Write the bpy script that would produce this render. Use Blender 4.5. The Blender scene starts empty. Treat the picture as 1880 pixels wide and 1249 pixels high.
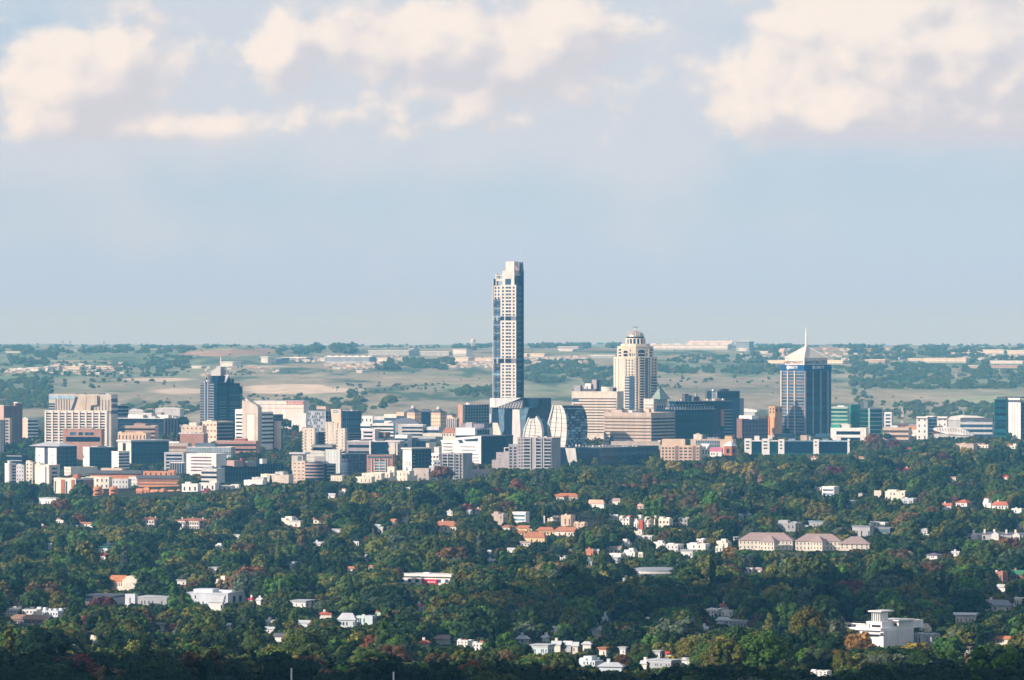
import bpy, math, random
import numpy as np
from mathutils import Vector, Matrix
random.seed(7); RNG = np.random.default_rng(11)
S = bpy.context.scene; COL = S.collection
# ---------------------------------------------------------------- camera
CAMZ = 200.0; K = 1.114e-4; V0 = 624.5
cam = bpy.data.cameras.new('camera'); camo = bpy.data.objects.new('camera', cam); COL.objects.link(camo)
camo.location = (0, 0, CAMZ); camo.rotation_euler = (math.radians(90), 0, 0)
cam.sensor_width = 36; cam.lens = 18 / (940 * K); cam.clip_start = 1.0; cam.clip_end = 200000
S.camera = camo
# ---------------------------------------------------------------- light and sky
SUN_EL = 22.0
SD = Vector((-0.87, -0.49, 0)).normalized() * math.cos(math.radians(SUN_EL)) + Vector((0, 0, math.sin(math.radians(SUN_EL))))
sun = bpy.data.lights.new('sun', 'SUN'); sun.energy = 5.0; sun.angle = math.radians(0.5); sun.color = (1.0, 0.915, 0.83)
suno = bpy.data.objects.new('sun', sun); COL.objects.link(suno)
suno.rotation_euler = (-SD).to_track_quat('-Z', 'Y').to_euler()
SKY_STRENGTH = 0.118
S.view_settings.view_transform = 'Standard'; S.view_settings.look = 'None'
S.view_settings.exposure = 0.12; S.view_settings.gamma = 1.0; S.view_settings.use_curve_mapping = False
S.cycles.use_denoising = True
S.cycles.max_bounces = 5; S.cycles.diffuse_bounces = 2; S.cycles.glossy_bounces = 2; S.cycles.volume_bounces = 0
S.cycles.transparent_max_bounces = 8

def build_world():
    w = bpy.data.worlds.new('World'); S.world = w; w.use_nodes = True
    nt = w.node_tree; N = nt.nodes; L = nt.links; N.clear()
    def nd(t, **k):
        n = N.new(t)
        for a, b in k.items(): setattr(n, a, b)
        return n
    def lk(v, sock):
        if isinstance(v, (int, float)): sock.default_value = v
        else: L.new(v, sock)
    def m(op, a, b=0.0, c=None, clamp=False):
        n = nd('ShaderNodeMath', operation=op, use_clamp=clamp); lk(a, n.inputs[0]); lk(b, n.inputs[1])
        if c is not None: lk(c, n.inputs[2])
        return n.outputs[0]
    def sstep(x, a, b):
        n = nd('ShaderNodeMapRange', interpolation_type='SMOOTHSTEP'); lk(x, n.inputs[0]); lk(a, n.inputs[1]); lk(b, n.inputs[2])
        return n.outputs[0]
    def mixc(f, a, b):
        n = nd('ShaderNodeMix', data_type='RGBA'); lk(f, n.inputs[0])
        for v, i in ((a, 6), (b, 7)):
            if isinstance(v, tuple): n.inputs[i].default_value = (*v, 1)
            else: L.new(v, n.inputs[i])
        return n.outputs[2]
    sky = nd('ShaderNodeTexSky', sky_type='NISHITA'); sky.sun_disc = False
    sky.sun_elevation = math.radians(SUN_EL); sky.sun_rotation = math.atan2(SD.x, SD.y)
    sky.altitude = 1600; sky.air_density = 1.0; sky.dust_density = 1.2; sky.ozone_density = 1.5
    tc = nd('ShaderNodeTexCoord'); sp = nd('ShaderNodeSeparateXYZ'); L.new(tc.outputs['Generated'], sp.inputs[0])
    x, y, z = sp.outputs
    # azimuth and elevation, counted in hundredths of a radian-ish unit (1 unit = 100 * K rad)
    az = m('DIVIDE', m('ARCTAN2', x, y), K * 100)
    el = m('DIVIDE', m('ARCSINE', z), K * 100)
    def vec(sx, sy, off=0.0):
        c = nd('ShaderNodeCombineXYZ'); lk(m('MULTIPLY', az, sx), c.inputs[0]); lk(m('MULTIPLY', el, sy), c.inputs[1]); c.inputs[2].default_value = off
        return c.outputs[0]
    def noise(v, scale, det, rough=0.55, dist=0.0):
        n = nd('ShaderNodeTexNoise'); L.new(v, n.inputs['Vector']); n.inputs['Scale'].default_value = scale
        n.inputs['Detail'].default_value = det; n.inputs['Roughness'].default_value = rough; n.inputs['Distortion'].default_value = dist
        return n.outputs[0]
    n2 = noise(vec(1, 1.3, 5.0), 0.33, 3, 0.5)
    n3 = noise(vec(1, 1.2, 9.0), 1.9, 7, 0.62, 0.3)
    def total(bl, A, E):
        t = 0.0
        for (u, v, ru, rv, g) in bl:
            p = m('DIVIDE', m('SUBTRACT', A, (u - 940) / 100), ru * 1.12 / 100); q = m('DIVIDE', m('SUBTRACT', E, (V0 - v) / 100), rv * 1.08 / 100)
            t = m('MULTIPLY_ADD', m('EXPONENT', m('MULTIPLY', m('ADD', m('MULTIPLY', p, p), m('MULTIPLY', q, q)), -1.0)), g, t)
        return t
    def nvec(A, E, sx, sy, off=0.0):
        c = nd('ShaderNodeCombineXYZ'); lk(m('MULTIPLY', A, sx), c.inputs[0]); lk(m('MULTIPLY', E, sy), c.inputs[1]); c.inputs[2].default_value = off
        return c.outputs[0]
    # cloud banks: sunlit heaps, and a thin grey veil
    HEAPS = [(165, 145, 125, 95, 1.25), (70, 180, 85, 60, .6), (250, 95, 80, 50, .45), (300, 240, 100, 26, .8), (60, 245, 120, 32, .5), (512, 95, 46, 80, 1.0), (650, 75, 180, 60, .75), (790, 80, 110, 60, .55), (930, 105, 170, 100, 1.1), (1040, 70, 90, 60, .45), (1090, 40, 90, 50, .3),
             (540, 226, 150, 44, .5), (760, 190, 150, 50, .2), (1650, 140, 220, 125, 1.5), (1480, 222, 170, 38, 1.0), (1790, 90, 250, 180, 1.3), (1560, 60, 120, 90, .6), (1400, 170, 60, 40, .35), (1800, 225, 120, 34, .55), (-700, 60, 500, 170, .8), (2700, 80, 480, 160, .8)]
    high = m('MULTIPLY', sstep(el, 6.5, 18.0), 0.30)
    def density(A, E, det=8, rough=0.57):
        n = noise(nvec(A, E, 1, 1.2), 0.8, det, rough, 0.15)
        return m('ADD', m('ADD', total(HEAPS, A, E), high), m('MULTIPLY', m('SUBTRACT', n, 0.5), 2.5))
    dens = density(az, el); dl1 = density(az, el, 3, 0.45); dl2 = density(m('ADD', az, -0.30), m('ADD', el, 0.30), 3, 0.45)
    veils = m('ADD', total([(700, 120, 420, 140, .95), (150, 190, 300, 130, .8), (1250, 130, 260, 130, .7), (1650, 200, 380, 100, .7), (940, 10, 1100, 30, .6), (900, 290, 800, 50, .3), (1100, 440, 500, 60, .25), (100, 430, 300, 60, .22)], az, el), high)
    base_cut = sstep(el, 3.3, 3.9)
    hm = m('MULTIPLY', sstep(dens, 0.12, 0.80), base_cut)
    vm = m('MULTIPLY', sstep(m('ADD', veils, m('MULTIPLY', m('SUBTRACT', n2, 0.5), 1.6)), -0.05, 0.85), 0.8)
    lum = m('ADD', m('MULTIPLY', m('SUBTRACT', n3, 0.5), 0.8), m('MULTIPLY', m('SUBTRACT', dl1, dl2), 1.35))
    lit = mixc(sstep(lum, -0.75, 0.85), (5.15, 5.2, 5.75), (7.7, 7.0, 6.45))
    hz = nd('ShaderNodeHueSaturation'); L.new(sky.outputs[0], hz.inputs['Color']); hz.inputs['Saturation'].default_value = 1.0
    low = mixc(sstep(el, 1.5, 6.0), mixc(sstep(el, -0.1, 2.6), (3.9, 4.9, 7.0), (4.2, 5.2, 6.25)), (3.4, 4.75, 6.0)); blue = mixc(sstep(el, 16.0, 6.0), hz.outputs[0], low)
    c = mixc(vm, blue, (5.25, 5.6, 6.2))
    c = mixc(m('MULTIPLY', hm, 0.93), c, lit)
    bg = nd('ShaderNodeBackground'); L.new(c, bg.inputs[0]); bg.inputs[1].default_value = SKY_STRENGTH
    out = nd('ShaderNodeOutputWorld'); L.new(bg.outputs[0], out.inputs[0])
    w.cycles.sampling_method = 'MANUAL'; w.cycles.sample_map_resolution = 512
build_world()

# ---------------------------------------------------------------- materials
MATS = {}
def mat(key, color, rough=0.85, metal=0.0, var=0.15, scale=0.17, kind='paint', spec=0.3):
    k = (key, tuple(color), kind)
    if k in MATS: return MATS[k]
    m = bpy.data.materials.new(key); m.use_nodes = True; nt = m.node_tree; N = nt.nodes; L = nt.links
    b = N['Principled BSDF']; b.inputs['Roughness'].default_value = rough; b.inputs['Metallic'].default_value = metal
    b.inputs['Specular IOR Level'].default_value = spec
    tc = N.new('ShaderNodeTexCoord'); no = N.new('ShaderNodeTexNoise')
    mp = N.new('ShaderNodeMapping'); L.new(tc.outputs['Object'], mp.inputs[0]); L.new(mp.outputs[0], no.inputs['Vector'])
    mp.inputs['Scale'].default_value = (1, 1, 0.35) if kind == 'paint' else (1, 1, 1)
    no.inputs['Scale'].default_value = scale; no.inputs['Detail'].default_value = 5
    mr = N.new('ShaderNodeMapRange'); L.new(no.outputs[0], mr.inputs[0]); mr.inputs[1].default_value = .3; mr.inputs[2].default_value = .7
    mr.inputs[3].default_value = 1 - var; mr.inputs[4].default_value = 1 + var
    vm = N.new('ShaderNodeVectorMath'); vm.operation = 'SCALE'; vm.inputs[0].default_value = color; L.new(mr.outputs[0], vm.inputs['Scale'])
    L.new(vm.outputs[0], b.inputs['Base Color'])
    if kind == 'glass':
        oi = N.new('ShaderNodeObjectInfo'); r2 = N.new('ShaderNodeMapRange'); L.new(oi.outputs['Random'], r2.inputs[0]); r2.inputs[3].default_value = .45; r2.inputs[4].default_value = 1.9
        v2 = N.new('ShaderNodeVectorMath'); v2.operation = 'SCALE'; L.new(vm.outputs[0], v2.inputs[0]); L.new(r2.outputs[0], v2.inputs['Scale']); L.new(v2.outputs[0], b.inputs['Base Color'])
        # panes differ a little in tilt and blinds: uneven roughness
        wn = N.new('ShaderNodeTexNoise'); wn.inputs['Scale'].default_value = 0.4; L.new(tc.outputs['Object'], wn.inputs['Vector'])
        m2 = N.new('ShaderNodeMapRange'); L.new(wn.outputs[0], m2.inputs[0]); m2.inputs[3].default_value = .12; m2.inputs[4].default_value = .45
        L.new(m2.outputs[0], b.inputs['Roughness']); b.inputs['Specular IOR Level'].default_value = 0.13
    MATS[k] = m
    return m
def P(key, c, **k): return mat(key, c, **k)
def G(key, c): return mat(key, c, rough=.15, kind='glass', var=.35, scale=.25)
WHT = P('white_plaster', (.80, .79, .77)); CRM = P('cream_plaster', (.75, .70, .62)); TAN = P('tan_concrete', (.48, .42, .37)); PCH = P('peach_plaster', (.66, .51, .40))
BRK = P('red_brick', (.38, .13, .08), scale=.6, var=.2); ORG = P('orange_brick', (.58, .24, .11), scale=.6, var=.2); GRY = P('grey_concrete', (.36, .37, .39)); LGR = P('pale_grey_concrete', (.56, .57, .58)); DGR = P('dark_grey_cladding', (.10, .11, .13))
SLT = P('slate_roof', (.12, .13, .16)); TER = P('terracotta_tiles', (.41, .18, .11), scale=1.2, var=.25); TRB = P('brown_roof_tiles', (.30, .19, .15), scale=1.2, var=.25); RED = P('red_sheet_roof', (.50, .06, .06)); LIL = P('mauve_roof_tiles', (.36, .28, .27), scale=1.0, var=.2)
BGE = P('beige_cladding', (.57, .52, .46)); STL = P('galvanised_steel', (.45, .46, .48), rough=.4, metal=.6); BLU = P('blue_sign_panel', (.004, .075, .22)); SIL = P('silver_sheet_roof', (.55, .58, .62), rough=.5)
GRR = P('green_sheet_roof', (.05, .20, .12)); BRN = P('brown_brick', (.24, .13, .10), scale=.6, var=.2)
NVY = G('navy_glass', (.004, .018, .04)); TEA = G('teal_glass', (.006, .05, .07)); GRN = G('green_glass', (.03, .20, .15)); BLK = G('dark_window_glass', (.02, .022, .03)); PAL = G('pale_blue_glass', (.26, .36, .44)); MID = G('slate_blue_glass', (.03, .07, .12)); BLG = G('bluish_panel_glass', (.10, .17, .24))

# ---------------------------------------------------------------- mesh helpers
class MB:
    def __init__(s): s.v = []; s.f = []
    def box(s, x0, x1, y0, y1, z0, z1):
        n = len(s.v); s.v += [(x0, y0, z0), (x1, y0, z0), (x1, y1, z0), (x0, y1, z0), (x0, y0, z1), (x1, y0, z1), (x1, y1, z1), (x0, y1, z1)]
        s.f += [(n, n+3, n+2, n+1), (n+4, n+5, n+6, n+7), (n, n+1, n+5, n+4), (n+1, n+2, n+6, n+5), (n+2, n+3, n+7, n+6), (n+3, n, n+4, n+7)]; return s
    def loft(s, rings, cap=True):
        n0 = len(s.v); k = len(rings[0])
        for r in rings: s.v += [tuple(p) for p in r]
        for i in range(len(rings) - 1):
            for j in range(k):
                a = n0 + i*k + j; b = n0 + i*k + (j+1) % k; s.f.append((a, b, b+k, a+k))
        if cap: s.f.append(tuple(n0 + j for j in range(k))[::-1]); s.f.append(tuple(n0 + (len(rings)-1)*k + j for j in range(k)))
        return s
    def cyl(s, x, y, z0, z1, r0, r1=None, n=12, ph=0.0):
        r1 = r0 if r1 is None else r1
        return s.loft([[(x + r*math.cos(ph+2*math.pi*i/n), y + r*math.sin(ph+2*math.pi*i/n), z) for i in range(n)] for r, z in ((r0, z0), (r1, z1))])
    def dome(s, x, y, z0, r, h, n=16, m=5):
        return s.loft([[(x + r*math.cos(t)*math.cos(2*math.pi*i/n), y + r*math.cos(t)*math.sin(2*math.pi*i/n), z0 + h*math.sin(t)) for i in range(n)] for t in [j*(math.pi/2-.06)/m for j in range(m+1)]])
    def tri(s, pts, y0, y1):
        """polygon of (x, z) in the x-z plane, extruded from y0 to y1"""
        return s.loft([[(x, y0, z) for x, z in pts], [(x, y1, z) for x, z in pts]])
    def hip(s, x0, x1, y0, y1, z0, h, ridge=0.5, eave=0.5):
        x0 -= eave; x1 += eave; y0 -= eave; y1 += eave
        d = min(x1-x0, y1-y0) * .5 * ridge * 2
        n = len(s.v)
        if x1-x0 >= y1-y0: r0 = (x0 + (y1-y0)*ridge, (y0+y1)/2); r1 = (x1 - (y1-y0)*ridge, (y0+y1)/2)
        else: r0 = ((x0+x1)/2, y0 + (x1-x0)*ridge); r1 = ((x0+x1)/2, y1 - (x1-x0)*ridge)
        s.v += [(x0, y0, z0), (x1, y0, z0), (x1, y1, z0), (x0, y1, z0), (*r0, z0+h), (*r1, z0+h), (x0, y0, z0-.3), (x1, y0, z0-.3), (x1, y1, z0-.3), (x0, y1, z0-.3)]
        if x1-x0 >= y1-y0: s.f += [(n, n+1, n+5, n+4), (n+1, n+2, n+5), (n+2, n+3, n+4, n+5), (n+3, n, n+4)]
        else: s.f += [(n, n+1, n+4), (n+1, n+2, n+5, n+4), (n+2, n+3, n+5), (n+3, n, n+4, n+5)]
        for a, b in ((0, 1), (1, 2), (2, 3), (3, 0)): s.f.append((n+6+a, n+6+b, n+b, n+a))
        s.f.append((n+9, n+8, n+7, n+6)); return s
    def mesh(s, name, m):
        me = bpy.data.meshes.new(name); me.from_pydata(s.v, [], s.f); me.materials.append(m); return me
def link(name, data, parent=None):
    o = bpy.data.objects.new(name, data); COL.objects.link(o)
    if parent is not None: o.parent = parent
    return o
def obj(name, mb, m, parent=None): return link(name, mb.mesh(name, m), parent)
def wobj(name, mb, m, parent):
    """mesh given in world coordinates, stored in its parent's own frame"""
    inv = parent['_m'] if False else MTX[parent.name].inverted()
    mb.v = [tuple(inv @ Vector(p)) for p in mb.v]
    return obj(name, mb, m, parent)
MTX = {}
USED_LABELS = {}
def tag(o, label=None, cat=None, group=None, kind=None):
    if label:
        USED_LABELS[label] = USED_LABELS.get(label, 0) + 1
        o['label'] = label
    if cat: o['category'] = cat
    if group: o['group'] = group
    if kind: o['kind'] = kind
    return o
def empty(name, loc, rz=0.0):
    o = bpy.data.objects.new(name, None); COL.objects.link(o); o.location = loc; o.rotation_euler = (0, 0, rz); o.empty_display_size = 2
    MTX[o.name] = Matrix.Translation(Vector(loc)) @ Matrix.Rotation(rz, 4, 'Z'); return o
BOXM = {}
def boxm(dx, dy, dz, m, name):
    k = (round(dx, 2), round(dy, 2), round(dz, 2), m.name, name)
    if k not in BOXM: BOXM[k] = MB().box(0, k[0], 0, k[1], 0, k[2]).mesh(name, m)
    return BOXM[k]

# ---------------------------------------------------------------- terrain
_D = [0, 40, 120, 300, 700, 1200, 2000, 2500, 3000, 3500, 4000, 4500, 5000, 5500, 6000, 6500, 7000, 7500, 8000, 8500, 9000, 10000, 11500, 13000, 15000, 18000, 24000, 30000, 60000]
_U = [0, 470, 940, 1410, 1880]
_ROW = {1200: [1322, 1322, 1330, 1330, 1322], 2000: [1232]*5, 2500: [1172]*5, 3000: [1108]*5, 3500: [1052]*5, 4000: [1003, 1003, 1000, 994, 982], 4500: [955, 948, 940, 932, 916], 5000: [928, 915, 905, 893, 868],
        5500: [898, 888, 876, 864, 836], 6000: [866, 858, 852, 843, 822], 6500: [838, 832, 824, 818, 811], 7000: [815, 812, 806, 802, 801], 7500: [797, 796, 795, 793, 792], 8000: [783, 783, 783, 782, 781],
        8500: [767, 767, 768, 767, 767], 9000: [752, 752, 753, 752, 753], 10000: [720]*5, 11500: [690, 691, 690, 689, 690], 13000: [664, 664, 662, 662, 664], 15000: [645, 645, 643, 642, 645], 18000: [639, 639, 638, 638, 639], 24000: [636]*5, 30000: [634.5]*5, 60000: [633.5]*5}
_NEAR = {0: 194.5, 40: 190, 120: 182, 300: 166, 700: 138}
_H = np.array([[_NEAR[d]]*5 if d in _NEAR else [CAMZ - (r - V0)*K*d for r in _ROW[d]] for d in _D], float)
_DD = np.array(_D, float)
def _slopes(x, y):
    h = np.diff(x)[:, None]; d = np.diff(y, axis=0)/h; s = np.zeros_like(y)
    same = (d[:-1]*d[1:]) > 0; hm = np.where(same, 2*d[:-1]*d[1:]/(d[:-1]+d[1:]+1e-12), 0); s[1:-1] = hm; s[0] = d[0]; s[-1] = d[-1]; return s
_SL = _slopes(_DD, _H)
def vnoise(x, y, seed=0):
    xi = np.floor(x).astype(np.int64); yi = np.floor(y).astype(np.int64); fx = x-xi; fy = y-yi; fx = fx*fx*(3-2*fx); fy = fy*fy*(3-2*fy)
    def h(a, b):
        n = (a*374761393 + b*668265263 + seed*1442695041) & 0xffffffff; n = ((n ^ (n >> 13))*1274126177) & 0xffffffff
        return ((n ^ (n >> 16)) & 0xffff)/65535.0
    return (h(xi, yi)*(1-fx)+h(xi+1, yi)*fx)*(1-fy)+(h(xi, yi+1)*(1-fx)+h(xi+1, yi+1)*fx)*fy
def fbm(x, y, o=4, seed=0):
    t = 0; a = .5; n = 0
    for i in range(o): t = t + a*vnoise(x*2**i+17.3*i, y*2**i+5.1*i, seed+i); n += a; a *= .5
    return t/n
def ground(X, Y):
    X = np.asarray(X, float); Y = np.asarray(Y, float)
    D = np.hypot(X, Y); u = 940 + np.arctan2(X, np.where(Y == 0, 1e-6, Y))/K
    u = np.clip(u, 0, 1880)/470; ui = np.clip(np.floor(u).astype(int), 0, 3); fu = u-ui; fu = fu*fu*(3-2*fu)
    Dc = np.clip(D, 0, 60000); i = np.clip(np.searchsorted(_DD, Dc, side='right')-1, 0, len(_D)-2)
    h = _DD[i+1]-_DD[i]; t = (Dc-_DD[i])/h
    h00 = 2*t**3-3*t**2+1; h10 = t**3-2*t**2+t; h01 = -2*t**3+3*t**2; h11 = t**3-t**2
    def at(j): return h00*_H[i, j]+h10*h*_SL[i, j]+h01*_H[i+1, j]+h11*h*_SL[i+1, j]
    z = at(ui)*(1-fu)+at(np.minimum(ui+1, 4))*fu
    uu = 940 + np.arctan2(X, np.where(Y == 0, 1e-6, Y))/K
    z = z + 25*np.exp(-((uu-425)/95)**2 - ((D-13600)/900)**2) + 9*np.exp(-((uu-1560)/70)**2-((D-15500)/900)**2)
    z = z + np.where(D > 8600, (fbm(X/900., Y/900., 3, 3)-.5)*np.clip((D-8600)/1500, 0, 1)*7, 0)
    z = z + np.where(D > 17000, (fbm(X/1500.+3, Y/5000., 3, 8)-.5)*np.clip((D-17000)/9000, 0, 1)*16+(fbm(X/170.+7, Y/4000., 3, 9)-.5)*np.clip((D-17000)/5000, 0, 1)*17, 0)
    z = z + np.where((D > 1500) & (D < 8000), (fbm(X/160., Y/160., 2, 5)-.5)*2.0, 0)
    return z
def inv(u, v, lo=1150, hi=30000):
    """distance at which the ground is seen at image row v in column u"""
    Y = np.concatenate([np.arange(lo, 9000, 10.0), np.arange(9000, hi, 40.0)]); X = (u-940)*K*Y
    r = V0 + (CAMZ - ground(X, Y))/(K*Y); ok = np.nonzero(r <= v)[0]
    return float(Y[ok[0]]) if len(ok) else float(hi)
def gz(x, y): return float(ground(x, y))
def px(Y): return K*Y
def UX(u, Y): return (u-940)*K*Y
def VZ(v, Y): return CAMZ-(v-V0)*K*Y

def soil(X, Y):
    D = np.hypot(X, Y); u = 940+np.arctan2(X, Y)/K; z = ground(X, Y); v = V0+(CAMZ-z)/(K*np.maximum(Y, 1))
    c = np.zeros(X.shape+(3,)); c[...] = (.045, .055, .03)
    n1 = fbm(X/420., Y/1300., 5, 1); n2 = fbm(X/90.+9, Y/420., 4, 2); n3 = fbm(X/1400., Y/2600., 4, 6)
    dry = np.array((.36, .34, .26)); grn = np.array((.17, .25, .16)); olive = np.array((.26, .31, .21)); sand = np.array((.74, .64, .52)); brown = np.array((.42, .31, .23))
    def mix(a, b, t): t = np.clip(t, 0, 1)[..., None]; return a*(1-t)+b*t
    f = mix(np.broadcast_to(olive, c.shape), dry, (n1-.42)*5); f = mix(f, grn, (n3-.47)*6); f = mix(f, grn*.62, (n2-.55)*8); f = mix(f, dry*1.2, (.38-n2)*5)
    far = np.clip((D-7900)/400, 0, 1); c = mix(c, f, far)
    cityn = np.clip((D-5600)/300, 0, 1)*(1-far); c = mix(c, np.broadcast_to(np.array((.10, .10, .085)), c.shape), cityn*.8)
    front = (Y > 0)
    def patch(u0, v0, ru, rv, col, g=1.0):
        nonlocal c
        r = ((u-u0)/ru)**2+((v-v0)/rv)**2; e = (n2-.5)*1.6+(n1-.5)*.8
        c = mix(c, np.broadcast_to(np.array(col), c.shape), np.where(front & (D > 7600), np.clip((1+e-r)*2.5, 0, 1)*g, 0))
    for a in [(545, 715, 115, 9, sand), (330, 718, 60, 6, sand, .8), (300, 697, 75, 4, sand*.9), (470, 673, 60, 2.2, dry*1.6, .9), (425, 648, 100, 8, brown), (560, 690, 60, 2.5, dry*1.4, .5), (580, 727, 70, 3, olive*1.3, .6),
              (1560, 640, 80, 6, brown, .9), (1500, 650, 60, 4, brown*1.1, .7), (60, 693, 75, 4, grn*1.3, .8), (120, 663, 80, 2, dry*1.3, .7), (830, 712, 30, 3, grn*1.5, .6), (905, 707, 20, 2, brown*1.2, .7), (1270, 655, 70, 3, brown*1.1, .6),
              (1000, 720, 130, 9, olive*1.1, .5), (1350, 715, 160, 22, dry*.85, .6), (1720, 690, 60, 4, dry*1.2, .8), (1830, 733, 110, 8, olive*1.45, .8), (1500, 735, 90, 6, dry*1.1, .6), (1700, 748, 100, 4, dry*1.15, .6), (230, 710, 130, 7, dry*1.15, .6), (1640, 652, 60, 3, brown, .6), (1060, 655, 100, 2, dry*1.4, .5), (1080, 643, 100, 2, brown*.9, .5)]:
        patch(*a)
    return c
def build_terrain():
    a_in = np.linspace(-.122, .122, 620); outer = np.concatenate([np.linspace(.14, .5, 14), np.linspace(.6, math.pi, 22)])
    ang = np.concatenate([-outer[::-1][1:], a_in, outer]); ang = ang[:-1] if False else ang
    rad = np.concatenate([[3, 15, 40, 80, 120, 200, 300, 450, 700, 950, 1200], np.linspace(1300, 8400, 110), np.linspace(8460, 16000, 200), np.geomspace(16300, 33500, 40), [34500]])
    A, R = np.meshgrid(ang, rad); X = R*np.sin(A); Y = R*np.cos(A); Z = ground(X, Y)
    n, m = X.shape; V = np.stack([X, Y, Z], -1).reshape(-1, 3)
    idx = np.arange(n*m).reshape(n, m); wrap = np.concatenate([idx, idx[:, :1]], 1)
    F = np.stack([wrap[:-1, :-1], wrap[:-1, 1:], wrap[1:, 1:], wrap[1:, :-1]], -1).reshape(-1, 4)[:, ::-1]
    me = bpy.data.meshes.new('ground'); me.vertices.add(len(V)); me.vertices.foreach_set('co', V.ravel()); me.loops.add(F.size); me.loops.foreach_set('vertex_index', F.ravel().astype(np.int32))
    me.polygons.add(len(F)); me.polygons.foreach_set('loop_start', np.arange(0, F.size, 4, dtype=np.int32)); me.update(calc_edges=True)
    C = soil(X.ravel(), Y.ravel()); at = me.color_attributes.new('soil', 'FLOAT_COLOR', 'POINT'); at.data.foreach_set('color', np.concatenate([C, np.ones((len(C), 1))], 1).ravel())
    mt = bpy.data.materials.new('ground_soil_and_grass'); mt.use_nodes = True; nt = mt.node_tree; b = nt.nodes['Principled BSDF']; b.inputs['Roughness'].default_value = 1; b.inputs['Specular IOR Level'].default_value = 0
    an = nt.nodes.new('ShaderNodeAttribute'); an.attribute_name = 'soil'; tc = nt.nodes.new('ShaderNodeTexCoord'); mp = nt.nodes.new('ShaderNodeMapping'); mp.inputs['Scale'].default_value = (.02, .006, .02)
    no = nt.nodes.new('ShaderNodeTexNoise'); no.inputs['Scale'].default_value = 1.0; no.inputs['Detail'].default_value = 8; no.inputs['Roughness'].default_value = .7
    nt.links.new(tc.outputs['Object'], mp.inputs[0]); nt.links.new(mp.outputs[0], no.inputs['Vector'])
    mr = nt.nodes.new('ShaderNodeMapRange'); mr.inputs[1].default_value = .3; mr.inputs[2].default_value = .7; mr.inputs[3].default_value = .72; mr.inputs[4].default_value = 1.28; nt.links.new(no.outputs[0], mr.inputs[0])
    vm = nt.nodes.new('ShaderNodeVectorMath'); vm.operation = 'SCALE'; nt.links.new(an.outputs['Color'], vm.inputs[0]); nt.links.new(mr.outputs[0], vm.inputs['Scale']); nt.links.new(vm.outputs[0], b.inputs['Base Color'])
    me.materials.append(mt); o = link('ground', me); tag(o, kind='structure')
build_terrain()
HAZE = 5.3e-5
# ---------------------------------------------------------------- buildings
HEDGE = []; KEEP = []          # (u0, u1, vtop, vbottom, Y): what should stay in view
FOOT = []          # (x, y, radius) to keep trees off
LMK = []           # landmarks for tree labels (u, v, words)
WR = random.Random(77)
class Face:
    """one wall line of a building, from p0 to p1 in the parent's frame; the outside is on the right-hand side of the walk"""
    def __init__(s, parent, p0, p1):
        s.p = parent; s.a = Vector((p0[0], p0[1])); d = Vector((p1[0]-p0[0], p1[1]-p0[1])); s.L = d.length; s.d = d/max(s.L, 1e-6); s.n = Vector((s.d.y, -s.d.x)); s.ang = math.atan2(s.d.y, s.d.x)
    def box(s, name, s0, s1, d0, d1, z0, z1, m):
        q = s.a + s.d*s0 + s.n*d1
        o = link(name, boxm(s1-s0, d1-d0, z1-z0, m, name), s.p); o.location = (q.x, q.y, z0); o.rotation_euler = (0, 0, s.ang); return o
    def addto(s, mb, s0, s1, d0, d1, z0, z1):
        c = []
        for z in (z0, z1):
            for (t, d) in ((s0, d1), (s1, d1), (s1, d0), (s0, d0)):
                q = s.a + s.d*t + s.n*d; c.append((q.x, q.y, z))
        n = len(mb.v); mb.v += c; mb.f += [(n+3, n+2, n+1, n), (n+4, n+5, n+6, n+7), (n, n+1, n+5, n+4), (n+1, n+2, n+6, n+5), (n+2, n+3, n+7, n+6), (n+3, n, n+4, n+7)]
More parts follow.
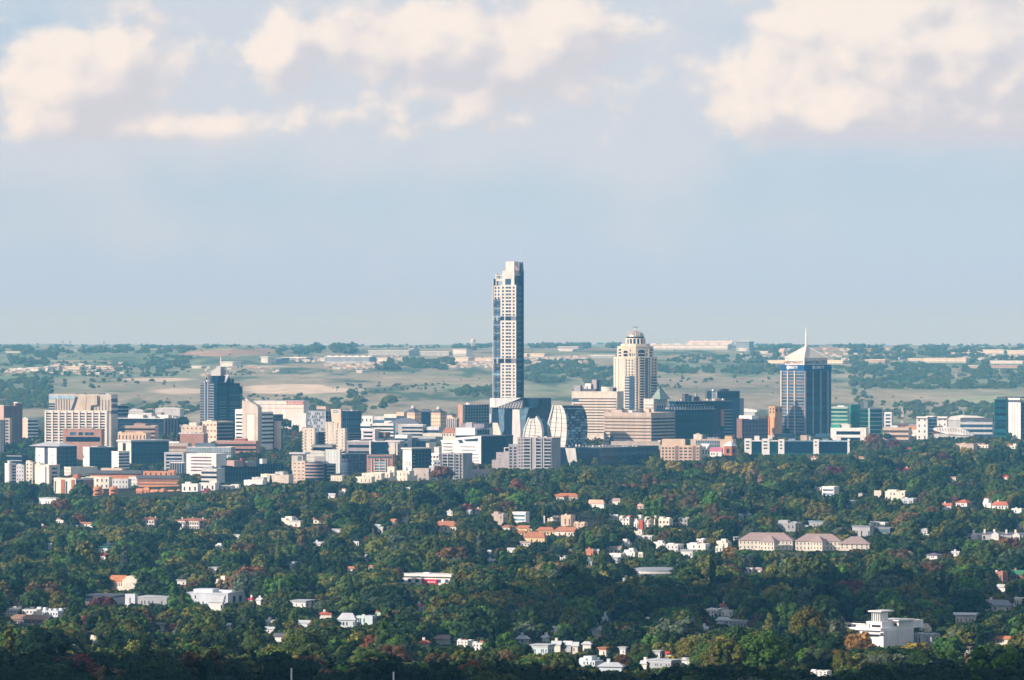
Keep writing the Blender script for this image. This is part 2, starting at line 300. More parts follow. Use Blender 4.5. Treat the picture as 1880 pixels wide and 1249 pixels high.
def style(f, z0, z1, st, s0=0.0, s1=None):
    """st: (kind, floors, bays, ..., options)"""
    if st is None or st[0] == 'plain': return
    s1 = f.L if s1 is None else s1; W = s1-s0; H = z1-z0; k = st[0]
    if k == 'bands':            # long window strips between solid spandrels
        _, n, frac, sm, gm = st[:5]; e = st[5] if len(st) > 5 else 0.0; h = H/n
        for i in range(n):
            zt = z1-i*h
            f.box('spandrel', s0+e*.5, s1-e*.5, -.3, .45, zt-h*frac, zt, sm)
            f.box('window', s0+e, s1-e, -.3, .06, zt-h+.02, zt-h*frac-.02, gm)
    elif k == 'grid':           # separate windows framed by piers and spandrels
        _, nf, nb, wf, hf, wm, gm = st[:7]; bw = W/nb; h = H/nf
        pw = bw*(1-wf)
        for j in range(nb+1):
            a = s0+j*bw-pw/2; b = a+pw
            f.box('pier', max(a, s0), min(b, s1), -.3, .55, z0, z1, wm)
        for i in range(nf):
            zt = z1-i*h
            f.box('spandrel', s0, s1, -.3, .42, zt-h*(1-hf), zt, wm)
        if nf*nb <= 130:
            for i in range(nf):
                for j in range(nb):
                    f.box('window', s0+j*bw+pw/2, s0+(j+1)*bw-pw/2, -.3, .07, z1-(i+1)*h, z1-i*h-h*(1-hf), gm)
        else:
            mb = MB()
            for i in range(nf):
                for j in range(nb): f.addto(mb, s0+j*bw+pw/2, s0+(j+1)*bw-pw/2, -.3, .07, z1-(i+1)*h, z1-i*h-h*(1-hf))
            tag(obj('window', mb, gm, f.p), kind='stuff')
    elif k == 'punch':          # windows cut as dark openings with a sill, in a plain wall
        _, nf, nb, wf, hf, gm, sm = st[:7]; bw = W/nb; h = H/nf; skip = st[7] if len(st) > 7 else 0.0
        for i in range(nf):
            for j in range(nb):
                if WR.random() < skip: continue
                a = s0+(j+.5)*bw-bw*wf/2+(WR.random()-.5)*bw*.5*(skip > 0); zt = z1-(i+.5)*h+h*hf/2
                w_ = f.box('window', a, a+bw*wf, -.3, .05, zt-h*hf, zt, gm)
                if nf*nb <= 24: q_ = link('sill', boxm(bw*wf+.3, .5, .25, sm, 'sill'), w_); q_.location = (-.15, -.25, -.25)
    elif k == 'glass':          # curtain wall: one pane strip per floor, mullions proud of it
        _, nf, nb, gm, mm = st[:5]; h = H/nf; bw = W/nb; t = .22
        for i in range(nf): f.box('pane', s0, s1, -.3, .08, z1-(i+1)*h+.05, z1-i*h-.05, gm)
        for i in range(nf+1): f.box('transom', s0, s1, -.3, .26, z0+i*h-t if i else z0, z0+i*h+(t if i < nf else 0), mm)
        for j in range(nb+1): f.box('mullion', max(s0, s0+j*bw-t), min(s1, s0+j*bw+t), -.3, .36, z0, z1, mm)
    elif k == 'ribs':           # vertical strips
        _, n, frac, rm, gm = st[:5]; bw = W/n
        f.box('window', s0, s1, -.3, .05, z0, z1, gm)
        for j in range(n): f.box('pier', s0+j*bw, s0+j*bw+bw*frac, -.3, .5, z0, z1, rm)
class B:
    """a box-shaped building: u0 and u1 its silhouette's sides, uc its near corner, vt its top row, vb the lowest row in view"""
    def __init__(s, name, label, u0, uc, u1, vt, vb, wall, L=None, R=None, cat='building', Y=None, hid=6, par=None, grp=None, th=None, roof=None, rb=(), keep=True, depth=None, zfac=None, lm=None, rdark=None):
        s.Y = Y or inv(uc, vb+hid); p = px(s.Y); a = max(uc-u0, .01); b = max(u1-uc, .01)
        s.th = th if th is not None else min(max(math.atan(math.sqrt(b/a)), math.radians(11)), math.radians(57))
        s.wL = a*p/math.cos(s.th); s.wR = b*p/math.sin(s.th)
        if depth: s.wR = depth
        s.u0, s.uc, s.u1, s.vt, s.vb, s.p = u0, uc, u1, vt, vb, p
        x = UX(uc, s.Y); g = gz(x, s.Y); s.g = min(g, VZ(vb, s.Y))
        s.o = empty(name, (x, s.Y, s.g), -s.th); tag(s.o, label, cat, grp)
        s.top = VZ(vt, s.Y)-s.g; s.vis0 = max(VZ(vb, s.Y)-s.g-2*p, 0.0)
        s.m = MTX[s.o.name]
        s.fL = Face(s.o, (-s.wL, 0), (0, 0)); s.fR = Face(s.o, (0, 0), (0, s.wR))
        s.wall = obj('wall', MB().box(-s.wL, 0, 0, s.wR, -4, s.top), wall, s.o)
        if par != 0:   # parapet rim with the roof sunk behind it
            pm = par or wall; h = max(.8, .9*p); r = .28
            rim = MB().box(-s.wL-r, r, -r, .35, s.top, s.top+h).box(-s.wL-r, r, s.wR-.35, s.wR+r, s.top, s.top+h).box(-s.wL-r, -s.wL+.35, .36, s.wR-.36, s.top, s.top+h).box(-.35, r, .36, s.wR-.36, s.top, s.top+h)
            obj('parapet', rim, pm, s.o)
        zf = (s.vis0, s.top-(0.0 if zfac is None else zfac*p))
        for f_, st in ((s.fL, L), (s.fR, R)):
            if not st or st[0] == 'plain': continue
            lo = zf[0]; n_ = 0
            if st[0] != 'ribs' and zf[0] > 0: ph_ = (zf[1]-zf[0])/st[1]; n_ = int(zf[0]/ph_); lo = zf[0]-n_*ph_; st = (st[0], st[1]+n_)+tuple(st[2:])
            elif st[0] == 'ribs': lo = 0
            style(f_, lo, zf[1], st)
        for q in rb: s.roofbox(*q)
        c = s.m @ Vector((-s.wL/2, s.wR/2, 0)); FOOT.append((c.x, c.y, math.hypot(s.wL, s.wR)/2*.92))
        if keep: KEEP.append((u0, u1, vt, vb, s.Y))
        if keep and s.Y > 5000: HEDGE.append((u0, u1, vb, s.Y))
        if lm: LMK.append(((u0+u1)/2, vb, lm))
    def s_of(s, u): return (u-s.u0)*s.p/math.cos(s.th)        # along the left face
    def r_of(s, u): return (u-s.uc)*s.p/math.sin(s.th)        # along the right face
    def z_of(s, v): return VZ(v, s.Y)-s.g
    def roofbox(s, u0, u1, vt, m=None, name='plant_room', vb=None):
        p = s.p; w = (u1-u0)*p; m = m or LGR; d = min(w, 12, s.wR*.7)
        # centre it on the roof, at its own column
        uu = (u0+u1)/2; x = UX(uu, s.Y)
        y = s.Y + s.wR*math.cos(s.th)*.5 + (s.wL*math.sin(s.th)*.5)
        c = s.m.inverted() @ Vector((x, y, 0)); z0 = (s.top if vb is None else s.z_of(vb))-.2
        zt = s.z_of(vt)
        mb = MB().box(-w/2, w/2, -d/2, d/2, z0, zt)
        o = obj(name, mb, m, s.o); o.location = (min(max(c.x, -s.wL+w*.4), -w*.3), min(max(c.y, d*.5+.4), max(s.wR-d*.5, .5)), 0)
        return o
    def lprism(s, name, pts, y0, y1, m):
        """polygon of image (u, v) points read on the left face's plane, extruded inwards"""
        q = [((u-s.uc)*s.p/math.cos(s.th), s.z_of(v)) for u, v in pts]
        return obj(name, MB().tri(q, y0, y1), m, s.o)
    def rprism(s, name, pts, x0, x1, m):
        q = [((u-s.uc)*s.p/math.sin(s.th), s.z_of(v)) for u, v in pts]
        mb = MB().loft([[(x1, y, z) for y, z in q], [(x0, y, z) for y, z in q]]); return obj(name, mb, m, s.o)
    def pole(s, u, vt, vb=None, r=.35, m=None, name='mast', y=2.0):
        x = UX(u, s.Y); c = s.m.inverted() @ Vector((x, s.Y+s.wR*.4, 0)); z0 = s.top if vb is None else s.z_of(vb)
        return obj(name, MB().cyl(min(c.x, -.5) if s.wL > 1 else c.x, c.y, z0-.3, s.z_of(vt), r, r*.4, 6), m or STL, s.o)
def at0(name, label, cat, u, v, Y, group=None):
    """an upright thing with no turn of its own, at ground level"""
    x = UX(u, Y); g = min(gz(x, Y), VZ(v, Y)); o = empty(name, (x, Y, g)); tag(o, label, cat, group); return o
def fprism(o, name, pts, Y, d0, d1, m):
    """polygon of image (u, v) points at distance Y, thickness from Y+d0 to Y+d1"""
    q = [(UX(u, Y), VZ(v, Y)) for u, v in pts]
    return wobj(name, MB().tri(q, Y+d0, Y+d1), m, o)
def letters(o, name, text, loc, size, m, rz=0.0, sx=1.0, ext=.15):
    c = bpy.data.curves.new(name, 'FONT'); c.body = text; c.size = size; c.extrude = ext; c.align_x = 'CENTER'; c.align_y = 'CENTER'; c.resolution_u = 2; c.offset = size*.018; c.materials.append(m)
    t0 = bpy.data.objects.new(name, c); COL.objects.link(t0); bpy.context.view_layer.update(); me = bpy.data.meshes.new_from_object(t0.evaluated_get(bpy.context.evaluated_depsgraph_get())); bpy.data.objects.remove(t0, do_unlink=True)
    t = link(name, me, o); t.location = loc; t.rotation_euler = (math.radians(90), 0, rz); t.scale = (sx, 1, 1); return t
# ================================================================ the tall towers
YL = 6800.0
# --- the tallest tower
b = B('tower_block', 'tallest slender tower with white window-grid panel, dark glass sides and fin', 905, 948, 960, 524, 735, NVY, Y=YL, par=0, cat='skyscraper', lm='the tallest tower')
p = b.p; L, R = b.fL, b.fR; zo = b.z_of; so = b.s_of
WP = P('warm_white_cladding', (.68, .65, .60)); DW = G('tower_window_glass', (.03, .05, .09))
for (va, vb_, n) in ((524, 580, 9), (589.5, 657.5, 11), (668, 733, 11)):
    a, c = so(919.3), so(948.0); h = (zo(va)-zo(vb_))/n
    xs = [so(u) for u in (919.3, 922.2, 925.8, 928.8, 938.8, 942.0, 945.4, 948.0)]
    for (i, j) in ((0, 1), (2, 3), (4, 5), (6, 7)): L.box('pier', xs[i], xs[j], -.3, .95, zo(vb_), zo(va), WP)
    for k in range(n+1):
        z = zo(va)-k*h; L.box('spandrel', a, c, -.3, .8, z-(h*.42 if k < n else .8), z if k else z+.6, WP)
    for k in range(n):
        z = zo(va)-k*h
        for (i, j) in ((1, 2), (3, 4), (5, 6)): L.box('window', xs[i], xs[j], -.3, .2, z-h, z-h*.42, DW)
        m_ = (xs[3]+xs[4])/2; L.box('mullion', m_-.35, m_+.35, -.2, .32, z-h, z-h*.42, LGR)
for (va, vb_) in ((580, 589.5), (657.5, 668)):            # recessed plant floors
    L.box('plant_floor', so(919.5), so(948), -.3, .12, zo(vb_)+.7, zo(va)-.7, NVY); L.box('louvre_panel', so(938.5), so(947.8), -.3, .3, zo(vb_)+.8, zo(va)-.8, P('mauve_louvre', (.22, .19, .24)))
    for u in (926.3,): L.box('column', so(u), so(u+1.7), -.3, .9, zo(vb_), zo(va), WP)
    for u in (905.4, 912.4): L.box('column', so(u), so(u+1.3), -.3, .8, zo(vb_), zo(va), WP)
for k in range(38):                                       # left glass strip, floor by floor
    v = 549+k*5.05
    if v > 731: break
    L.box('pane', so(906), so(919), -.3, .15, zo(v+4.7), zo(v), MID if k % 3 else BLG)
    for u in (907.6, 914.2):
        if (k*7+int(u)) % 4 != 1: L.box('balcony', so(u), so(u+.9), -.2, .7, zo(v+2.8), zo(v+1.0), LGR)
L.box('pier', so(904.9), so(906), -.4, .8, zo(735), zo(512), WP)
style(L, zo(549), zo(524.5), ('grid', 4, 2, .55, .62, WP, DW), so(907), so(919))
for k in range(42):                                       # right glass face
    v = 526+k*5.05
    if v > 733: break
    R.box('pane', 1.2, R.L-3.4, -.3, .15, zo(v+4.6), zo(v), NVY if k % 2 else MID)
R.box('fin', R.L-3.2, R.L, -3.5, 1.6, zo(735), zo(497), NVY)
b.rprism('fin_blade', [(957.0, 500), (959.8, 497), (958.6, 481), (957.2, 481)], -3.3, 1.4, DGR)
obj('antenna', MB().cyl(-1.5, b.r_of(959), zo(482), zo(459), .5, .25, 6), STL, b.o)
crown = MB().box(-b.wL+so(922), -b.wL+so(943.5), 1.0, b.wR-2, b.top, zo(497)); obj('crown_block', crown, WP, b.o)
Face(b.o, (-b.wL, 1.0), (0, 1.0)).box('crown_window', so(927), so(937.5), -.3, .3, zo(523), zo(512), MID)
obj('crown_glass', MB().box(-b.wL+so(943.6), -1, 3, b.wR-1, b.top, zo(507)), NVY, b.o)
obj('lift_room', MB().box(-b.wL+so(926.8), -b.wL+so(942.5), 2.5, b.wR-4, zo(497)-.1, zo(480.2)), P('pink_white_plaster', (.80, .68, .62)), b.o)
for (ua, ub, va, vb_) in ((908.5, 910.6, 502, 524), (910.7, 921.9, 505, 506.2), (910.7, 921.9, 511.5, 516), (912.6, 913.6, 506.3, 511.4)):
    obj('roof_frame', MB().box(-b.wL+so(ua), -b.wL+so(ub), 1.5, 7, zo(vb_), zo(va)), WP, b.o)
obj('roof_glass', MB().box(-b.wL+so(905.2), -b.wL+so(908.4), .5, 8, b.top, zo(512)), MID, b.o)
obj('roof_beam', MB().box(-b.wL+so(944), -2, b.wR-6, b.wR-3, zo(506), zo(503)), WP, b.o)
obj('crane_frame', MB().tri([(-b.wL+so(921), zo(497)), (-b.wL+so(925), zo(490)), (-b.wL+so(926.6), zo(490)), (-b.wL+so(926.6), zo(497))], 4, 5).tri([(-b.wL+so(942.8), zo(484)), (-b.wL+so(944.5), zo(486)), (-b.wL+so(949), zo(496)), (-b.wL+so(947), zo(497)), (-b.wL+so(942.8), zo(495))], 4, 5), P('faded_pink_steel', (.45, .28, .30)), b.o)
# --- domed hotel tower
YM = 6750.0; p = px(YM)
o = at0('domed_tower', 'stepped cream tower crowned with a glazed drum, ribbed dome and flat disc', 'skyscraper', 1167.5, 760, YM); LMK.append((1167, 790, 'the domed cream tower'))
KEEP.append((1131, 1204, 600, 752, YM)); FOOT.append((UX(1167, YM), YM+28, 36))
gO = o.location.z; CC = Vector((0, 30.0))
DC = P('cream_stone', (.68, .60, .49)); DC2 = P('pale_cream_stone', (.74, .67, .57))
def zM(v): return VZ(v, YM)-gO
def octo(hw, cut, z0, z1, name, m):
    R = hw/math.cos(math.radians(22.5))/.9239*.924; pts = [(CC.x+R*math.cos(math.radians(a)), CC.y+R*math.sin(math.radians(a))) for a in (-180, -135, -90, -45, 0, 45, 90, 135)]
    obj(name, MB().loft([[(x, y, z0) for x, y in pts], [(x, y, z1) for x, y in pts]]), m, o); return pts
def faces(pts): return [Face(o, pts[i], pts[i+1]) for i in (0, 1, 2, 3)]
pts = octo(36.5*p, 0, -4, zM(657), 'wall', DC); F = faces(pts)
OB = G('hotel_window_glass', (.05, .09, .17))
z0, z1 = zM(752), zM(657)
style(F[0], z0, z1, ('grid', 21, 2, .3, .55, DC2, BLK))
# front-left face: plain pier, glazed bay, pier with small windows
f = F[1]; w = f.L
style(f, zM(690), z1-1, ('grid', 6, 3, .5, .6, DC2, BLK), w*.30, w*.86)
f.box('bay_glass', w*.30, w*.86, -.4, 1.6, z0, zM(690), MID)
for k in range(13):
    zz = zM(690)-k*(zM(690)-z0)/12.5; f.box('bay_spandrel', w*.295, w*.865, -.4, 1.85, zz-1.3, zz, DC2)
f.box('bay_glass', w*.60, w*.855, -.4, 1.95, z0, zM(690)-.3, OB)
f.box('pier', 0, w*.295, -.4, .9, z0, z1+2, DC2)
style(f, z0, z1, ('punch', 20, 1, .35, .45, BLK, DC2), w*.88, w*1.0)
f = F[2]; w = f.L
style(f, z0, z1, ('punch', 20, 1, .45, .5, BLK, DC2), w*.0, w*.18)
f.box('pier', w*.18, w*.24, -.4, .9, z0, z1+2, DC2)
for k in range(20):                                     # balconies
    zz = z0+(k+.2)*(z1-z0)/20; f.box('balcony', w*.26, w*.58, -.4, 1.7, zz, zz+1.2, DC2); f.box('window', w*.28, w*.56, -.4, .15, zz+1.25, zz+3.3, BLK)
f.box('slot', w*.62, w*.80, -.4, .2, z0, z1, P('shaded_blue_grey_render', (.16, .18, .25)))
style(f, z0, z1, ('punch', 20, 1, .4, .5, BLK, DC2), w*.82, w*1.0)
f = F[3]; w = f.L
style(f, zM(690), z1, ('grid', 6, 2, .5, .6, DC, BLK)); style(f, z0, zM(690), ('bands', 12, .3, DC, NVY))
for (fa, fb_) in ((0, 'cornice'),):
    octo(37.3*p, 0, zM(657), zM(655.6), 'cornice', DC2)
pts = octo(30.5*p, 0, zM(655.7), zM(637), 'upper_storey', DC); F = faces(pts)
for i, f in enumerate(F):
    w = f.L; za = zM(655); zb = zM(639)
    if i in (1, 2):
        cx = .68 if i == 1 else .38
        cx = .2 if i == 1 else .45
        hw = .15*w if i == 1 else .27*w
        ring = [(cx*w+hw*math.cos(t), zM(646)+hw*.55*math.sin(t)) for t in [math.pi*k/8 for k in range(9)]]
        poly = [(cx*w-hw, zM(654.5)), (cx*w+hw, zM(654.5))]+ring
        q = []
        for (t, z) in poly: pt = f.a+f.d*t+f.n*.25; q.append((pt.x, pt.y, z))
        q2 = []
        for (t, z) in poly: pt = f.a+f.d*t-f.n*.3; q2.append((pt.x, pt.y, z))
        obj('arched_window', MB().loft([q, q2]), BLK, o)
        f.box('arch_transom', cx*w-hw, cx*w+hw, 0, .5, zM(650), zM(648.6), DC2)
        for s_ in ((.5, .62), (.72, .8), (.88, .94)) if i == 1 else ((.84, .92),): f.box('window', s_[0]*w, s_[1]*w, -.3, .1, zM(654), zM(649), BLK)
        f.box('window', (.55 if i == 1 else .86)*w, (.62 if i == 1 else .92)*w, -.3, .1, zM(645.5), zM(642), BLK)
    else: style(f, za, zb, ('grid', 3, 1, .5, .6, DC, BLK))
octo(31.3*p, 0, zM(637), zM(635.8), 'cornice', DC2); octo(25*p, 0, zM(635.9), zM(631.5), 'setback', DC); 
cyl = lambda name, r, va, vb_, m, r1=None, n=20: obj(name, MB().cyl(CC.x, CC.y, zM(vb_), zM(va), r*p, None if r1 is None else r1*p, n), m, o)
cyl('drum_wall', 17.5, 622.5, 631.6, NVY); cyl('ring_beam', 18.3, 621.2, 622.6, DC2); cyl('glass_ring', 16.6, 618.5, 621.3, NVY); cyl('drum_base', 20.5, 631.4, 634.5, DC)
for k in range(16):
    a = 2*math.pi*k/16+.1; obj('drum_column', MB().cyl(CC.x+17.6*p*math.cos(a), CC.y+17.6*p*math.sin(a), zM(631.5), zM(622.5), 1.15, 1.15, 6), DC2, o)
obj('dome', MB().dome(CC.x, CC.y, zM(618.6), 16*p, zM(606.5)-zM(618.6), 24, 6), P('silvery_dome_sheet', (.42, .38, .36), rough=.35, metal=.3), o)
for k in range(12):
    a = 2*math.pi*k/12; r = 16.25*p; H = zM(606.2)-zM(618.5); mb = MB(); pr = [(r*math.cos(t), H*math.sin(t)) for t in [j*(math.pi/2-.1)/5 for j in range(6)]]
    for j in range(5):
        (r0, h0), (r1, h1) = pr[j], pr[j+1]; ca, sa = math.cos(a), math.sin(a); wd = .35
        mb.loft([[(CC.x+q*ca-wd*sa*e, CC.y+q*sa+wd*ca*e, zM(618.5)+hh) for e in (-1, 1)]+[(CC.x+(q-.5)*ca+wd*sa*e*-1, CC.y+(q-.5)*sa+wd*ca*e*1, zM(618.5)+hh) for e in (1, -1)] for q, hh in ((r0, h0), (r1, h1))])
    obj('dome_rib', mb, DC2, o)
cyl('finial', 1.0, 601.5, 607, P('white_metal', (.8, .8, .8))); cyl('disc', 5.0, 600.2, 601.2, DGR, 5.0); cyl('lantern', 2.2, 605.3, 607.3, DC2)
# --- office tower with the white pyramid roof
b = B('office_tower', 'dark glass office tower with blue sign band and white pyramid roof with spire', 1437, 1476.5, 1528.5, 671, 797, P('dark_tower_core', (.05, .06, .08)), Y=6900, par=0, cat='skyscraper', th=math.radians(47), lm='the pyramid-roofed office tower')
p = b.p; L, R = b.fL, b.fR; zo = b.z_of; WB = b.wL; CRP = P('cream_precast', (.62, .55, .47))
n = 20; z0 = zo(797); z1 = zo(681); h = (z1-z0)/n
for k in range(n):
    z = z0+k*h; L.box('window', 0, L.L, -.3, .1, z, z+h*.62, MID if k % 4 else P('mauve_blind', (.14, .11, .13))); L.box('spandrel', 0, L.L, -.3, .7, z+h*.62, z+h*.98, P('greyish_spandrel', (.26, .26, .28)))
for u in (1437, 1448.2, 1460.2): L.box('pier', b.s_of(u)-(.0 if u > 1440 else .3), b.s_of(u)+1.9, -.3, 1.9, z0, z1, CRP)
for k in range(n): R.box('window', 0, R.L, -.3, .1, z0+k*h+.08, z0+(k+1)*h-.08, TEA if k % 3 else NVY)
for u in (1476.6, 1491.5, 1506.2, 1520.5): R.box('pier', b.r_of(u), b.r_of(u)+2.3, -.3, 1.9, z0, z1, P('shaded_lilac_precast', (.34, .29, .32)))  # right-face piers in a darker lilac copy, their shade put into colour
R.box('edge_louvre', b.r_of(1524.5), R.L, -.3, .8, z0, z1, MID)
e = .9
obj('sign_band', MB().box(-b.wL-e, e, -e, b.wR+e, zo(681.2), zo(670.2)), BLU, b.o)
WL = P('white_letters', (.85, .85, .85))
def sign_on(face, s_mid, d, v, text, size, m, sx=1.0, nm='lettering'):
    q = face.a+face.d*s_mid+face.n*d; return letters(face.p, nm, text, (q.x, q.y, b.z_of(v)), size, m, face.ang, sx)
def disc_on(face, s_mid, d, v, r, m, nm='round_logo'):
    q = face.a+face.d*s_mid+face.n*d; n_ = 14; z = b.z_of(v)
    a = [(q.x+face.d.x*r*math.cos(t), q.y+face.d.y*r*math.cos(t), z+r*math.sin(t)) for t in [2*math.pi*k/n_ for k in range(n_)]]
    c = [(x-face.n.x*.4, y-face.n.y*.4, zz) for x, y, zz in a]; obj(nm, MB().loft([a, c]), m, face.p)
sign_on(L, b.s_of(1457.5), e+.2, 675, 'LIBERTY', 5.4, WL, 1.0); disc_on(L, b.s_of(1449.5), e+.25, 675, 3.0, WL)
sign_on(R, b.r_of(1506), e+.2, 675, 'LIBERTY', 5.4, WL, .95); disc_on(R, b.r_of(1493.5), e+.25, 675, 2.6, WL)
obj('upper_storey', MB().box(-b.wL+3.5, -3.5, 3.5, b.wR-3.5, zo(670.3), zo(657.5)), P('white_roof_panel', (.72, .66, .59)), b.o)
uL = Face(b.o, (-b.wL+3.5, 3.5), (-3.5, 3.5)); uR = Face(b.o, (-3.5, 3.5), (-3.5, b.wR-3.5))
sign_on(uL, uL.L*.45, .25, 665.8, 'SANDTON CITY', 5.2, P('brown_letters', (.18, .10, .08)), .98); sign_on(uR, uR.L*.5, .25, 665.8, 'SANDTON CITY', 6.3, P('navy_letters', (.02, .04, .09)), 1.0)
obj('corner_column', MB().box(-4.6, -2.9, 2.9, 4.6, zo(670.3), zo(657)), WL, b.o)
cx, cy = -b.wL/2, b.wR/2; q = [(-b.wL+2.6, 2.6), (-2.6, 2.6), (-2.6, b.wR-2.6), (-b.wL+2.6, b.wR-2.6)]
obj('pyramid_roof', MB().loft([[(x, y, zo(657.6)) for x, y in q], [(cx+(x-cx)*.05, cy+(y-cy)*.05, zo(637)) for x, y in q]]), P('white_roof_panel', (.72, .66, .59)), b.o)
for i, (x, y) in enumerate(q):
    d = Vector((cx-x, cy-y)).normalized(); t = Vector((-d.y, d.x))*.45; a0 = Vector((x, y)); a1 = Vector((cx+(x-cx)*.05, cy+(y-cy)*.05)); za, zb = zo(657.3), zo(636.6)
    obj('hip_ridge', MB().loft([[(a0.x-t.x, a0.y-t.y, za), (a0.x+t.x, a0.y+t.y, za), (a0.x+t.x, a0.y+t.y, za+.9), (a0.x-t.x, a0.y-t.y, za+.9)], [(a1.x-t.x, a1.y-t.y, zb), (a1.x+t.x, a1.y+t.y, zb), (a1.x+t.x, a1.y+t.y, zb+.9), (a1.x-t.x, a1.y-t.y, zb+.9)]]), WL, b.o)
obj('spire_base', MB().cyl(cx, cy, zo(638), zo(634), 2.6, 2.0, 8), CRM, b.o)
obj('spire', MB().cyl(cx, cy, zo(634.2), zo(601), 1.75, .45, 8), WL, b.o)
# --- dark blue stepped tower with gables
b = B('stepped_tower', 'dark blue glass tower with stepped shoulders, steep gables and a white roof sail', 366, 399, 438.5, 704, 776, NVY, Y=6650, par=0, cat='skyscraper', hid=10, lm='the dark blue stepped tower')
zo = b.z_of; L, R = b.fL, b.fR; BS = P('bluish_grey_spandrel', (.26, .27, .31)); OC = P('pale_edge_cladding', (.42, .42, .46))
style(L, zo(778), zo(705), ('bands', 15, .42, BS, NVY), 0, b.s_of(375)); style(L, zo(778), zo(705), ('bands', 15, .42, BS, NVY), b.s_of(382), b.s_of(393))
L.box('glass_slot', b.s_of(376.4), b.s_of(380.6), -.3, .3, zo(779), zo(700), BLG)
for u in (375, 380.7): L.box('pier', b.s_of(u), b.s_of(u)+1.3, -.3, 1.1, zo(779), zo(699), OC)
L.box('side_window', b.s_of(393.3), L.L, -.3, .2, zo(779), zo(705), NVY)
for k in range(14):
    z = zo(709)-k*(zo(709)-zo(778))/14; R.box('pane', 1, R.L*.42, -.3, .2, z-3.2, z, TEA); R.box('pane', R.L*.55, R.L-.6, -.3, .2, z-3.2, z, TEA if k % 3 else MID)
    if k > 4:
        R.box('ceiling_light_strip', R.L*.08, R.L*.40, -.2, .35, z-3.9, z-3.3, BS); R.box('ceiling_light_strip', R.L*.57, R.L*.97, -.2, .35, z-3.9, z-3.3, BS)
R.box('glass_slot', R.L*.44, R.L*.53, -.3, .8, zo(779), zo(700), NVY)
obj('left_wing', MB().box(-b.wL-5*b.p/math.cos(b.th), -b.wL, 4, b.wR-6, -4, zo(709.5)), NVY, b.o); lw = Face(b.o, (-b.wL-5*b.p/math.cos(b.th), 4), (-b.wL, 4)); style(lw, zo(778), zo(711), ('bands', 14, .4, BS, NVY))
obj('right_wing', MB().box(-20, -3, b.wR, b.wR+7*b.p/math.sin(b.th), -4, zo(710)), NVY, b.o); rw = Face(b.o, (-3, b.wR), (-3, b.wR+7*b.p/math.sin(b.th))); style(rw, zo(778), zo(724), ('bands', 10, .4, BS, TEA))
obj('upper_storey', MB().box(-b.wL+3, -3, 3, b.wR-8, b.top, zo(696)), NVY, b.o); obj('top_storey', MB().box(-b.wL+7, -5, 7, b.wR-16, zo(696)-.1, zo(690.3)), NVY, b.o)
def gable(face, sm, hw, va, vb_, m1, m2, dep):
    q0 = []; q1 = []
    for (t, z) in ((sm-hw, zo(vb_)), (sm+hw, zo(vb_)), (sm, zo(va))):
        a = face.a+face.d*t+face.n*.6; c = face.a+face.d*t-face.n*dep; q0.append((a.x, a.y, z)); q1.append((c.x, c.y, z))
    obj('gable', MB().loft([q0, q1]), m1, b.o)
    for sgn in (-1, 1):
        lo = sm+sgn*hw; r = []
        for d_ in (1.1, -dep*.95):
            rr = []
            for (t, z) in ((lo, zo(vb_)), (sm, zo(va)), (sm, zo(va)+1.3), (lo+sgn*.9, zo(vb_)+.6)):
                a = face.a+face.d*t+face.n*d_; rr.append((a.x, a.y, z))
            r.append(rr)
        obj('gable_rake', MB().loft(r), m2, b.o)
gable(L, b.s_of(379), 5.5*b.p/math.cos(b.th), 691, 703.8, NVY, OC, 10); gable(R, R.L*.49, 5*b.p/math.sin(b.th), 690.5, 703, NVY, OC, 9)
disc_on(L, b.s_of(379), .9, 699.5, 1.3, WL, 'round_light')
sail = P('white_roof_sail', (.82, .80, .78))
q = [(385.5, 690.5), (385.5, 682.5), (396, 675.5), (403.3, 671), (403.3, 690.5)]
for nm, pts, y0, y1, m_ in (('roof_sail', q, 9, 10.2, sail), ('rear_sail', [(404.3, 690.5), (404.3, 673), (416, 683), (420, 690.5)], 13, 14, P('greyish_sail', (.40, .38, .38)))):
    ppp = [(UX(u, b.Y), VZ(v, b.Y)) for u, v in pts]; wobj(nm, MB().tri(ppp, b.Y+y0+8, b.Y+y1+8), m_, b.o)
wobj('mast', MB().cyl(UX(403.8, b.Y), b.Y+20, VZ(690, b.Y), VZ(655, b.Y), .75, .45, 6), WL, b.o)
# --- beige and white tower with the jagged gable
b = B('apartment_tower', 'beige tower with a jagged peaked slab between white banded wings', 446, 475, 499, 757, 815, WHT, Y=6350, par=0, cat='building', th=math.radians(30), lm='the beige tower with the jagged peak')
zo = b.z_of; L, R = b.fL, b.fR
style(R, zo(815), zo(756.5), ('bands', 8, .52, WHT, NVY))
obj('left_wing', MB().box(-b.wL-19*b.p/math.cos(b.th), -b.wL, 4, b.wR*.7, -4, zo(752)), WHT, b.o); lw = Face(b.o, (-b.wL-19*b.p/math.cos(b.th), 4), (-b.wL, 4)); style(lw, zo(812), zo(757), ('bands', 8, .56, WHT, NVY, 1.5))
obj('left_shoulder', MB().tri([(-b.wL-8*b.p/math.cos(b.th), zo(752)), (-b.wL, zo(752)), (-b.wL, zo(745))], 4.5, b.wR*.5), WHT, b.o)
b.lprism('peaked_slab', [(446, 817), (476, 817), (476, 748.5), (472.5, 744), (466, 741), (460.5, 737.5), (452.6, 729.3), (451.6, 738.5), (447.8, 735.5), (446, 736)], -3.2, 6, BGE)
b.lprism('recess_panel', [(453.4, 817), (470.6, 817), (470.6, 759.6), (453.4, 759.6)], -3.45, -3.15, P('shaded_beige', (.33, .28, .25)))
b.lprism('white_panel', [(455.2, 817), (470.2, 817), (470.2, 761.2), (455.2, 761.2)], -3.75, -3.4, P('cream_white_panel', (.76, .70, .62)))
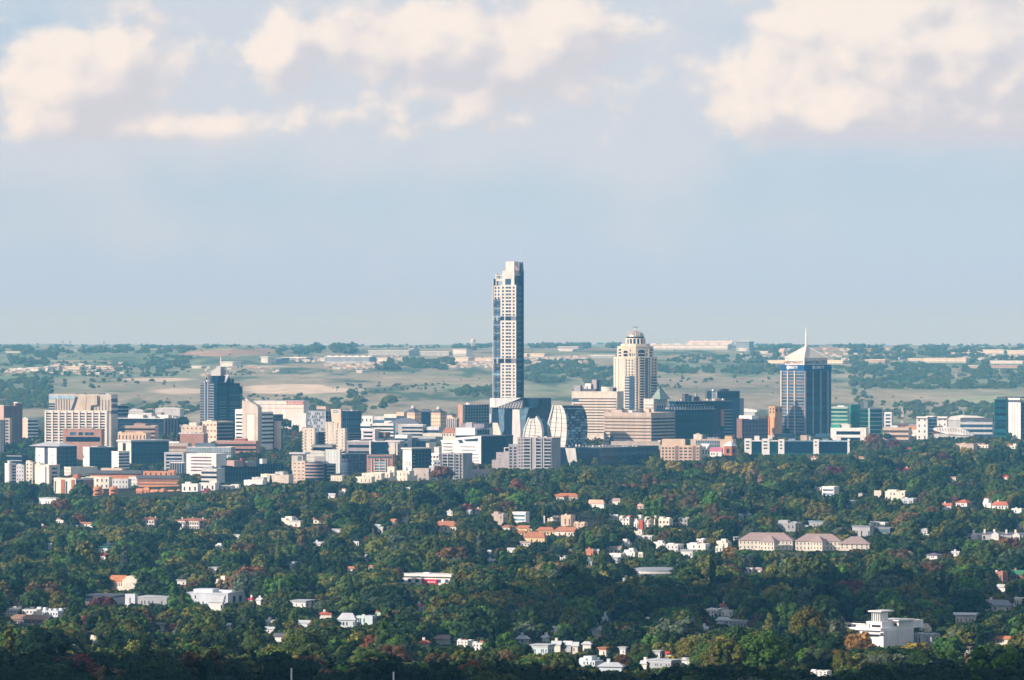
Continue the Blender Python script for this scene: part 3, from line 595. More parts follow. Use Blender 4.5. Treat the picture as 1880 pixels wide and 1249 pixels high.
b.lprism('rooftop_frame', [(459.5, 741), (463, 739), (465.5, 747), (461, 745)], -.5, 3, STL)
obj('rear_wing', MB().box(-6, -.8, b.wR, b.wR+18*b.p/math.sin(b.th), -4, zo(762)), NVY, b.o); rw = Face(b.o, (-.8, b.wR), (-.8, b.wR+18*b.p/math.sin(b.th))); style(rw, zo(815), zo(763), ('bands', 9, .2, DGR, NVY))
obj('brick_stair_tower', MB().box(.5, 6, b.wR+2, b.wR+11, -4, zo(774)), PCH, b.o); obj('stair_cap', MB().box(1, 7.5, b.wR+6, b.wR+12.5, zo(788), zo(783)), WHT, b.o)
# ================================================================ centre of the city
# --- angular white block with navy side
b = B('angular_building', 'angular bright white office block with slit windows and a dark navy side wall', 836, 884, 942, 800.5, 851, NVY, Y=5900, par=0, th=math.radians(42), lm='the angular white office block')
zo = b.z_of; SW = P('bright_white_panel', (.82, .81, .80))
b.lprism('white_front', [(838, 853), (884, 852.5), (884, 800.5), (834, 805)], -1.2, 1, SW)
for (ua, ub, v, t) in ((846, 874, 820.5, 1.4), (847, 875, 826.5, 1.5), (848, 866, 832, 1.6), (868, 880, 834.5, 1.4), (869, 880, 840.5, 1.4), (869, 881, 846, 1.3), (869, 881, 851, 1.0)):
    b.lprism('slit_window', [(ua, v+t), (ub, v+t*.8), (ub, v-.1), (ua, v)], -1.45, -.9, MID)
b.lprism('slanted_window', [(841.5, 808.5), (849, 807.8), (852, 814.5), (845, 815)], -1.5, -.9, MID); b.lprism('slanted_window', [(852.5, 807.6), (879, 805), (878.5, 810.5), (856.5, 811.2)], -1.5, -.9, MID)
b.rprism('leaning_end', [(928, 800.5), (942, 800.5), (939, 818), (931, 820), (928, 853)], -6, .6, NVY)
for k in range(7): b.fR.box('pane', 1, b.fR.L*.78, -.3, .12, zo(851-k*7)+.2, zo(844.6-k*7), NVY)
b.fR.box('roof_edge', 0, b.fR.L, -.5, .4, zo(801.3), zo(800), LGR)
b = B('leaning_building', 'low white office wing with a leaning end wall beside the angular white block', 811, 834, 839, 808, 838, SW, Y=5930, par=0, th=math.radians(20))
b.lprism('leaning_front', [(814, 840), (841, 840), (835, 808), (810.5, 809)], -1.4, -.2, SW)
for v in (814, 820, 826, 832): b.lprism('slit_window', [(814.5, v+1.2), (831, v+1.8), (831, v), (814.5, v)], -1.6, -1, MID)
b = B('rooftop_pavilion', 'white upper block with flat mauve roof rising above the angular white block', 836, 872, 905, 786, 800.5, SW, Y=6150, par=0, th=math.radians(38)); b.roofbox(845, 900, 778.5, P('mauve_slate', (.22, .20, .25)), 'raised_roof'); b.roofbox(858, 872, 776, GRY)
style(b.fR, b.z_of(799), b.z_of(789), ('glass', 1, 5, TEA, LGR), 4, b.fR.L*.8)
# --- glass complex
b = B('glass_complex', 'sprawling dark glass complex with an overhanging pale roof wing and tapering white legs', 903.5, 958, 1012, 748, 826, NVY, Y=6250, par=0, th=math.radians(35), lm='the dark glass complex with white legs')
zo = b.z_of; L, R = b.fL, b.fR
b.lprism('roof_wing', [(903, 748.5), (903, 731.5), (960, 730.5), (945, 737), (914, 749)], -4, 12, P('pale_grey_panel', (.56, .60, .62)))
b.lprism('wing_end', [(903, 748.5), (903, 731.5), (913.4, 731.5), (913.4, 748.6)], -4.5, -3.9, P('white_grey_panel', (.66, .67, .66)))
b.lprism('truss', [(914, 749.3), (945, 738), (962, 735), (962, 750)], -3, 2, P('dark_steel_truss', (.12, .12, .14)))
for k in range(9):
    u = 917+k*5; b.lprism('truss_bar', [(u, 750), (u+1, 750), (u+5, 742-k*.4), (u+4, 742-k*.4)], -3.4, -2.9, LGR)
obj('upper_block', MB().box(-2, 26*b.p/math.cos(b.th), 6, 34, zo(748)-.1, zo(731)), NVY, b.o)
b.lprism('blue_facet', [(915, 749), (927, 749), (926, 790), (922, 800), (918, 790)], -.9, .4, BLG)
b.lprism('navy_facet', [(928.5, 749), (941.5, 749), (941.5, 800), (922, 800)], -.7, .4, NVY)
LEG = P('pale_leg_panel', (.58, .58, .56))
b.lprism('white_leg', [(942.5, 752), (955.5, 752), (957.5, 795), (957.5, 818), (949.5, 848), (946.8, 848), (946.5, 817), (941.5, 816)], -2.0, -.7, LEG)
b.lprism('white_leg', [(905.5, 777), (915, 777), (921.5, 799), (905.5, 800)], -1.6, -.4, P('cream_leg_panel', (.66, .62, .55)))
b.lprism('blue_facet', [(956, 748.5), (972, 748.5), (966, 770), (961, 810), (957.8, 810), (956.8, 790)], -1.2, -.2, BLG)
R.box('roof_rim', 0, R.L, -.4, .8, zo(748.8), zo(746.6), LGR)
for k in range(10): R.box('pane', .5, R.L-.4, -.2, .2, zo(826-k*7.6)+.2, zo(819-k*7.6), NVY if k % 2 else MID)
for i in range(13): b.roofbox(962+i*4, 964.6+i*4, 745.4-(i % 3)*.5, WHT if i % 2 else GRY)
# --- two sail-shaped glass shells
def shell(label, lit, u1, vts, vbs, Y, name='glass_shell', lm=None):
    uc = max(u for u, v in lit); us = min(u for u, v in lit); th = math.radians(40)
    b = B(name, label, us, uc, u1, 810, 822, NVY, Y=Y, par=0, th=th, keep=False, lm=lm)
    bpy.data.objects.remove(b.wall, do_unlink=True)
    vt = min(v for u, v in lit); vb_ = max(v for u, v in lit); KEEP.append((us, u1, vt, vb_, Y))
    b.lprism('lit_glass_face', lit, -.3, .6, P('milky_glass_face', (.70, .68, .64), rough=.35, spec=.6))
    b.lprism('glass_body', [(u-.35, v+.6) for u, v in lit], .7, b.wR, MID)
    return b
big = [(1003, 822), (1003.5, 803), (1007, 780), (1012, 758), (1016.5, 744.5), (1031, 744.5), (1036, 753), (1039.5, 765), (1041, 785), (1040, 805), (1037.5, 823)]
b = shell('tall glass shell shaped like a sail with white gridded face and dark curved side', big, 1080, 0, 0, 5950, lm='the large sail-shaped glass shell')
GB = P('dark_grid_bar', (.10, .10, .10))
def span(poly, v):
    v = v+.0137; v = min(max(v, min(q[1] for q in poly)+.1), max(q[1] for q in poly)-.1)
    xs = []
    for i in range(len(poly)):
        (ua, va), (ub, vb_) = poly[i], poly[(i+1) % len(poly)]
        if (va-v)*(vb_-v) < 0: xs.append(ua+(ub-ua)*(v-va)/(vb_-va))
    return (min(xs), max(xs)) if len(xs) > 1 else None
def gridbars(b, poly, rows, cols, tilt):
    for v in rows:
        s_ = span(poly, v)
        if s_: b.lprism('grid_bar', [(s_[0], v+.3), (s_[1], v+.3+tilt), (s_[1], v-.2+tilt), (s_[0], v-.2)], -.7, -.25, GB)
    vt = min(v for u, v in poly); vb_ = max(v for u, v in poly)
    for fr in cols:
        q = []
        vs = [vt+1+(vb_-vt-2)*i/7 for i in range(8)]
        left = []; right = []
        for v in vs:
            s_ = span(poly, v); u = s_[0]+(s_[1]-s_[0])*fr; left.append((u-.22, v)); right.append((u+.22, v))
        for i in range(7): b.lprism('grid_bar', [left[i+1], right[i+1], right[i], left[i]], -.8, -.25, GB)
gridbars(b, big, (751, 757.5, 767, 776, 785, 790, 801, 809, 816), (.12, .42, .72), 1.6)
b.lprism('edge_rib', [(1001.6, 823), (1004, 823), (1008.5, 780), (1018, 744), (1016, 743.5), (1007, 775)], -1.4, 1, LGR)
SHP = P('silvery_blue_scale', (.24, .32, .40), rough=.35, spec=.6)
# patterned dark side: scales of glass set at random depth
rnd = random.Random(4)
for i in range(15):
    v = 750+i*4.9; s_ = span(big, min(v, 821)); off = (s_[1]-b.uc)*b.p/math.cos(b.th)
    for j in range(9):
        y0 = .9+(b.wR-1.5)*j/9; w = (b.wR-1.5)/9*.86; xx = off+.15+rnd.random()*.7
        m_ = rnd.choice([MID, BLG, SHP, PAL, MID, SHP, BLG]) if i > 0 else PAL
        if i == 8: m_ = PAL
        mb = MB().box(xx-2.2, xx, y0, y0+w, b.z_of(v+4.0), b.z_of(v)); obj('scale_pane', mb, m_, b.o)
small = [(960.5, 808), (963, 795), (967, 783), (971, 770), (984, 768), (988, 772), (993, 783), (995, 793), (995.3, 808)]
b = shell('small glass shell shaped like a sail with a white gridded face', small, 1010, 0, 0, 5960)
gridbars(b, small, (775, 781, 787, 793, 799, 804), (.3, .62), 1.2)
b.lprism('edge_rib', [(959, 810), (961.5, 810), (966, 785), (973, 767.5), (971, 767), (963, 787)], -1.2, 1, LGR); b.lprism('edge_rib', [(984, 766), (985.5, 764), (993, 776), (996, 790), (996, 808), (995, 808), (994, 790), (990, 776)], -1.2, 3, LGR)
# --- low dark glass block at their foot
b = B('low_glass_building', 'long low dark glass building with a slanted pale panel behind the grey flats', 1000, 1100, 1216, 823, 853, NVY, Y=5780, par=0, th=math.radians(28))
b.lprism('slanted_panel', [(1039, 823.5), (1057.5, 823.5), (1061, 851), (1044.5, 850)], -1.5, -.3, P('pale_panel', (.52, .53, .50)))
for k in range(4): b.fR.box('pane', 1, b.fR.L*.97, -.2, .15, b.z_of(852-k*7), b.z_of(846-k*7), MID if k == 2 else NVY)
rnd = random.Random(9)
for k in range(22):
    u = 1046+k*6.2; b.roofbox(u, u+1+rnd.random()*3, 822.2-rnd.random()*3.4, rnd.choice([WHT, GRY, DGR, TAN]))
for i in (1047, 1054, 1062): b.lprism('prop', [(i, 855), (i+.8, 855), (i+.8, 850), (i, 850)], -1.4, -.9, WHT)
# --- grey flats with balconies
GA = P('grey_balcony_render', (.33, .34, .38)); GS = P('plain_grey_gable', (.36, .34, .36))
b = B('apartment_block', 'grey slab of flats with stacked balconies and a blank side wall below the glass shells', 950, 1013, 1029.5, 805, 857, GS, Y=5560, th=math.radians(26), L=None, lm='the grey slab of flats', rb=((975, 990, 802), (1000, 1006, 802)))
zo = b.z_of; L = b.fL; z1 = zo(806); h = 6.05*b.p; z0 = z1-14*h
for k in range(14):
    z = z0+k*h
    for (ua, ub) in ((962, 974), (985, 994), (1000, 1012)):
        L.box('window', b.s_of(ua), b.s_of(ub), -.3, .1, z+1.2, z+h-.5, BLK); L.box('balcony', b.s_of(ua-.4), b.s_of(ub+.2), -.2, 1.6, z, z+1.15, P('pale_balcony_front', (.44, .46, .50)))
    for u in (952, 957): L.box('window', b.s_of(u), b.s_of(u+2.6), -.3, .1, z+1.4, z+h-.9, BLK)
for u in (974.5, 984, 994.5, 999): L.box('pier', b.s_of(u), b.s_of(u+.9), -.3, 1.7, z0, z1+1, LGR)
for (ua, uc, ub, vt, m_) in ((934, 950, 952, 817, GA), (925, 938, 942, 830, GS), (911, 925, 930, 832, GS), (903, 915, 919, 846, GS)):
    c = B('stair_wing', 'grey wing stepping down from the slab of flats, %s' % {934: 'the tallest step beside it', 925: 'the second step', 911: 'the third step with two tiny windows', 903: 'the lowest step among the trees'}[ua], ua, uc, ub, vt, 858, m_, Y=5600+(950-ua)*.8, cat='building', keep=True)
    if ua == 934: style(c.fL, c.z_of(858), c.z_of(819), ('grid', 7, 2, .6, .6, GA, BLK))
    if ua == 911: style(c.fL, c.z_of(852), c.z_of(834), ('punch', 3, 1, .18, .25, BLK, LGR))
    if ua == 925: obj('roof_frame', MB().box(-c.wL, -c.wL*.2, .5, 4, c.z_of(823), c.z_of(822)).box(-c.wL, -c.wL+.8, .5, 1.3, c.top, c.z_of(823)).box(-c.wL*.3, -c.wL*.2, .5, 1.3, c.top, c.z_of(823)), WHT, c.o)
b = B('apartment_block', 'grey flats with a balcony grid beneath the angular white block', 811, 850, 867, 834, 879, GS, Y=5430, th=math.radians(30), lm='the grey flats with the balcony grid', rb=((820, 830, 831), (838, 843, 832)))
zo = b.z_of; L = b.fL; z1 = zo(835); h = 5.7*b.p; z0 = z1-11*h
for k in range(11):
    z = z0+k*h
    for (ua, ub) in ((812.5, 822), (825, 833.5), (837, 843)):
        L.box('window', b.s_of(ua), b.s_of(ub), -.3, .1, z+1.2, z+h-.4, BLK); L.box('balcony', b.s_of(ua-.3), b.s_of(ub+.3), -.2, 1.5, z, z+1.1, GA)
    for u in (846,): L.box('window', b.s_of(u), b.s_of(u+2.4), -.3, .1, z+1.3, z+h-.8, BLK)
for u in (822.5, 834, 843.8): L.box('pier', b.s_of(u), b.s_of(u+1), -.3, 1.7, z0, z1+1, LGR)
b = B('apartment_block', 'low grey flats joined to the balcony-grid block by a shadowed gap', 797, 809, 812, 846, 876, GA, Y=5450, L=('grid', 5, 2, .6, .5, GA, BLK))
# --- cream banded offices behind
CB = P('cream_spandrel', (.74, .67, .58)); TB = P('tan_spandrel', (.50, .42, .36)); BD = P('brown_window_strip', (.10, .065, .05))
b = B('office_block', 'large cream office block striped with long thin window bands', 1050, 1133, 1146, 720, 800, CB, Y=6620, th=math.radians(16), L=None, lm='the cream striped offices')
zo = b.z_of; L = b.fL
for k in range(13):
    v = 731.5+k*5.15; ua = 1051 if k > 2 else 1052; L.box('window', b.s_of(ua), b.s_of(1132), -.3, .15, zo(v+2.0), zo(v), BD)
    L.box('spandrel', b.s_of(1050.2), b.s_of(1133), -.3, .6, zo(v+5.15), zo(v+2.1), CB)
L.box('window', b.s_of(1050.5), b.s_of(1063), -.3, .75, zo(738), zo(733.3), MID)
for (ua, ub, vt, m_) in ((1053, 1097, 714.5, DGR), (1055, 1068, 708, GRY), (1070, 1080, 709, LGR), (1080, 1089, 708.5, DGR), (1076, 1087, 704.5, WHT), (1088, 1097, 697.5, P('mauve_plaster', (.42, .38, .38))), (1098, 1103, 698, MID), (1125, 1132, 712, BLU)): b.roofbox(ua, ub, vt, m_)
wobj('roof_drum', MB().cyl(UX(1115.5, b.Y), b.Y+18, VZ(721, b.Y), VZ(711, b.Y), 7.6, 8.4, 16), CRM, b.o)
b = B('office_block', 'tan striped office block with a dark side, stepping down in front of the domed tower', 1110, 1196, 1241, 759, 817, TB, Y=6300, th=math.radians(33), par=P('tan_parapet', (.60, .48, .40)), lm='the tan striped offices')
zo = b.z_of; L = b.fL
L.box('fascia', 0, L.L, -.3, .9, zo(766), zo(758), TB)
for k in range(8):
    v = 768+k*6.1; L.box('window', 1.2, L.L-.4, -.3, .15, zo(v+1.9), zo(v), BD); L.box('spandrel', 0, L.L, -.3, .65, zo(v+6.1), zo(v+2), TB)
    b.fR.box('window', .5, b.fR.L-.5, -.2, .1, zo(v+3), zo(v), NVY)
b.lprism('slanted_glass', [(1119, 816), (1127.5, 816), (1127.5, 800), (1122.5, 800)], -1.2, -.4, MID)
for (ua, ub, vt, m_) in ((1113, 1150, 753.5, TB), (1135, 1146, 751, DGR), (1149, 1183, 756, DGR), (1154, 1166, 755, WHT), (1170, 1178, 756, WHT), (1187, 1196, 752, PCH)): b.roofbox(ua, ub, vt, m_)
[L.box('sign_mark', b.s_of(ua), b.s_of(ub), .2, 1.1, zo(vb_), zo(va), P('greyish_sign_marks', (.30, .25, .22))) for ua, ub, va, vb_ in ((1109.9, 1111.2, 756, 758), (1113, 1118, 753.2, 754), (1113, 1114, 754, 757.6), (1117, 1118, 754, 757.6), (1119.2, 1122.5, 754, 758))]
# --- glass pyramid pavilion
b = B('pyramid_building', 'pale building topped by a glazed greenish pyramid', 1182, 1200, 1226, 733.5, 752, P('pinkish_white_plaster', (.62, .56, .54)), Y=6500, th=math.radians(42), lm='the glass pyramid')
style(b.fL, b.z_of(751), b.z_of(740), ('grid', 2, 4, .5, .55, CRM, BLK), 3, b.fL.L*.95); style(b.fR, b.z_of(751), b.z_of(741), ('grid', 1, 4, .7, .6, LGR, NVY), 6, b.fR.L*.9)
zo = b.z_of; q = [(UX(1194.5, b.Y), b.Y+14), (UX(1213, b.Y), b.Y-2), (UX(1231, b.Y), b.Y+14), (UX(1213, b.Y), b.Y+32)]; ap = (UX(1211.5, b.Y), b.Y+15)
wobj('glass_pyramid', MB().loft([[(x, y, VZ(733.4, b.Y)) for x, y in q], [(ap[0]+(x-ap[0])*.03, ap[1]+(y-ap[1])*.03, VZ(710.5, b.Y)) for x, y in q]]), P('greenish_glazing', (.24, .32, .28), rough=.3), b.o)
for x, y in q: wobj('hip_bar', MB().loft([[(x+a, y+c, VZ(733.6, b.Y)) for a, c in ((-.5, -.5), (.5, -.5), (.5, .5), (-.5, .5))], [(ap[0]+a, ap[1]+c, VZ(709.5, b.Y)) for a, c in ((-.4, -.4), (.4, -.4), (.4, .4), (-.4, .4))]]), MID, b.o)
# --- long dark glass block
b = B('glass_office_block', 'very long dark teal glass office block with a pale terrace rail and orange pier', 1205, 1238, 1350, 752, 806, TEA, Y=6350, par=0, th=math.radians(50), lm='the long dark glass offices')
zo = b.z_of; R = b.fR; r = b.r_of
for k in range(9):
    R.box('pane', 1, r(1307), -.3, .1+.12*(k % 3), zo(806-k*6)+.15, zo(800.4-k*6), (NVY, TEA, NVY)[k % 3]); b.fL.box('pane', .5, b.fL.L-.3, -.3, .15, zo(806-k*6)+.1, zo(801-k*6), NVY)
R.box('corner_pier', r(1238), r(1240), -.3, .8, zo(806), zo(752), DGR); R.box('orange_pier', r(1326), r(1331.5), -.3, 1.6, zo(784), zo(752.5), P('salmon_cladding', (.50, .22, .14)))
style(R, zo(806), zo(753), ('bands', 9, .25, GRY, NVY), r(1332), R.L-.5); R.box('pane', r(1308), r(1325), -.3, .3, zo(806), zo(753), BLK)
R.box('terrace_slab', 0, r(1316), -.3, 1.6, zo(752.6), zo(751.4), LGR)
for k in range(18): R.box('rail_post', r(1222+k*5.2), r(1222.9+k*5.2), -.3, 1.7, zo(751.4), zo(747.2), LGR)
R.box('terrace_rail', r(1220), r(1314), -.3, 1.7, zo(747.3), zo(746.3), PAL)
obj('upper_glass_storey', MB().box(-b.wL*.4, -3, 4, b.wR+.0, b.top, zo(737)), NVY, b.o); uf = Face(b.o, (-3, 4), (-3, b.wR)); uf.box('roof_edge', 0, uf.L, -.3, .7, zo(738), zo(736.6), GRY)
for k in range(13): uf.box('lit_ceiling_panel', r(1226+k*5.8)-4, r(1228.6+k*5.8)-4, -.2, .25, zo(744.5), zo(743), LGR)
rnd = random.Random(3)
for k in range(26):
    u = 1248+k*3.7; b.roofbox(u, u+1.5+rnd.random()*2.5, 735.6-rnd.random()*3, rnd.choice([WHT, PCH, GRY, CRM, LGR]), vb=737)
for (ua, ub, vt, m_) in ((1256, 1265, 724, DGR), (1262, 1272, 727, MID), (1270, 1284, 729, DGR), (1279, 1282, 723, GRY)): b.roofbox(ua, ub, vt, m_, vb=737)
b = B('rear_office_block', 'dark blue office block with plant on the roof behind the long glass offices', 1297, 1315, 1360, 719.5, 765, MID, Y=6800, th=math.radians(48))
style(b.fL, b.z_of(733), b.z_of(720.5), ('glass', 1, 3, PAL, LGR)); b.fR.box('pane', 1, b.fR.L-1, -.2, .2, b.z_of(731), b.z_of(721), NVY); b.fL.box('white_fin', 0, 2.4, -.3, 1.5, b.z_of(740), b.z_of(714.5), WHT); b.fR.box('white_fin', 0, 1.4, -.3, .8, b.z_of(733), b.z_of(718), LGR)
for (ua, ub, vt, m_) in ((1273, 1293, 714.8, WHT), (1298, 1316, 714, WHT), (1304, 1310, 712, LGR), (1318, 1336, 714.5, DGR), (1290, 1297, 716, LGR)): b.roofbox(ua, ub, vt, m_)
obj('grey_wing', MB().box(-5, -1, b.wR, b.wR+9*b.p/math.sin(b.th), -4, b.z_of(732)), P('blue_grey_render', (.24, .26, .32)), b.o)
# --- peach flats in front
b = B('apartment_block', 'peach block of flats with a grid of recessed balconies below the long glass offices', 1213, 1285, 1290, 819, 845, PCH, Y=5830, th=math.radians(14), lm='the peach flats', rb=((1217, 1260, 806.5, PCH), (1222, 1227, 810, CRM), (1262, 1268, 807, GRN)))
L = b.fL
style(L, b.z_of(848), b.z_of(819.5), ('grid', 5, 4, .62, .6, PCH, BD), b.s_of(1214.5), b.s_of(1240)); style(L, b.z_of(848), b.z_of(819.5), ('grid', 5, 3, .7, .6, PCH, BD), b.s_of(1246.5), b.s_of(1271.5)); style(L, b.z_of(848), b.z_of(819.5), ('grid', 5, 1, .7, .6, PCH, BD), b.s_of(1278), b.s_of(1284))
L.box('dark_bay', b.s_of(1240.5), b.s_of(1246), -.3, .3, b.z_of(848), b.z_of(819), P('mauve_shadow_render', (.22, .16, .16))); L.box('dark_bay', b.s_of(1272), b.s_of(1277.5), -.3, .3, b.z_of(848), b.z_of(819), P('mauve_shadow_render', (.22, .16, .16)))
b = B('terrace_building', 'peach terrace building with tall stair box and dark windows before the long dark glass offices', 1268, 1346, 1352, 808, 831, PCH, Y=6000, th=math.radians(14), rb=((1275, 1290, 798, CRM), (1280, 1285, 796, PCH), (1333, 1346, 801, P('golden_plaster', (.62, .42, .24))), (1300, 1322, 804, GRY)))
style(b.fL, b.z_of(822), b.z_of(809), ('glass', 2, 14, MID, LGR), b.s_of(1278), b.s_of(1322))
for u in (1281, 1295, 1300, 1311, 1317): b.pole(u, 797, r=.3)
b = B('podium_building', 'low tan podium with a flat roof at the foot of the tan striped offices', 1122, 1212, 1216, 812, 822, TAN, Y=6200, th=math.radians(12), rb=((1209, 1214, 809, CRM), (1150, 1160, 810, LGR)))
def hipbld(name, label, u0, u1, vt, ve, vb, wall, roof, Y=None, hid=6, nf=1, nb=4, th=15, cat='house', grp=None, hipr=.5, lm=None, chim=0, keep=True, wf=.4, dep=None):
    """walls up to the eaves row ve, hipped (or gabled) roof up to vt"""
    uc = u1-max(1.5, (u1-u0)*.10) if th < 30 else (u0+u1)/2+((u1-u0)*.1 if th < 45 else 0)
    b = B(name, label, u0, uc, u1, ve, vb, wall, Y=Y, hid=hid, par=0, th=math.radians(th), cat=cat, grp=grp, lm=lm, keep=keep, depth=dep)
    if keep: KEEP.append((u0+(u1-u0)*.2, u1-(u1-u0)*.2, vt, vb, b.Y))
    h = b.z_of(vt)-b.top; mb = MB()
    if hipr > 0: mb.hip(-b.wL, 0, 0, b.wR, b.top, h, hipr, .7)
    else:
        e = .6; x0, x1 = -b.wL-e, e; y0, y1 = -e, b.wR+e
        if b.wL >= b.wR: mb.loft([[(x0, y0, b.top-.1), (x0, y1, b.top-.1), (x0, (y0+y1)/2, b.top+h)], [(x1, y0, b.top-.1), (x1, y1, b.top-.1), (x1, (y0+y1)/2, b.top+h)]])
        else: mb.loft([[(x0, y0, b.top-.1), ((x0+x1)/2, y0, b.top+h), (x1, y0, b.top-.1)], [(x0, y1, b.top-.1), ((x0+x1)/2, y1, b.top+h), (x1, y1, b.top-.1)]])
        # gable walls show their own colour
        g = MB()
        if b.wL < b.wR: g.tri([(-b.wL, b.top-.15), (0, b.top-.15), (-b.wL/2, b.top+h-.35)], -.05-e, .3); obj('gable_wall', g, wall, b.o)
    obj('roof', mb, roof, b.o)
    if nb and b.vis0 < b.top:
        fh = max((b.top-max(b.vis0, 0)), 2.6)/nf
        if b.top-b.vis0 > 2.0:
            style(b.fL, b.vis0, b.top-.2, ('punch', nf, nb, wf, .45, BLK, LGR, .35 if cat == 'house' else 0))
            if b.wR*math.sin(b.th)/b.p > 6: style(b.fR, b.vis0, b.top-.2, ('punch', nf, max(1, nb-1), wf, .45, BLK, LGR, .35 if cat == 'house' else 0))
    if chim: c = obj('chimney', MB().box(-b.wL*.7, -b.wL*.7+1.2, b.wR*.4, b.wR*.4+1.2, b.top, b.top+h+1.3), wall, b.o)
    return b
hipbld('school_hall', 'white hall with a slanting pink roof between the peach flats and small brick tower', 1304, 1327, 822, 829, 836, WHT, P('pink_sheet_roof', (.48, .16, .24)), Y=5800, nb=4, th=25, hipr=0)
hipbld('gabled_hall', 'white gabled hall beside the peach block of flats', 1285, 1307, 815, 822, 836, WHT, WHT, Y=5850, nb=3, th=38, hipr=0)
hipbld('brick_turret', 'small square brick tower with a white pyramid cap', 1330, 1352, 811, 819, 836, BRK, WHT, Y=5900, nb=1, th=42, hipr=.5, cat='tower')
# --- row beside the pyramid-roofed tower
b = B('rear_building', 'dark purple-grey office building with a white roof strip behind the trees', 1353, 1362, 1412, 770, 806, BRN, Y=6700, th=math.radians(50), R=('grid', 5, 8, .5, .5, P('dark_mauve_render', (.17, .13, .16)), NVY)); b.roofbox(1357, 1392, 763.5, WHT)
b = B('stepped_building', 'peach flats with stepped roof behind the purple-grey offices', 1390, 1405, 1412, 765, 800, PCH, Y=6900, rb=((1393, 1399, 761, PCH), (1400, 1406, 763, CRM)))
b = B('orange_tower', 'slim orange stone tower with a crown of small windows', 1412, 1423, 1437, 747.5, 802, P('orange_stone', (.60, .36, .18)), Y=6750, th=math.radians(45), par=P('orange_stone', (.60, .36, .18)), cat='tower', lm='the slim orange tower')
style(b.fL, b.z_of(760), b.z_of(748.5), ('punch', 2, 2, .4, .6, BLK, CRM)); b.fL.box('buttress', 0, 1.8, -.3, 1.4, b.z_of(805), b.z_of(766), ORG); b.fL.box('buttress', b.fL.L-1.8, b.fL.L, -.3, 1.4, b.z_of(805), b.z_of(766), ORG); style(b.fR, b.z_of(758), b.z_of(749), ('punch', 1, 2, .4, .6, BLK, CRM))
b = B('arched_hall', 'low white arched roof building right of the rear office block', 1357, 1386, 1390, 756, 768, SIL, Y=7500, par=0, th=math.radians(15))
b.lprism('sloping_roof', [(1355, 757), (1390, 757), (1390, 753.5), (1375, 751), (1357, 749.5)], -1, b.wR+1, WHT)
# green glass offices
b = B('green_office', 'pale green office with long glass bands behind the pyramid-roofed tower', 1526, 1556, 1563, 748, 782, LGR, Y=7150, th=math.radians(18), L=('bands', 5, .38, P('pale_green_spandrel', (.36, .50, .42)), GRN), rb=((1540, 1552, 745, WHT),))
b = B('green_office', 'dark green glass box topped by a bright green panel, between two pale green offices', 1560, 1562, 1581, 757, 793, G('dark_green_glass', (.01, .10, .08)), Y=7100, th=math.radians(56), par=0, lm='the dark green glass box'); obj('green_roof_panel', MB().box(-b.wL-.2, .2, -.2, b.wR+.2, b.z_of(757), b.z_of(743)), GRN, b.o)
b = B('green_office', 'tall green glass office with a white corner frame and striped dark side', 1580, 1595, 1622, 750.5, 803, LGR, Y=6950, th=math.radians(50), L=('bands', 7, .35, P('pale_green_spandrel', (.36, .50, .42)), GRN), R=('bands', 7, .18, LGR, G('deep_green_glass', (.015, .14, .12))), rb=((1583, 1592, 737, WHT), (1586, 1590, 735, WHT)))
b.fR.box('corner_frame', 0, 1.6, -.3, 1.2, b.z_of(803), b.z_of(750), WHT); b.fR.box('corner_frame', b.fR.L-1.4, b.fR.L, -.3, 1.2, b.z_of(803), b.z_of(750), WHT)
b = B('white_podium', 'white podium with a long window strip below the green offices', 1526, 1590, 1597, 787, 808, WHT, Y=6650, th=math.radians(15), L=('bands', 2, .45, WHT, NVY, 8), rb=((1528, 1545, 780, GRN), (1546, 1563, 779, CRM), (1532, 1536, 783, WHT)))
# row of white and green offices in front
b = B('long_office_row', 'long low office row of white stair blocks linked by dark green glass', 1368, 1560, 1566, 812, 833, G('dark_green_glass', (.01, .10, .08)), Y=6050, par=0, th=math.radians(8), lm='the long white and green office row')
L = b.fL
for (ua, ub, vt) in ((1368, 1381, 806), (1400, 1414, 806), (1430, 1441, 807), (1494, 1504, 807), (1556, 1566, 806)):
    L.box('stair_block', b.s_of(ua), min(b.s_of(ub), L.L), -8, 1.2, -3, b.z_of(vt), WHT)
    for k in range(3 if ua in (1368, 1400, 1430) else 2): L.box('window', b.s_of(ua+3), b.s_of(ub-4), .9, 1.35, b.z_of(813+k*6), b.z_of(810.5+k*6), BLK)
for (ua, ub) in ((1382, 1399), (1415, 1429), (1442, 1493), (1505, 1555)):
    L.box('glass_wall', b.s_of(ua), b.s_of(ub), -.2, .3, b.z_of(832), b.z_of(811), TEA if ua < 1440 else NVY); L.box('roof_strip', b.s_of(ua), b.s_of(ub), -3, .9, b.z_of(811), b.z_of(809), PAL if ua > 1440 else WHT)
for (ua, ub, va, vb_) in ((1424, 1462, 797, 803), (1500, 1525, 797, 803)): b.roofbox(ua, ub, va, MID, 'barrel_skylight', vb_)
for (ua, ub, vt, m_) in ((1387, 1396, 801, WHT), (1412, 1420, 800, CRM), (1472, 1484, 800, PCH), (1482, 1490, 802, WHT), (1538, 1546, 801, WHT), (1450, 1462, 804, PAL), (1512, 1524, 804, PAL)): b.roofbox(ua, ub, vt, m_)
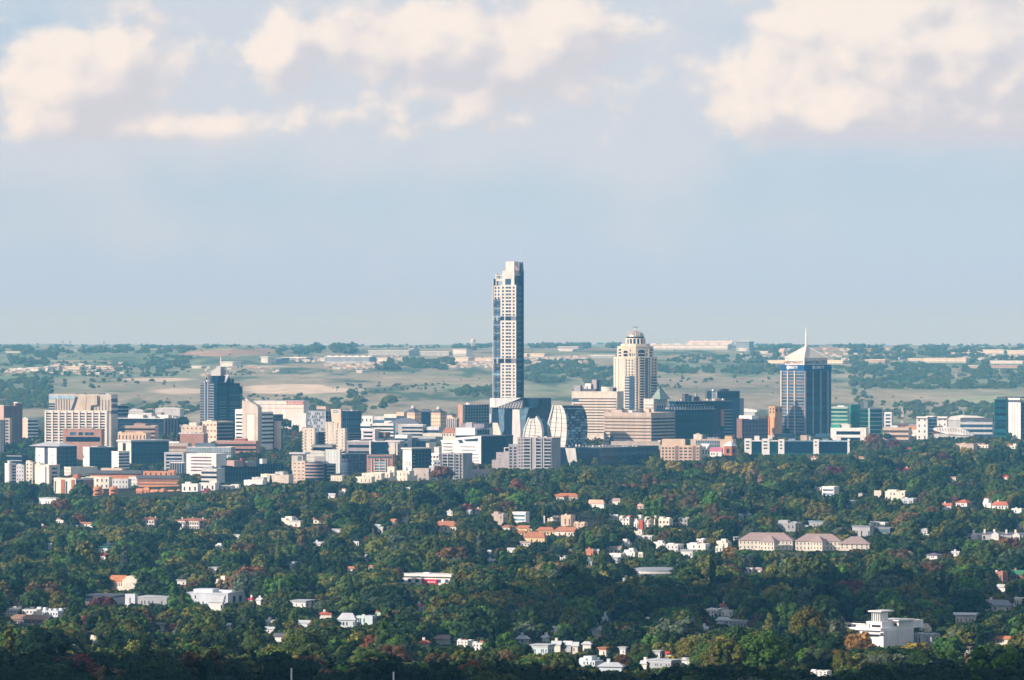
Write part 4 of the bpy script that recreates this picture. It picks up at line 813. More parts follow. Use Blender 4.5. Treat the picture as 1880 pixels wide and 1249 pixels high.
# ---- right-hand end
b = B('small_office', 'narrow white-framed office with five dark window bands beside the green offices', 1624, 1637, 1641, 758, 788, WHT, Y=7100, th=math.radians(20), L=('bands', 5, .4, WHT, MID, 1.8))
b = B('low_market_building', 'low tan building with striped terraces below the narrow framed office', 1622, 1668, 1676, 786, 812, TAN, Y=6700, th=math.radians(15), L=('bands', 3, .5, P('sandy_spandrel', (.58, .47, .38)), BD), rb=((1640, 1650, 782, WHT), (1655, 1662, 783, BRN)))
hipbld('orange_roof_building', 'low building with pale orange roof beside the white drum-fronted office', 1657, 1686, 783, 788, 799, WHT, ORG, Y=6900, nb=4, th=18, hipr=.4)
b = B('office_building', 'white office wing with square windows and a round glazed drum', 1683, 1703, 1706, 766, 806, WHT, Y=6700, th=math.radians(15), L=('punch', 4, 2, .25, .35, BLK, LGR), lm='the white office with the round drum')
b.fL.box('louvre_band', .5, b.fL.L-.5, -.3, .3, b.z_of(770), b.z_of(768), DGR)
wobj('glazed_drum', MB().cyl(UX(1711, b.Y), b.Y+12, VZ(803, b.Y), VZ(766, b.Y), 10*b.p, n=20), MID, b.o)
for k in range(6): wobj('drum_band', MB().cyl(UX(1711, b.Y), b.Y+12, VZ(801-k*6.2, b.Y), VZ(799.4-k*6.2, b.Y), 10.2*b.p, n=20), LGR, b.o)
wobj('drum_roof', MB().cyl(UX(1711, b.Y), b.Y+12, VZ(766, b.Y), VZ(764, b.Y), 10.8*b.p, 9*b.p, n=20), WHT, b.o)
b = B('office_building', 'white office wing with a glazed top storey beyond the round drum', 1721, 1739, 1742, 766, 800, WHT, Y=6760, th=math.radians(15), L=('punch', 4, 2, .25, .35, BLK, LGR)); b.fL.box('louvre_band', .5, b.fL.L-.5, -.3, .3, b.z_of(771), b.z_of(768), DGR)
b = B('sports_hall', 'wide hall with low white vaulted roof behind the grey terraced offices', 1741, 1806, 1812, 771, 792, LGR, Y=7300, par=0, th=math.radians(11))
b.lprism('vaulted_roof', [(1740, 771.5), (1810, 771.5), (1806, 767), (1790, 764), (1760, 763), (1746, 765)], -1, b.wR+1, WHT)
b = B('grey_office', 'blue-grey terraced offices with three long roof edges, beside the dark green tower', 1764, 1822, 1828, 776, 801, P('cool_grey_spandrel', (.42, .45, .50)), Y=6700, th=math.radians(12), L=('bands', 3, .4, LGR, MID), rb=((1766, 1826, 767.5, DGR), (1768, 1824, 773, PAL)))
b = B('curved_pavilion', 'low white ribbed canopy roof curving out of the trees', 1716, 1782, 1786, 797, 801, LGR, Y=6350, par=0, th=math.radians(11), lm='the ribbed white canopy')
b.lprism('canopy_roof', [(1714, 789), (1716, 786), (1735, 784.4), (1765, 786), (1785, 797), (1787, 800), (1740, 797.5), (1720, 792)], -2, b.wR, WHT)
for k in range(13):
    u = 1721+k*4.8; v = 785.8+max(0, (u-1755)*.28); b.lprism('canopy_rib', [(u, v+.3), (u+1.1, v+.3), (u+2.8, v+6+k*.1), (u+1.7, v+6+k*.1)], -2.6, -1.9, GRY)
b = B('green_tower', 'tall dark green glass block beside the white ribbed tower at the picture edge', 1826.5, 1848, 1853, 733, 800, G('dark_green_glass', (.01, .10, .08)), Y=6450, par=0, th=math.radians(20), lm='the dark green glass tower')
for k in range(11): b.fL.box('pane', .4, b.fL.L-.4, -.2, .15, b.z_of(800-k*6)+.1, b.z_of(794.4-k*6), TEA if k % 2 else NVY)
b.roofbox(1832, 1850, 728.5, DGR)
b = B('white_tower', 'white ribbed tower with a dark overhanging roof slab behind the dark green block', 1848, 1874, 1900, 739, 806, WHT, Y=6550, par=0, th=math.radians(46), R=('bands', 10, .3, DGR, NVY))
for u in (1850, 1856.5, 1861, 1866): b.fL.box('pier', b.s_of(u), b.s_of(u+3.4), -.3, 1.0, b.z_of(806), b.z_of(740), WHT)
b.fL.box('dark_strip', b.s_of(1860), b.s_of(1860.9), -.3, .2, b.z_of(798), b.z_of(741), GRY); b.fL.box('upper_band', 0, b.fL.L, -1, 1.4, b.z_of(734.5), b.z_of(731), WHT); b.fL.box('dark_band', 0, b.fL.L, -1, .5, b.z_of(739), b.z_of(734.5), DGR)
obj('roof_slab', MB().box(-b.wL-6, 3, -2, b.wR+3, b.z_of(731), b.z_of(728.6)), DGR, b.o)
# lattice mast
YY = 7300; o = at0('lattice_mast', 'thin red and white lattice mast between the framed office and the drum building', 'mast', 1656, 782, YY); g = o.location.z
for k in range(6):
    za, zb = VZ(783-k*5.6, YY)-g, VZ(783-(k+1)*5.6, YY)-g; w0 = 3.2-k*.32; w1 = w0-.32; mb = MB()
    for sx in (-1, 1):
        for sy in (-1, 1): mb.loft([[(sx*w0/2+a, sy*w0/2+c, za) for a, c in ((-.22, -.22), (.22, -.22), (.22, .22), (-.22, .22))], [(sx*w1/2+a, sy*w1/2+c, zb) for a, c in ((-.22, -.22), (.22, -.22), (.22, .22), (-.22, .22))]])
    for sx in (-1, 1): mb.tri([(-sx*w0/2-.15, za), (-sx*w0/2+.25, za), (sx*w1/2+.15, zb), (sx*w1/2-.25, zb)], -w0/2, -w0/2+.3)
    obj('lattice_section', mb, (P('mast_red', (.5, .06, .04)), WHT)[k % 2], o)
for k in range(3): obj('aerial_drum', MB().cyl(1.8, -1.6, VZ(757+k*4, YY)-g, VZ(755+k*4, YY)-g, 1.0), WHT, o)
# ================================================================ western half of the city
HC = P('ivory_frame', (.80, .77, .70))
b = B('hotel', 'wide ivory hotel slab with a regular grid of nine window columns', 80, 196.5, 199, 755.5, 816, HC, Y=6300, par=HC, th=math.radians(11), lm='the ivory hotel with the window grid')
L = b.fL; zo = b.z_of; n = 12; h = (zo(756.5)-zo(816))/n
us = [80+3.2+k*12.6 for k in range(9)]
for i, u in enumerate(us):
    L.box('pier', b.s_of(u-3.1), b.s_of(u), -.3, 1.3, zo(819), zo(755), HC)
L.box('pier', b.s_of(196.2-3.2), L.L, -.3, 1.3, zo(819), zo(755), HC)
rnd = random.Random(5); MW = P('maroon_curtain_window', (.13, .06, .10)); BW = G('brown_window_glass', (.09, .06, .08))
for k in range(n):
    z = zo(756.5)-k*h
    L.box('spandrel', 0, L.L, -.3, .55, z-h*.40, z, HC)
    for u in us: L.box('window', b.s_of(u), b.s_of(u+9.5), -.3, .2, z-h, z-h*.4, rnd.choice([MW, BW, BLK, BW]))
b = B('rear_hotel_block', 'beige ribbed block with a slanted blank slab and dark slot rising behind the ivory hotel', 87, 204, 213, 724.5, 790, BGE, Y=6450, par=0, th=math.radians(14), lm='the beige ribbed block')
b.lprism('slanted_slab', [(134.5, 757), (145, 726), (179, 726), (179, 744), (168, 744.5), (166, 757)], -3.2, 2, P('plain_beige_slab', (.58, .49, .40)))
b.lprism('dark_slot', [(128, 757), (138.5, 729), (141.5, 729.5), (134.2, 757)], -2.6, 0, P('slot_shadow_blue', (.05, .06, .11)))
b.lprism('joint', [(156.5, 755.5), (159.5, 727), (160.1, 727), (157.3, 755.5)], -3.35, -3, BRN); b.lprism('joint', [(156.5, 755.5), (206, 756.5), (206, 755), (156.5, 754.2)], -3.5, -3, DGR)
for u in list(range(100, 128, 5))+list(range(169, 206, 6)):
    top = 733.5 if u < 130 else (744 if u < 177 else 734); b.lprism('rib_groove', [(u, 754), (u+1.1, 754), (u+1.1+(.0), top), (u, top)], -.5, -.1, P('brown_groove', (.26, .17, .14)))
for v in (741, 745.5, 750): b.lprism('side_window', [(86.8, v+2.6), (98, v+2.6), (98, v), (86.8, v)], -.6, -.1, MID)
b.lprism('pale_glass_band', [(87, 733), (136, 733), (136, 726.5), (87, 726.5)], -.6, -.1, PAL)
for (ua, ub, vt, m_) in ((90, 140, 723.5, TAN), (180, 190, 723, DGR), (182, 206, 725.6, WHT), (192, 198, 723.5, WHT)): b.roofbox(ua, ub, vt, m_)
b.lprism('roof_crane', [(153, 724.5), (153, 721.5), (156, 722.5), (160, 725)], 2, 3, DGR)
style(b.fR, b.z_of(760), b.z_of(728), ('bands', 3, .4, LGR, NVY))
b = B('low_brick_building', 'low pinkish brick building with a wide window band in front of the ivory hotel', 114, 186, 190, 789, 808, P('pink_brick', (.42, .24, .19)), Y=6150, th=math.radians(12), rb=((148, 171, 785.5, TAN), (142, 150, 788, WHT), (172, 178, 787.5, WHT)))
style(b.fL, b.z_of(800), b.z_of(793.5), ('glass', 1, 1, MID, TAN), b.s_of(127), b.s_of(139)); style(b.fL, b.z_of(800), b.z_of(793.5), ('glass', 1, 1, MID, TAN), b.s_of(143), b.s_of(152)); style(b.fL, b.z_of(800), b.z_of(793.5), ('glass', 1, 2, MID, TAN), b.s_of(155), b.s_of(172)); b.fL.box('dark_undercroft', b.s_of(120), b.fL.L-2, -.2, .5, b.z_of(811), b.z_of(802.5), NVY)
b = B('apartment_tower', 'dark brown brick tower with a stair turret at the far edge', -3, 7, 29, 746, 806, P('pink_tan_render', (.52, .38, .32)), Y=6600, th=math.radians(50), R=('grid', 12, 5, .5, .5, BRN, P('dark_recess', (.05, .035, .045))), rb=((-2, 12, 744, LGR),)); b = B('stair_turret', 'slim brown stair turret with pink top beside the brown brick tower', 25, 28, 40, 741, 805, P('pink_tan_render', (.52, .38, .32)), Y=6620, th=math.radians(52), R=('grid', 14, 2, .4, .5, BRN, P('dark_recess', (.05, .035, .045))), rb=((27, 38, 738.5, WHT),))
b = B('balcony_block', 'narrow pale balcony block standing before the brown brick tower', 8, 18, 21, 769, 807, TAN, Y=6450, th=math.radians(20), L=('grid', 7, 1, .6, .55, P('dirty_pink_render', (.50, .42, .40)), BLK)); b = B('dark_slab', 'dark flats with tiny windows at the very edge below the brown brick tower', -6, 7, 9, 771, 828, NVY, Y=6400, th=math.radians(20), L=('grid', 12, 2, .4, .5, DGR, NVY), par=0)
b = B('apartment_block', 'small flats with peach end and white balcony bands between brown tower and hotel', 40, 51, 68, 769, 798, PCH, Y=6900, th=math.radians(45), R=('bands', 5, .5, WHT, NVY), rb=((44, 50, 767, WHT),))
b = B('banded_office', 'dark office with thin pale bands just behind the ivory hotel side', 210, 213, 235, 744, 775, NVY, Y=7000, th=math.radians(54), R=('bands', 5, .25, LGR, NVY), rb=((214, 222, 742, WHT), (226, 230, 743, GRY)))
b = B('glass_office', 'long low dark glass offices under a jumble of white roofs', 213, 301, 326, 769, 793, NVY, Y=6800, th=math.radians(25), L=('glass', 3, 1, NVY, DGR), R=('ribs', 5, .3, LIL, NVY), par=WHT, lm='the low dark glass offices', rb=((233, 265, 762, WHT), (250, 288, 765, SIL), (275, 312, 762.5, WHT), (295, 320, 764, CRM), (262, 280, 759, LGR), (284, 296, 758, GRY), (300, 325, 767, WHT)))
hipbld('white_shed', 'long white flat shed behind the jumble of white roofs', 234, 266, 752, 754, 763, LGR, WHT, Y=7600, nb=0, th=12, cat='shed'); hipbld('white_shed', 'pale shed with a low roof among trees behind the dark glass offices', 284, 336, 748.5, 750.5, 758, LGR, WHT, Y=7900, nb=0, th=12, cat='shed')
b = B('stepped_flats', 'brown stepped flats with flat terraces in front of the dark glass offices', 222, 285, 290, 783, 796, TAN, Y=6450, th=math.radians(14), L=('bands', 2, .5, P('brown_spandrel', (.40, .29, .24)), BLK), rb=((246, 268, 778, P('brown_spandrel', (.40, .29, .24))), (250, 262, 776.5, BRN), (278, 290, 781, TAN)))
b = B('peach_villa_block', 'low peach block with small upright windows and a rooftop room', 215, 268, 275, 796, 808, P('light_peach', (.72, .52, .38)), Y=6250, th=math.radians(15), L=('punch', 1, 8, .3, .5, BLK, CRM), rb=((217, 222, 793, WHT), (250, 264, 793, PCH)))
b = B('canopy_building', 'building with broad white canopy roof, white piers and dark glass side', 62, 104, 137, 820, 858, WHT, Y=5850, par=0, th=math.radians(38), L=None, R=('glass', 5, 5, NVY, DGR), lm='the building with the broad white canopy')
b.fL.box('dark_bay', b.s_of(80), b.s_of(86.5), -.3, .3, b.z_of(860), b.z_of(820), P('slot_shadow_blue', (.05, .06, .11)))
for u in (69, 95):
    for v in (836, 849): b.fL.box('window', b.s_of(u), b.s_of(u+2), -.3, .1, b.z_of(v+2), b.z_of(v), BLK)
obj('canopy_roof', MB().hip(-b.wL-6, 7, -4, b.wR*.8, b.z_of(819), b.z_of(813)-b.z_of(819), .35, .5), SIL, b.o); obj('canopy_slab', MB().box(-b.wL-5, 6, -3, b.wR*.8, b.z_of(821), b.z_of(819.2)), DGR, b.o)
b = B('dark_office', 'low dark green glass office behind the white round-ended flats', 11, 40, 50, 837, 852, NVY, Y=5950, th=math.radians(25), L=('bands', 2, .12, LGR, NVY))
b = B('round_ended_flats', 'slim white round-ended flats with curved balconies', 8, 16, 28, 852, 884, WHT, Y=5480, th=math.radians(45), R=('bands', 6, .55, P('lilac_white', (.66, .62, .68)), NVY), rb=((14, 19, 847, WHT),)); wobj('curved_balcony', MB().cyl(UX(17, b.Y), b.Y+3, VZ(884, b.Y), VZ(852, b.Y), 5*b.p, n=14), WHT, b.o)
b = B('flats', 'pale grey flats between the round-ended block and the cream stepped flats', 29, 44, 47, 855, 882, P('pale_lilac_render', (.60, .60, .64)), Y=5500, th=math.radians(20), rb=((32, 40, 852, LGR),), L=('punch', 4, 3, .3, .4, BLK, LGR))
b = B('stepped_flats', 'cream stepped flats with roof rooms below the broad white canopy', 47, 60, 66, 850, 880, CRM, Y=5520, th=math.radians(20), L=('punch', 5, 2, .35, .4, BLK, LGR), rb=((48, 56, 846, CRM),)); b = B('stepped_flats', 'cream flats with balcony slots and a pale stair fin below the broad white canopy', 62, 90, 107, 855, 884, CRM, Y=5440, th=math.radians(35), R=('grid', 4, 1, .5, .5, P('pale_tan', (.60, .54, .48)), BLK), rb=((66, 76, 851, CRM),)); b.fL.box('stair_fin', b.s_of(76), b.s_of(84), -.3, 1.6, -3, b.z_of(857), WHT)
b = B('glass_office', 'dark glass office with a white end wall, beside the broad white canopy', 151, 164.5, 206, 822, 857, WHT, Y=5850, th=math.radians(52), R=('glass', 5, 9, TEA, DGR), lm='the dark office with the white end wall', rb=((168, 190, 819.5, GRY),))
b = B('banded_office', 'small office with white and grey bands near the teal glass office', 204, 218, 236, 830, 856, WHT, Y=5800, th=math.radians(40), L=('plain',), R=('bands', 5, .5, WHT, MID))
b = B('teal_office', 'teal glass office under a thin pale roof with cream frames', 214, 241, 306, 811.5, 850, CRM, Y=5980, par=0, th=math.radians(50), R=('glass', 6, 9, TEA, DGR), lm='the teal glass office'); b.fL.box('dark_bay', b.s_of(224), b.s_of(230), -.3, .3, b.z_of(850), b.z_of(814), MID); obj('roof_slab', MB().box(-b.wL-1, 2, -2, b.wR+2, b.z_of(811.5), b.z_of(808.5)), LGR, b.o); b.roofbox(202, 216, 811, PCH)
# red and cream complex
b = B('striped_flats', 'cream and brick-red striped flats with a red roof box', 96, 139, 168, 880, 907, CRM, Y=5330, th=math.radians(36), lm='the cream and red striped flats', rb=((133, 144, 872, BRK), (98, 112, 878, CRM)))
for (ua, ub) in ((110.5, 118), (131, 137)): b.fL.box('red_panel', b.s_of(ua), b.s_of(ub), -.3, .7, -3, b.z_of(881), BRK)
for (ua, ub) in ((119.5, 122.5), (98, 100)): b.fL.box('window', b.s_of(ua), b.s_of(ub), -.3, .3, b.z_of(906), b.z_of(884), MID)
b.fR.box('glass_bay', 1, b.r_of(152), -.3, .3, -3, b.z_of(882), NVY); b.fR.box('red_panel', b.r_of(153), b.fR.L, -.3, .6, -3, b.z_of(882), BRK)
for i, (u0, u1) in enumerate(((170, 187), (199.5, 216))):
    Y = 5230; r = (u1-u0)/2*px(Y); o = at0('drum_house', ('round orange brick drum with two dark openings beside the striped flats', 'round orange brick drum with two dark openings, the one nearer the dark roofed wall')[i], 'building', (u0+u1)/2, 912, Y); g = o.location.z
    zc = lambda v: VZ(v, Y)-g
    obj('drum_wall', MB().cyl(0, r, -3, zc(897), r, n=20), ORG, o); obj('drum_cap', MB().cyl(0, r, zc(897)-.05, zc(893.5), r*1.02, r*.6, n=20), ORG, o)
    for v in (900, 906.5): obj('opening', MB().box(-r*.55, r*.5, -.25, r*.4, zc(v+2.2), zc(v)), BLK, o)
    KEEP.append((u0, u1, 893, 912, Y)); FOOT.append((UX((u0+u1)/2, Y), Y+r, r+2))
b = B('long_hall', 'dark curved-roofed brick hall linking the two orange drums', 186, 190, 254, 899, 911, BRN, Y=5300, par=SLT, th=math.radians(57), lm='the orange brick drums')
OB1 = P('orange_band', (.64, .30, .16))
b = B('orange_offices', 'long orange banded offices under a thin slate roof, the lower wing', 253, 329, 332, 879, 897, OB1, Y=5450, par=0, th=math.radians(9), L=('bands', 3, .55, OB1, BRN), lm='the orange banded offices'); obj('slate_roof', MB().box(-b.wL-2, 2, -2.5, b.wR, b.z_of(879), b.z_of(873.5)), SLT, b.o)
b = B('orange_offices', 'orange rooftop wing with a slate roof edge behind the lower orange banded wing', 262, 319, 322, 865.5, 874, OB1, Y=5600, par=0, th=math.radians(10), rb=((309, 322, 863.5, OB1),), L=('punch', 1, 6, .25, .5, BLK, LGR))
b = B('orange_offices', 'long slate-roofed orange offices stretching towards the canopy building', 162, 258, 262, 870, 884, ORG, Y=5650, par=0, th=math.radians(9)); obj('slate_roof', MB().box(-b.wL-2, 2, -2.5, b.wR, b.z_of(870), b.z_of(864)), SLT, b.o); b.roofbox(185, 225, 860, PCH)
for (lb, ua, uc, ub, vt, vb_, m_, Y) in (('white flat-roofed block in front of the slate-roofed orange offices', 156, 200, 205, 877, 896, CRM, 5420), ('pale block with grey window bay beside the white flat-roofed block', 205, 235, 240, 881, 897, LGR, 5400), ('white block with orange door surround near the lower orange wing', 236, 252, 255, 877, 890, WHT, 5500), ('small cream hall with low roof behind the orange drums', 118, 150, 160, 859, 872, CRM, 5800), ('cream block with dark side at the foot of the dark office', 116, 130, 176, 859, 870, CRM, 5760)):
    b = B('low_building', lb, ua, uc, ub, vt, vb_, m_, Y=Y, L=('punch', 2, 5, .3, .45, BLK, LGR), R=('plain',))
for i, (u0, u1, vt) in enumerate(((250, 262, 897), (262, 275, 895), (276, 290, 899), (292, 306, 896), (306, 322, 900), (322, 334, 898))):
    hipbld('brick_house', ('orange brick house at the end of the dark curved hall', 'orange brick house with a rounded gable under the orange banded offices', 'small orange brick house with a pale wall', 'tall orange brick house between two lower ones', 'wide orange brick house below the slate roof', 'orange brick house beside the white flat-roofed villas')[i], u0, u1, vt, vt+5, 911, ORG, P('orange_roof', (.58, .27, .15)), Y=5240+i*8, nb=2, th=20+i*4, hipr=(.5 if i % 2 else 0), grp='orange brick houses')
b = B('banded_office', 'blue-grey banded office with a white edge beside the bright white office', 301, 337, 341, 832, 862, LGR, Y=5750, th=math.radians(14), L=('bands', 5, .45, P('cool_grey_spandrel', (.42, .45, .50)), NVY, 2)); b = B('low_office', 'low grey-blue box office in front of the banded office', 311, 337, 341, 850.5, 868, P('cool_grey_spandrel', (.42, .45, .50)), Y=5650, th=math.radians(14), par=WHT, L=('ribs', 6, .3, GRY, NVY))
b = B('white_office', 'bright white office with five dark window strips', 340.5, 397, 413, 834.5, 868, WHT, Y=5600, th=math.radians(24), lm='the bright white office with dark strips'); 
for k in range(5): b.fL.box('window', b.s_of(349), b.s_of(388), -.3, .2, b.z_of(841.5+k*6), b.z_of(839.3+k*6), MW)
b = B('terraced_office', 'stepped pale grey office terrace below the bright white office', 369, 398, 411, 862, 885, LGR, Y=5480, th=math.radians(25), L=('bands', 3, .5, LGR, BLK), rb=((375, 395, 858, GRY), (380, 390, 856, SIL)))
b = B('glazed_hall', 'long two-level hall with pale glazed roofs behind the bright white office', 342, 424, 430, 822, 834, GRY, Y=6050, th=math.radians(10), L=('glass', 2, 18, PAL, LGR), rb=((358, 396, 814, PAL),), par=WHT)
b = B('grey_offices', 'wide grey office terrace with white roofs behind the banded office', 303, 345, 350, 815, 832, P('stone_grey_render', (.46, .42, .40)), Y=6100, th=math.radians(12), L=('bands', 2, .5, TAN, BRN), rb=((308, 330, 811, WHT),))
b = B('cream_complex', 'cream stepped complex with brown window slots at the stepped tower foot', 332, 372, 378, 783, 797, P('pale_peach', (.68, .58, .48)), Y=6380, th=math.radians(15), L=('punch', 2, 5, .4, .35, BRN, CRM), rb=((348, 362, 776, CRM), (336, 344, 780, CRM)))
b = B('cream_complex', 'cream upper wing with a dark side beside the banded beige tower', 370, 398, 426, 775, 806, P('pale_peach', (.68, .58, .48)), Y=6450, th=math.radians(42), L=('punch', 3, 4, .5, .3, BRN, CRM), R=('bands', 5, .4, LIL, NVY), rb=((380, 392, 772, CRM),))
b = B('brick_base_building', 'long low red-brown building with pale roofs below the cream complex', 330, 374, 380, 797, 812, P('faded_red_brick', (.42, .24, .19)), Y=6200, th=math.radians(12), par=LGR, rb=((312, 340, 795, WHT), (345, 370, 795.5, LGR)))
b = B('brick_offices', 'low red brick offices in front of the beige tower with the jagged peak', 395, 470, 476, 811, 826, P('faded_red_brick', (.42, .24, .19)), Y=6100, th=math.radians(10), L=('bands', 2, .55, P('faded_red_brick', (.42, .24, .19)), BLK), rb=((430, 452, 806, BRK), (400, 425, 809.5, TAN)), par=P('pink_parapet', (.55, .38, .34)))
b = B('dark_hall', 'sprawling low navy glass building with maroon roof boxes', 405, 412, 482, 857, 886, NVY, Y=5550, th=math.radians(57), R=('glass', 3, 14, NVY, DGR), rb=((412, 440, 846, P('dusty_pink_roof', (.46, .32, .30))), (440, 447, 842, P('maroon_box', (.30, .08, .10))), (448, 472, 848, GRY)), lm='the low navy glass building')
b = B('dark_hall', 'navy wing with a pink and white roof room, further along the low navy building', 470, 476, 519, 853, 874, NVY, Y=5620, th=math.radians(57), R=('glass', 2, 9, NVY, DGR), rb=((474, 484, 843, WHT), (483, 487, 842, P('maroon_box', (.30, .08, .10)))))
for i, (u0, uc, u1, vt, vb_) in enumerate(((333, 363, 368, 890, 905), (340, 349, 352, 886.5, 893), (366, 395, 398, 888, 903), (384, 398, 402, 884.5, 890), (398, 425, 430, 893, 902), (424, 438, 441, 891, 899))):
    B('white_villa', ('white cubic villa with a square doorway below the bright white office', 'small white roof room on the row of cubic villas', 'white cubic villa with two dark openings in the middle of the row', 'white villa roof box set back in the row', 'long low white villa towards the navy building', 'last white villa of the row, beside a pointed tree')[i], u0, uc, u1, vt, vb_, WHT, Y=5240+i*12, L=('punch', 1, 3, .3, .45, BLK, LGR), cat='house', grp='white cubic villas', lm='the white cubic villas' if i == 2 else None)
for i, (u0, uc, u1, vt, vb_, m_) in enumerate(((447, 482, 488, 883, 889, WHT), (462, 484, 490, 878, 886, LGR), (490, 530, 538, 874, 884, P('pale_tan', (.60, .54, .48))), (478, 505, 512, 872, 880, CRM), (505, 520, 528, 868, 875, LGR), (515, 540, 546, 879, 887, WHT))):
    B('shed', ('low white shed among trees beside the navy glass building', 'pale grey shed behind the low white shed', 'wide pale tan shed with roof vents', 'cream shed with a flat roof before the navy wing', 'pale grey roof beside the navy wing', 'white shed below the curved banded offices')[i], u0, uc, u1, vt, vb_, m_, Y=5330+i*30, cat='shed', grp='low pale sheds', rb=((u0+8, u0+12, vt-2, WHT), (u0+18, u0+21, vt-1.5, GRY)))
# warehouse with the car maker's name
b = B('warehouse', 'long white warehouse with two thin stripes and red lettering', 462, 557.5, 566, 737, 764, P('warehouse_white', (.80, .74, .68)), Y=7700, par=LGR, th=math.radians(16), cat='warehouse', lm='the white warehouse with red letters')
for v in (742.5, 749.2): b.fL.box('stripe', 0, b.fL.L, -.2, .3, b.z_of(v+.9), b.z_of(v), P('pinkish_grey_stripe', (.45, .34, .34)))
sign_on(b.fL, b.s_of(541.8), .4, 740.4, 'TOYOTA', 7.0, P('red_letters', (.65, .03, .05)), 1.05)
b = B('annex', 'white sloping-roofed annex at the foot of the lettered warehouse', 535, 562, 566, 760, 776, WHT, Y=7400, th=math.radians(15), cat='building', L=None)
B('annex', 'small white shed near the lettered warehouse and the patterned block', 549, 562, 565, 765, 773, WHT, Y=7200, th=math.radians(15), cat='shed')
B('dark_flats', 'dark blue flats behind the beige tower with the jagged peak', 498, 503, 518, 762, 790, NVY, Y=6800, th=math.radians(50), R=('grid', 6, 3, .5, .5, DGR, NVY))
# patterned block and neighbours
b = B('patterned_office', 'grey-blue office clad in staggered upright panels, with a tan roof room', 564, 597.5, 613, 755.5, 790, P('blue_grey_cladding', (.34, .38, .44)), Y=6600, th=math.radians(30), R=('glass', 5, 3, NVY, LGR), rb=((583, 603, 746.5, P('tan_cap', (.50, .40, .34))), (575, 600, 752, MID)), lm='the office with staggered panels')
rnd = random.Random(12)
for r in range(6):
    for c in range(9):
        s0 = b.fL.L*(c+.12+(r % 2)*.35)/9.6; z1 = b.z_of(757+r*5.8+rnd.random()*1.5); b.fL.box('cladding_panel', s0, s0+1.5, -.2, .35, z1-3.3, z1, rnd.choice([MID, DGR, LGR, LGR, DGR]))
b = B('glass_office', 'slate glass office with a tan sign wall carrying pale blue letters', 613, 628, 663, 755, 808, TAN, Y=6570, th=math.radians(50), L=None, R=('glass', 9, 9, MID, BLG), lm='the office with the tan sign wall')
b.lprism('sign_wall', [(613, 792), (628, 792), (628, 751.5), (608.5, 751.5)], -2.2, -.3, P('peach_tan_wall', (.62, .48, .38)))
sign_on(b.fL, b.s_of(618.5), 2.5, 756.3, 'CDH', 5.6, P('sky_blue_letters', (.10, .38, .62)), .95); b.roofbox(630, 658, 753.5, LGR)
BC = P('cream_render', (.75, .68, .59))
for i, (u0, uc, u1, vt, vb_, Y) in enumerate(((556, 577, 580, 787.5, 826, 6150), (598, 610, 613, 776, 815, 6350), (608, 619, 621, 778, 815, 6330), (614, 633, 637, 788, 826, 6200))):
    b = B('cream_flats', ('slim cream flats tower with saw-tooth balconies, standing apart', 'cream flats tower leaning against its twin under the tan sign wall', 'twin cream flats tower with a blank strip under the tan sign wall', 'cream flats tower with saw-tooth balconies, lowest of the group')[i], u0, uc, u1, vt, vb_, BC, Y=Y, th=math.radians(15), grp='slim cream flats towers', L=('punch', 7, 2, .18, .4, BLK, CRM), lm='the slim cream flats towers' if i == 0 else None)
    for k in range(7):
        z = b.z_of(vb_-1)+(b.top-b.z_of(vb_-1))*k/7; mb = MB(); b.fL.addto(mb, -1.1, 2.5, -2, .9, z, z+1.5); obj('balcony', mb, BC, b.o); mb = MB(); b.fL.addto(mb, b.fL.L-2.2, b.fL.L+1.0, -2, .8, z, z+1.5); obj('balcony', mb, BC, b.o)
B('dark_link_block', 'dark block in the gap between the slim cream flats towers', 577, 584, 600, 795, 828, NVY, Y=6380, th=math.radians(45), R=('glass', 5, 4, NVY, DGR)); B('dark_link_block', 'dark mauve block beside the lowest cream flats tower', 634, 640, 665, 795, 812, MID, Y=6400, th=math.radians(50), R=('bands', 4, .3, LIL, NVY))
B('grey_terrace', 'low slate-roofed office terrace below the slim cream flats towers', 573, 610, 616, 818, 828, LIL, Y=6050, th=math.radians(12), par=SLT, L=('bands', 1, .3, GRY, NVY))
# pale complex
PG = P('pale_greenish_white', (.66, .67, .63))
b = B('pale_complex', 'pale office wing with a thin overhanging roof at the end of the white complex', 535, 556, 562, 834, 872, P('warm_grey_render', (.58, .52, .46)), Y=5750, par=0, th=math.radians(18)); obj('roof_slab', MB().box(-b.wL-2, 4, -3, b.wR+2, b.z_of(834), b.z_of(831)), SIL, b.o); b.fL.box('window', b.fL.L*.55, b.fL.L*.9, -.2, .15, b.z_of(860), b.z_of(838), BLG)
b = B('pale_complex', 'middle office wing with a translucent screen in the white complex', 560, 596, 600, 830, 868, PG, Y=5780, th=math.radians(12), L=('punch', 6, 8, .5, .3, P('pale_recess', (.40, .40, .40)), LGR)); b.fL.box('mesh_screen', b.s_of(578), b.s_of(597), -.2, .9, b.z_of(868), b.z_of(838), P('grey_mesh', (.34, .34, .36))); b.roofbox(566, 590, 828, WHT)
b = B('pale_complex', 'tall white glass-fronted wing of the white complex', 597, 624, 627, 827, 871, P('icy_white_glass', (.72, .76, .76), rough=.3, spec=.6), Y=5760, th=math.radians(15), L=('glass', 7, 5, P('icy_pane', (.70, .76, .78), rough=.3, spec=.6), PG), lm='the white glass-fronted complex')
b = B('curved_offices', 'cream end block with brown window slots of the curved banded offices', 537, 560, 564, 848, 880, P('pale_peach', (.68, .58, .48)), Y=5450, th=math.radians(18), L=('punch', 5, 3, .5, .3, BRN, CRM))
Y = 5420; o = at0('curved_offices', 'curved lilac banded offices in front of the white complex', 'building', 577, 880, Y); g = o.location.z; zc = lambda v: VZ(v, Y)-g; r = 17*px(Y)
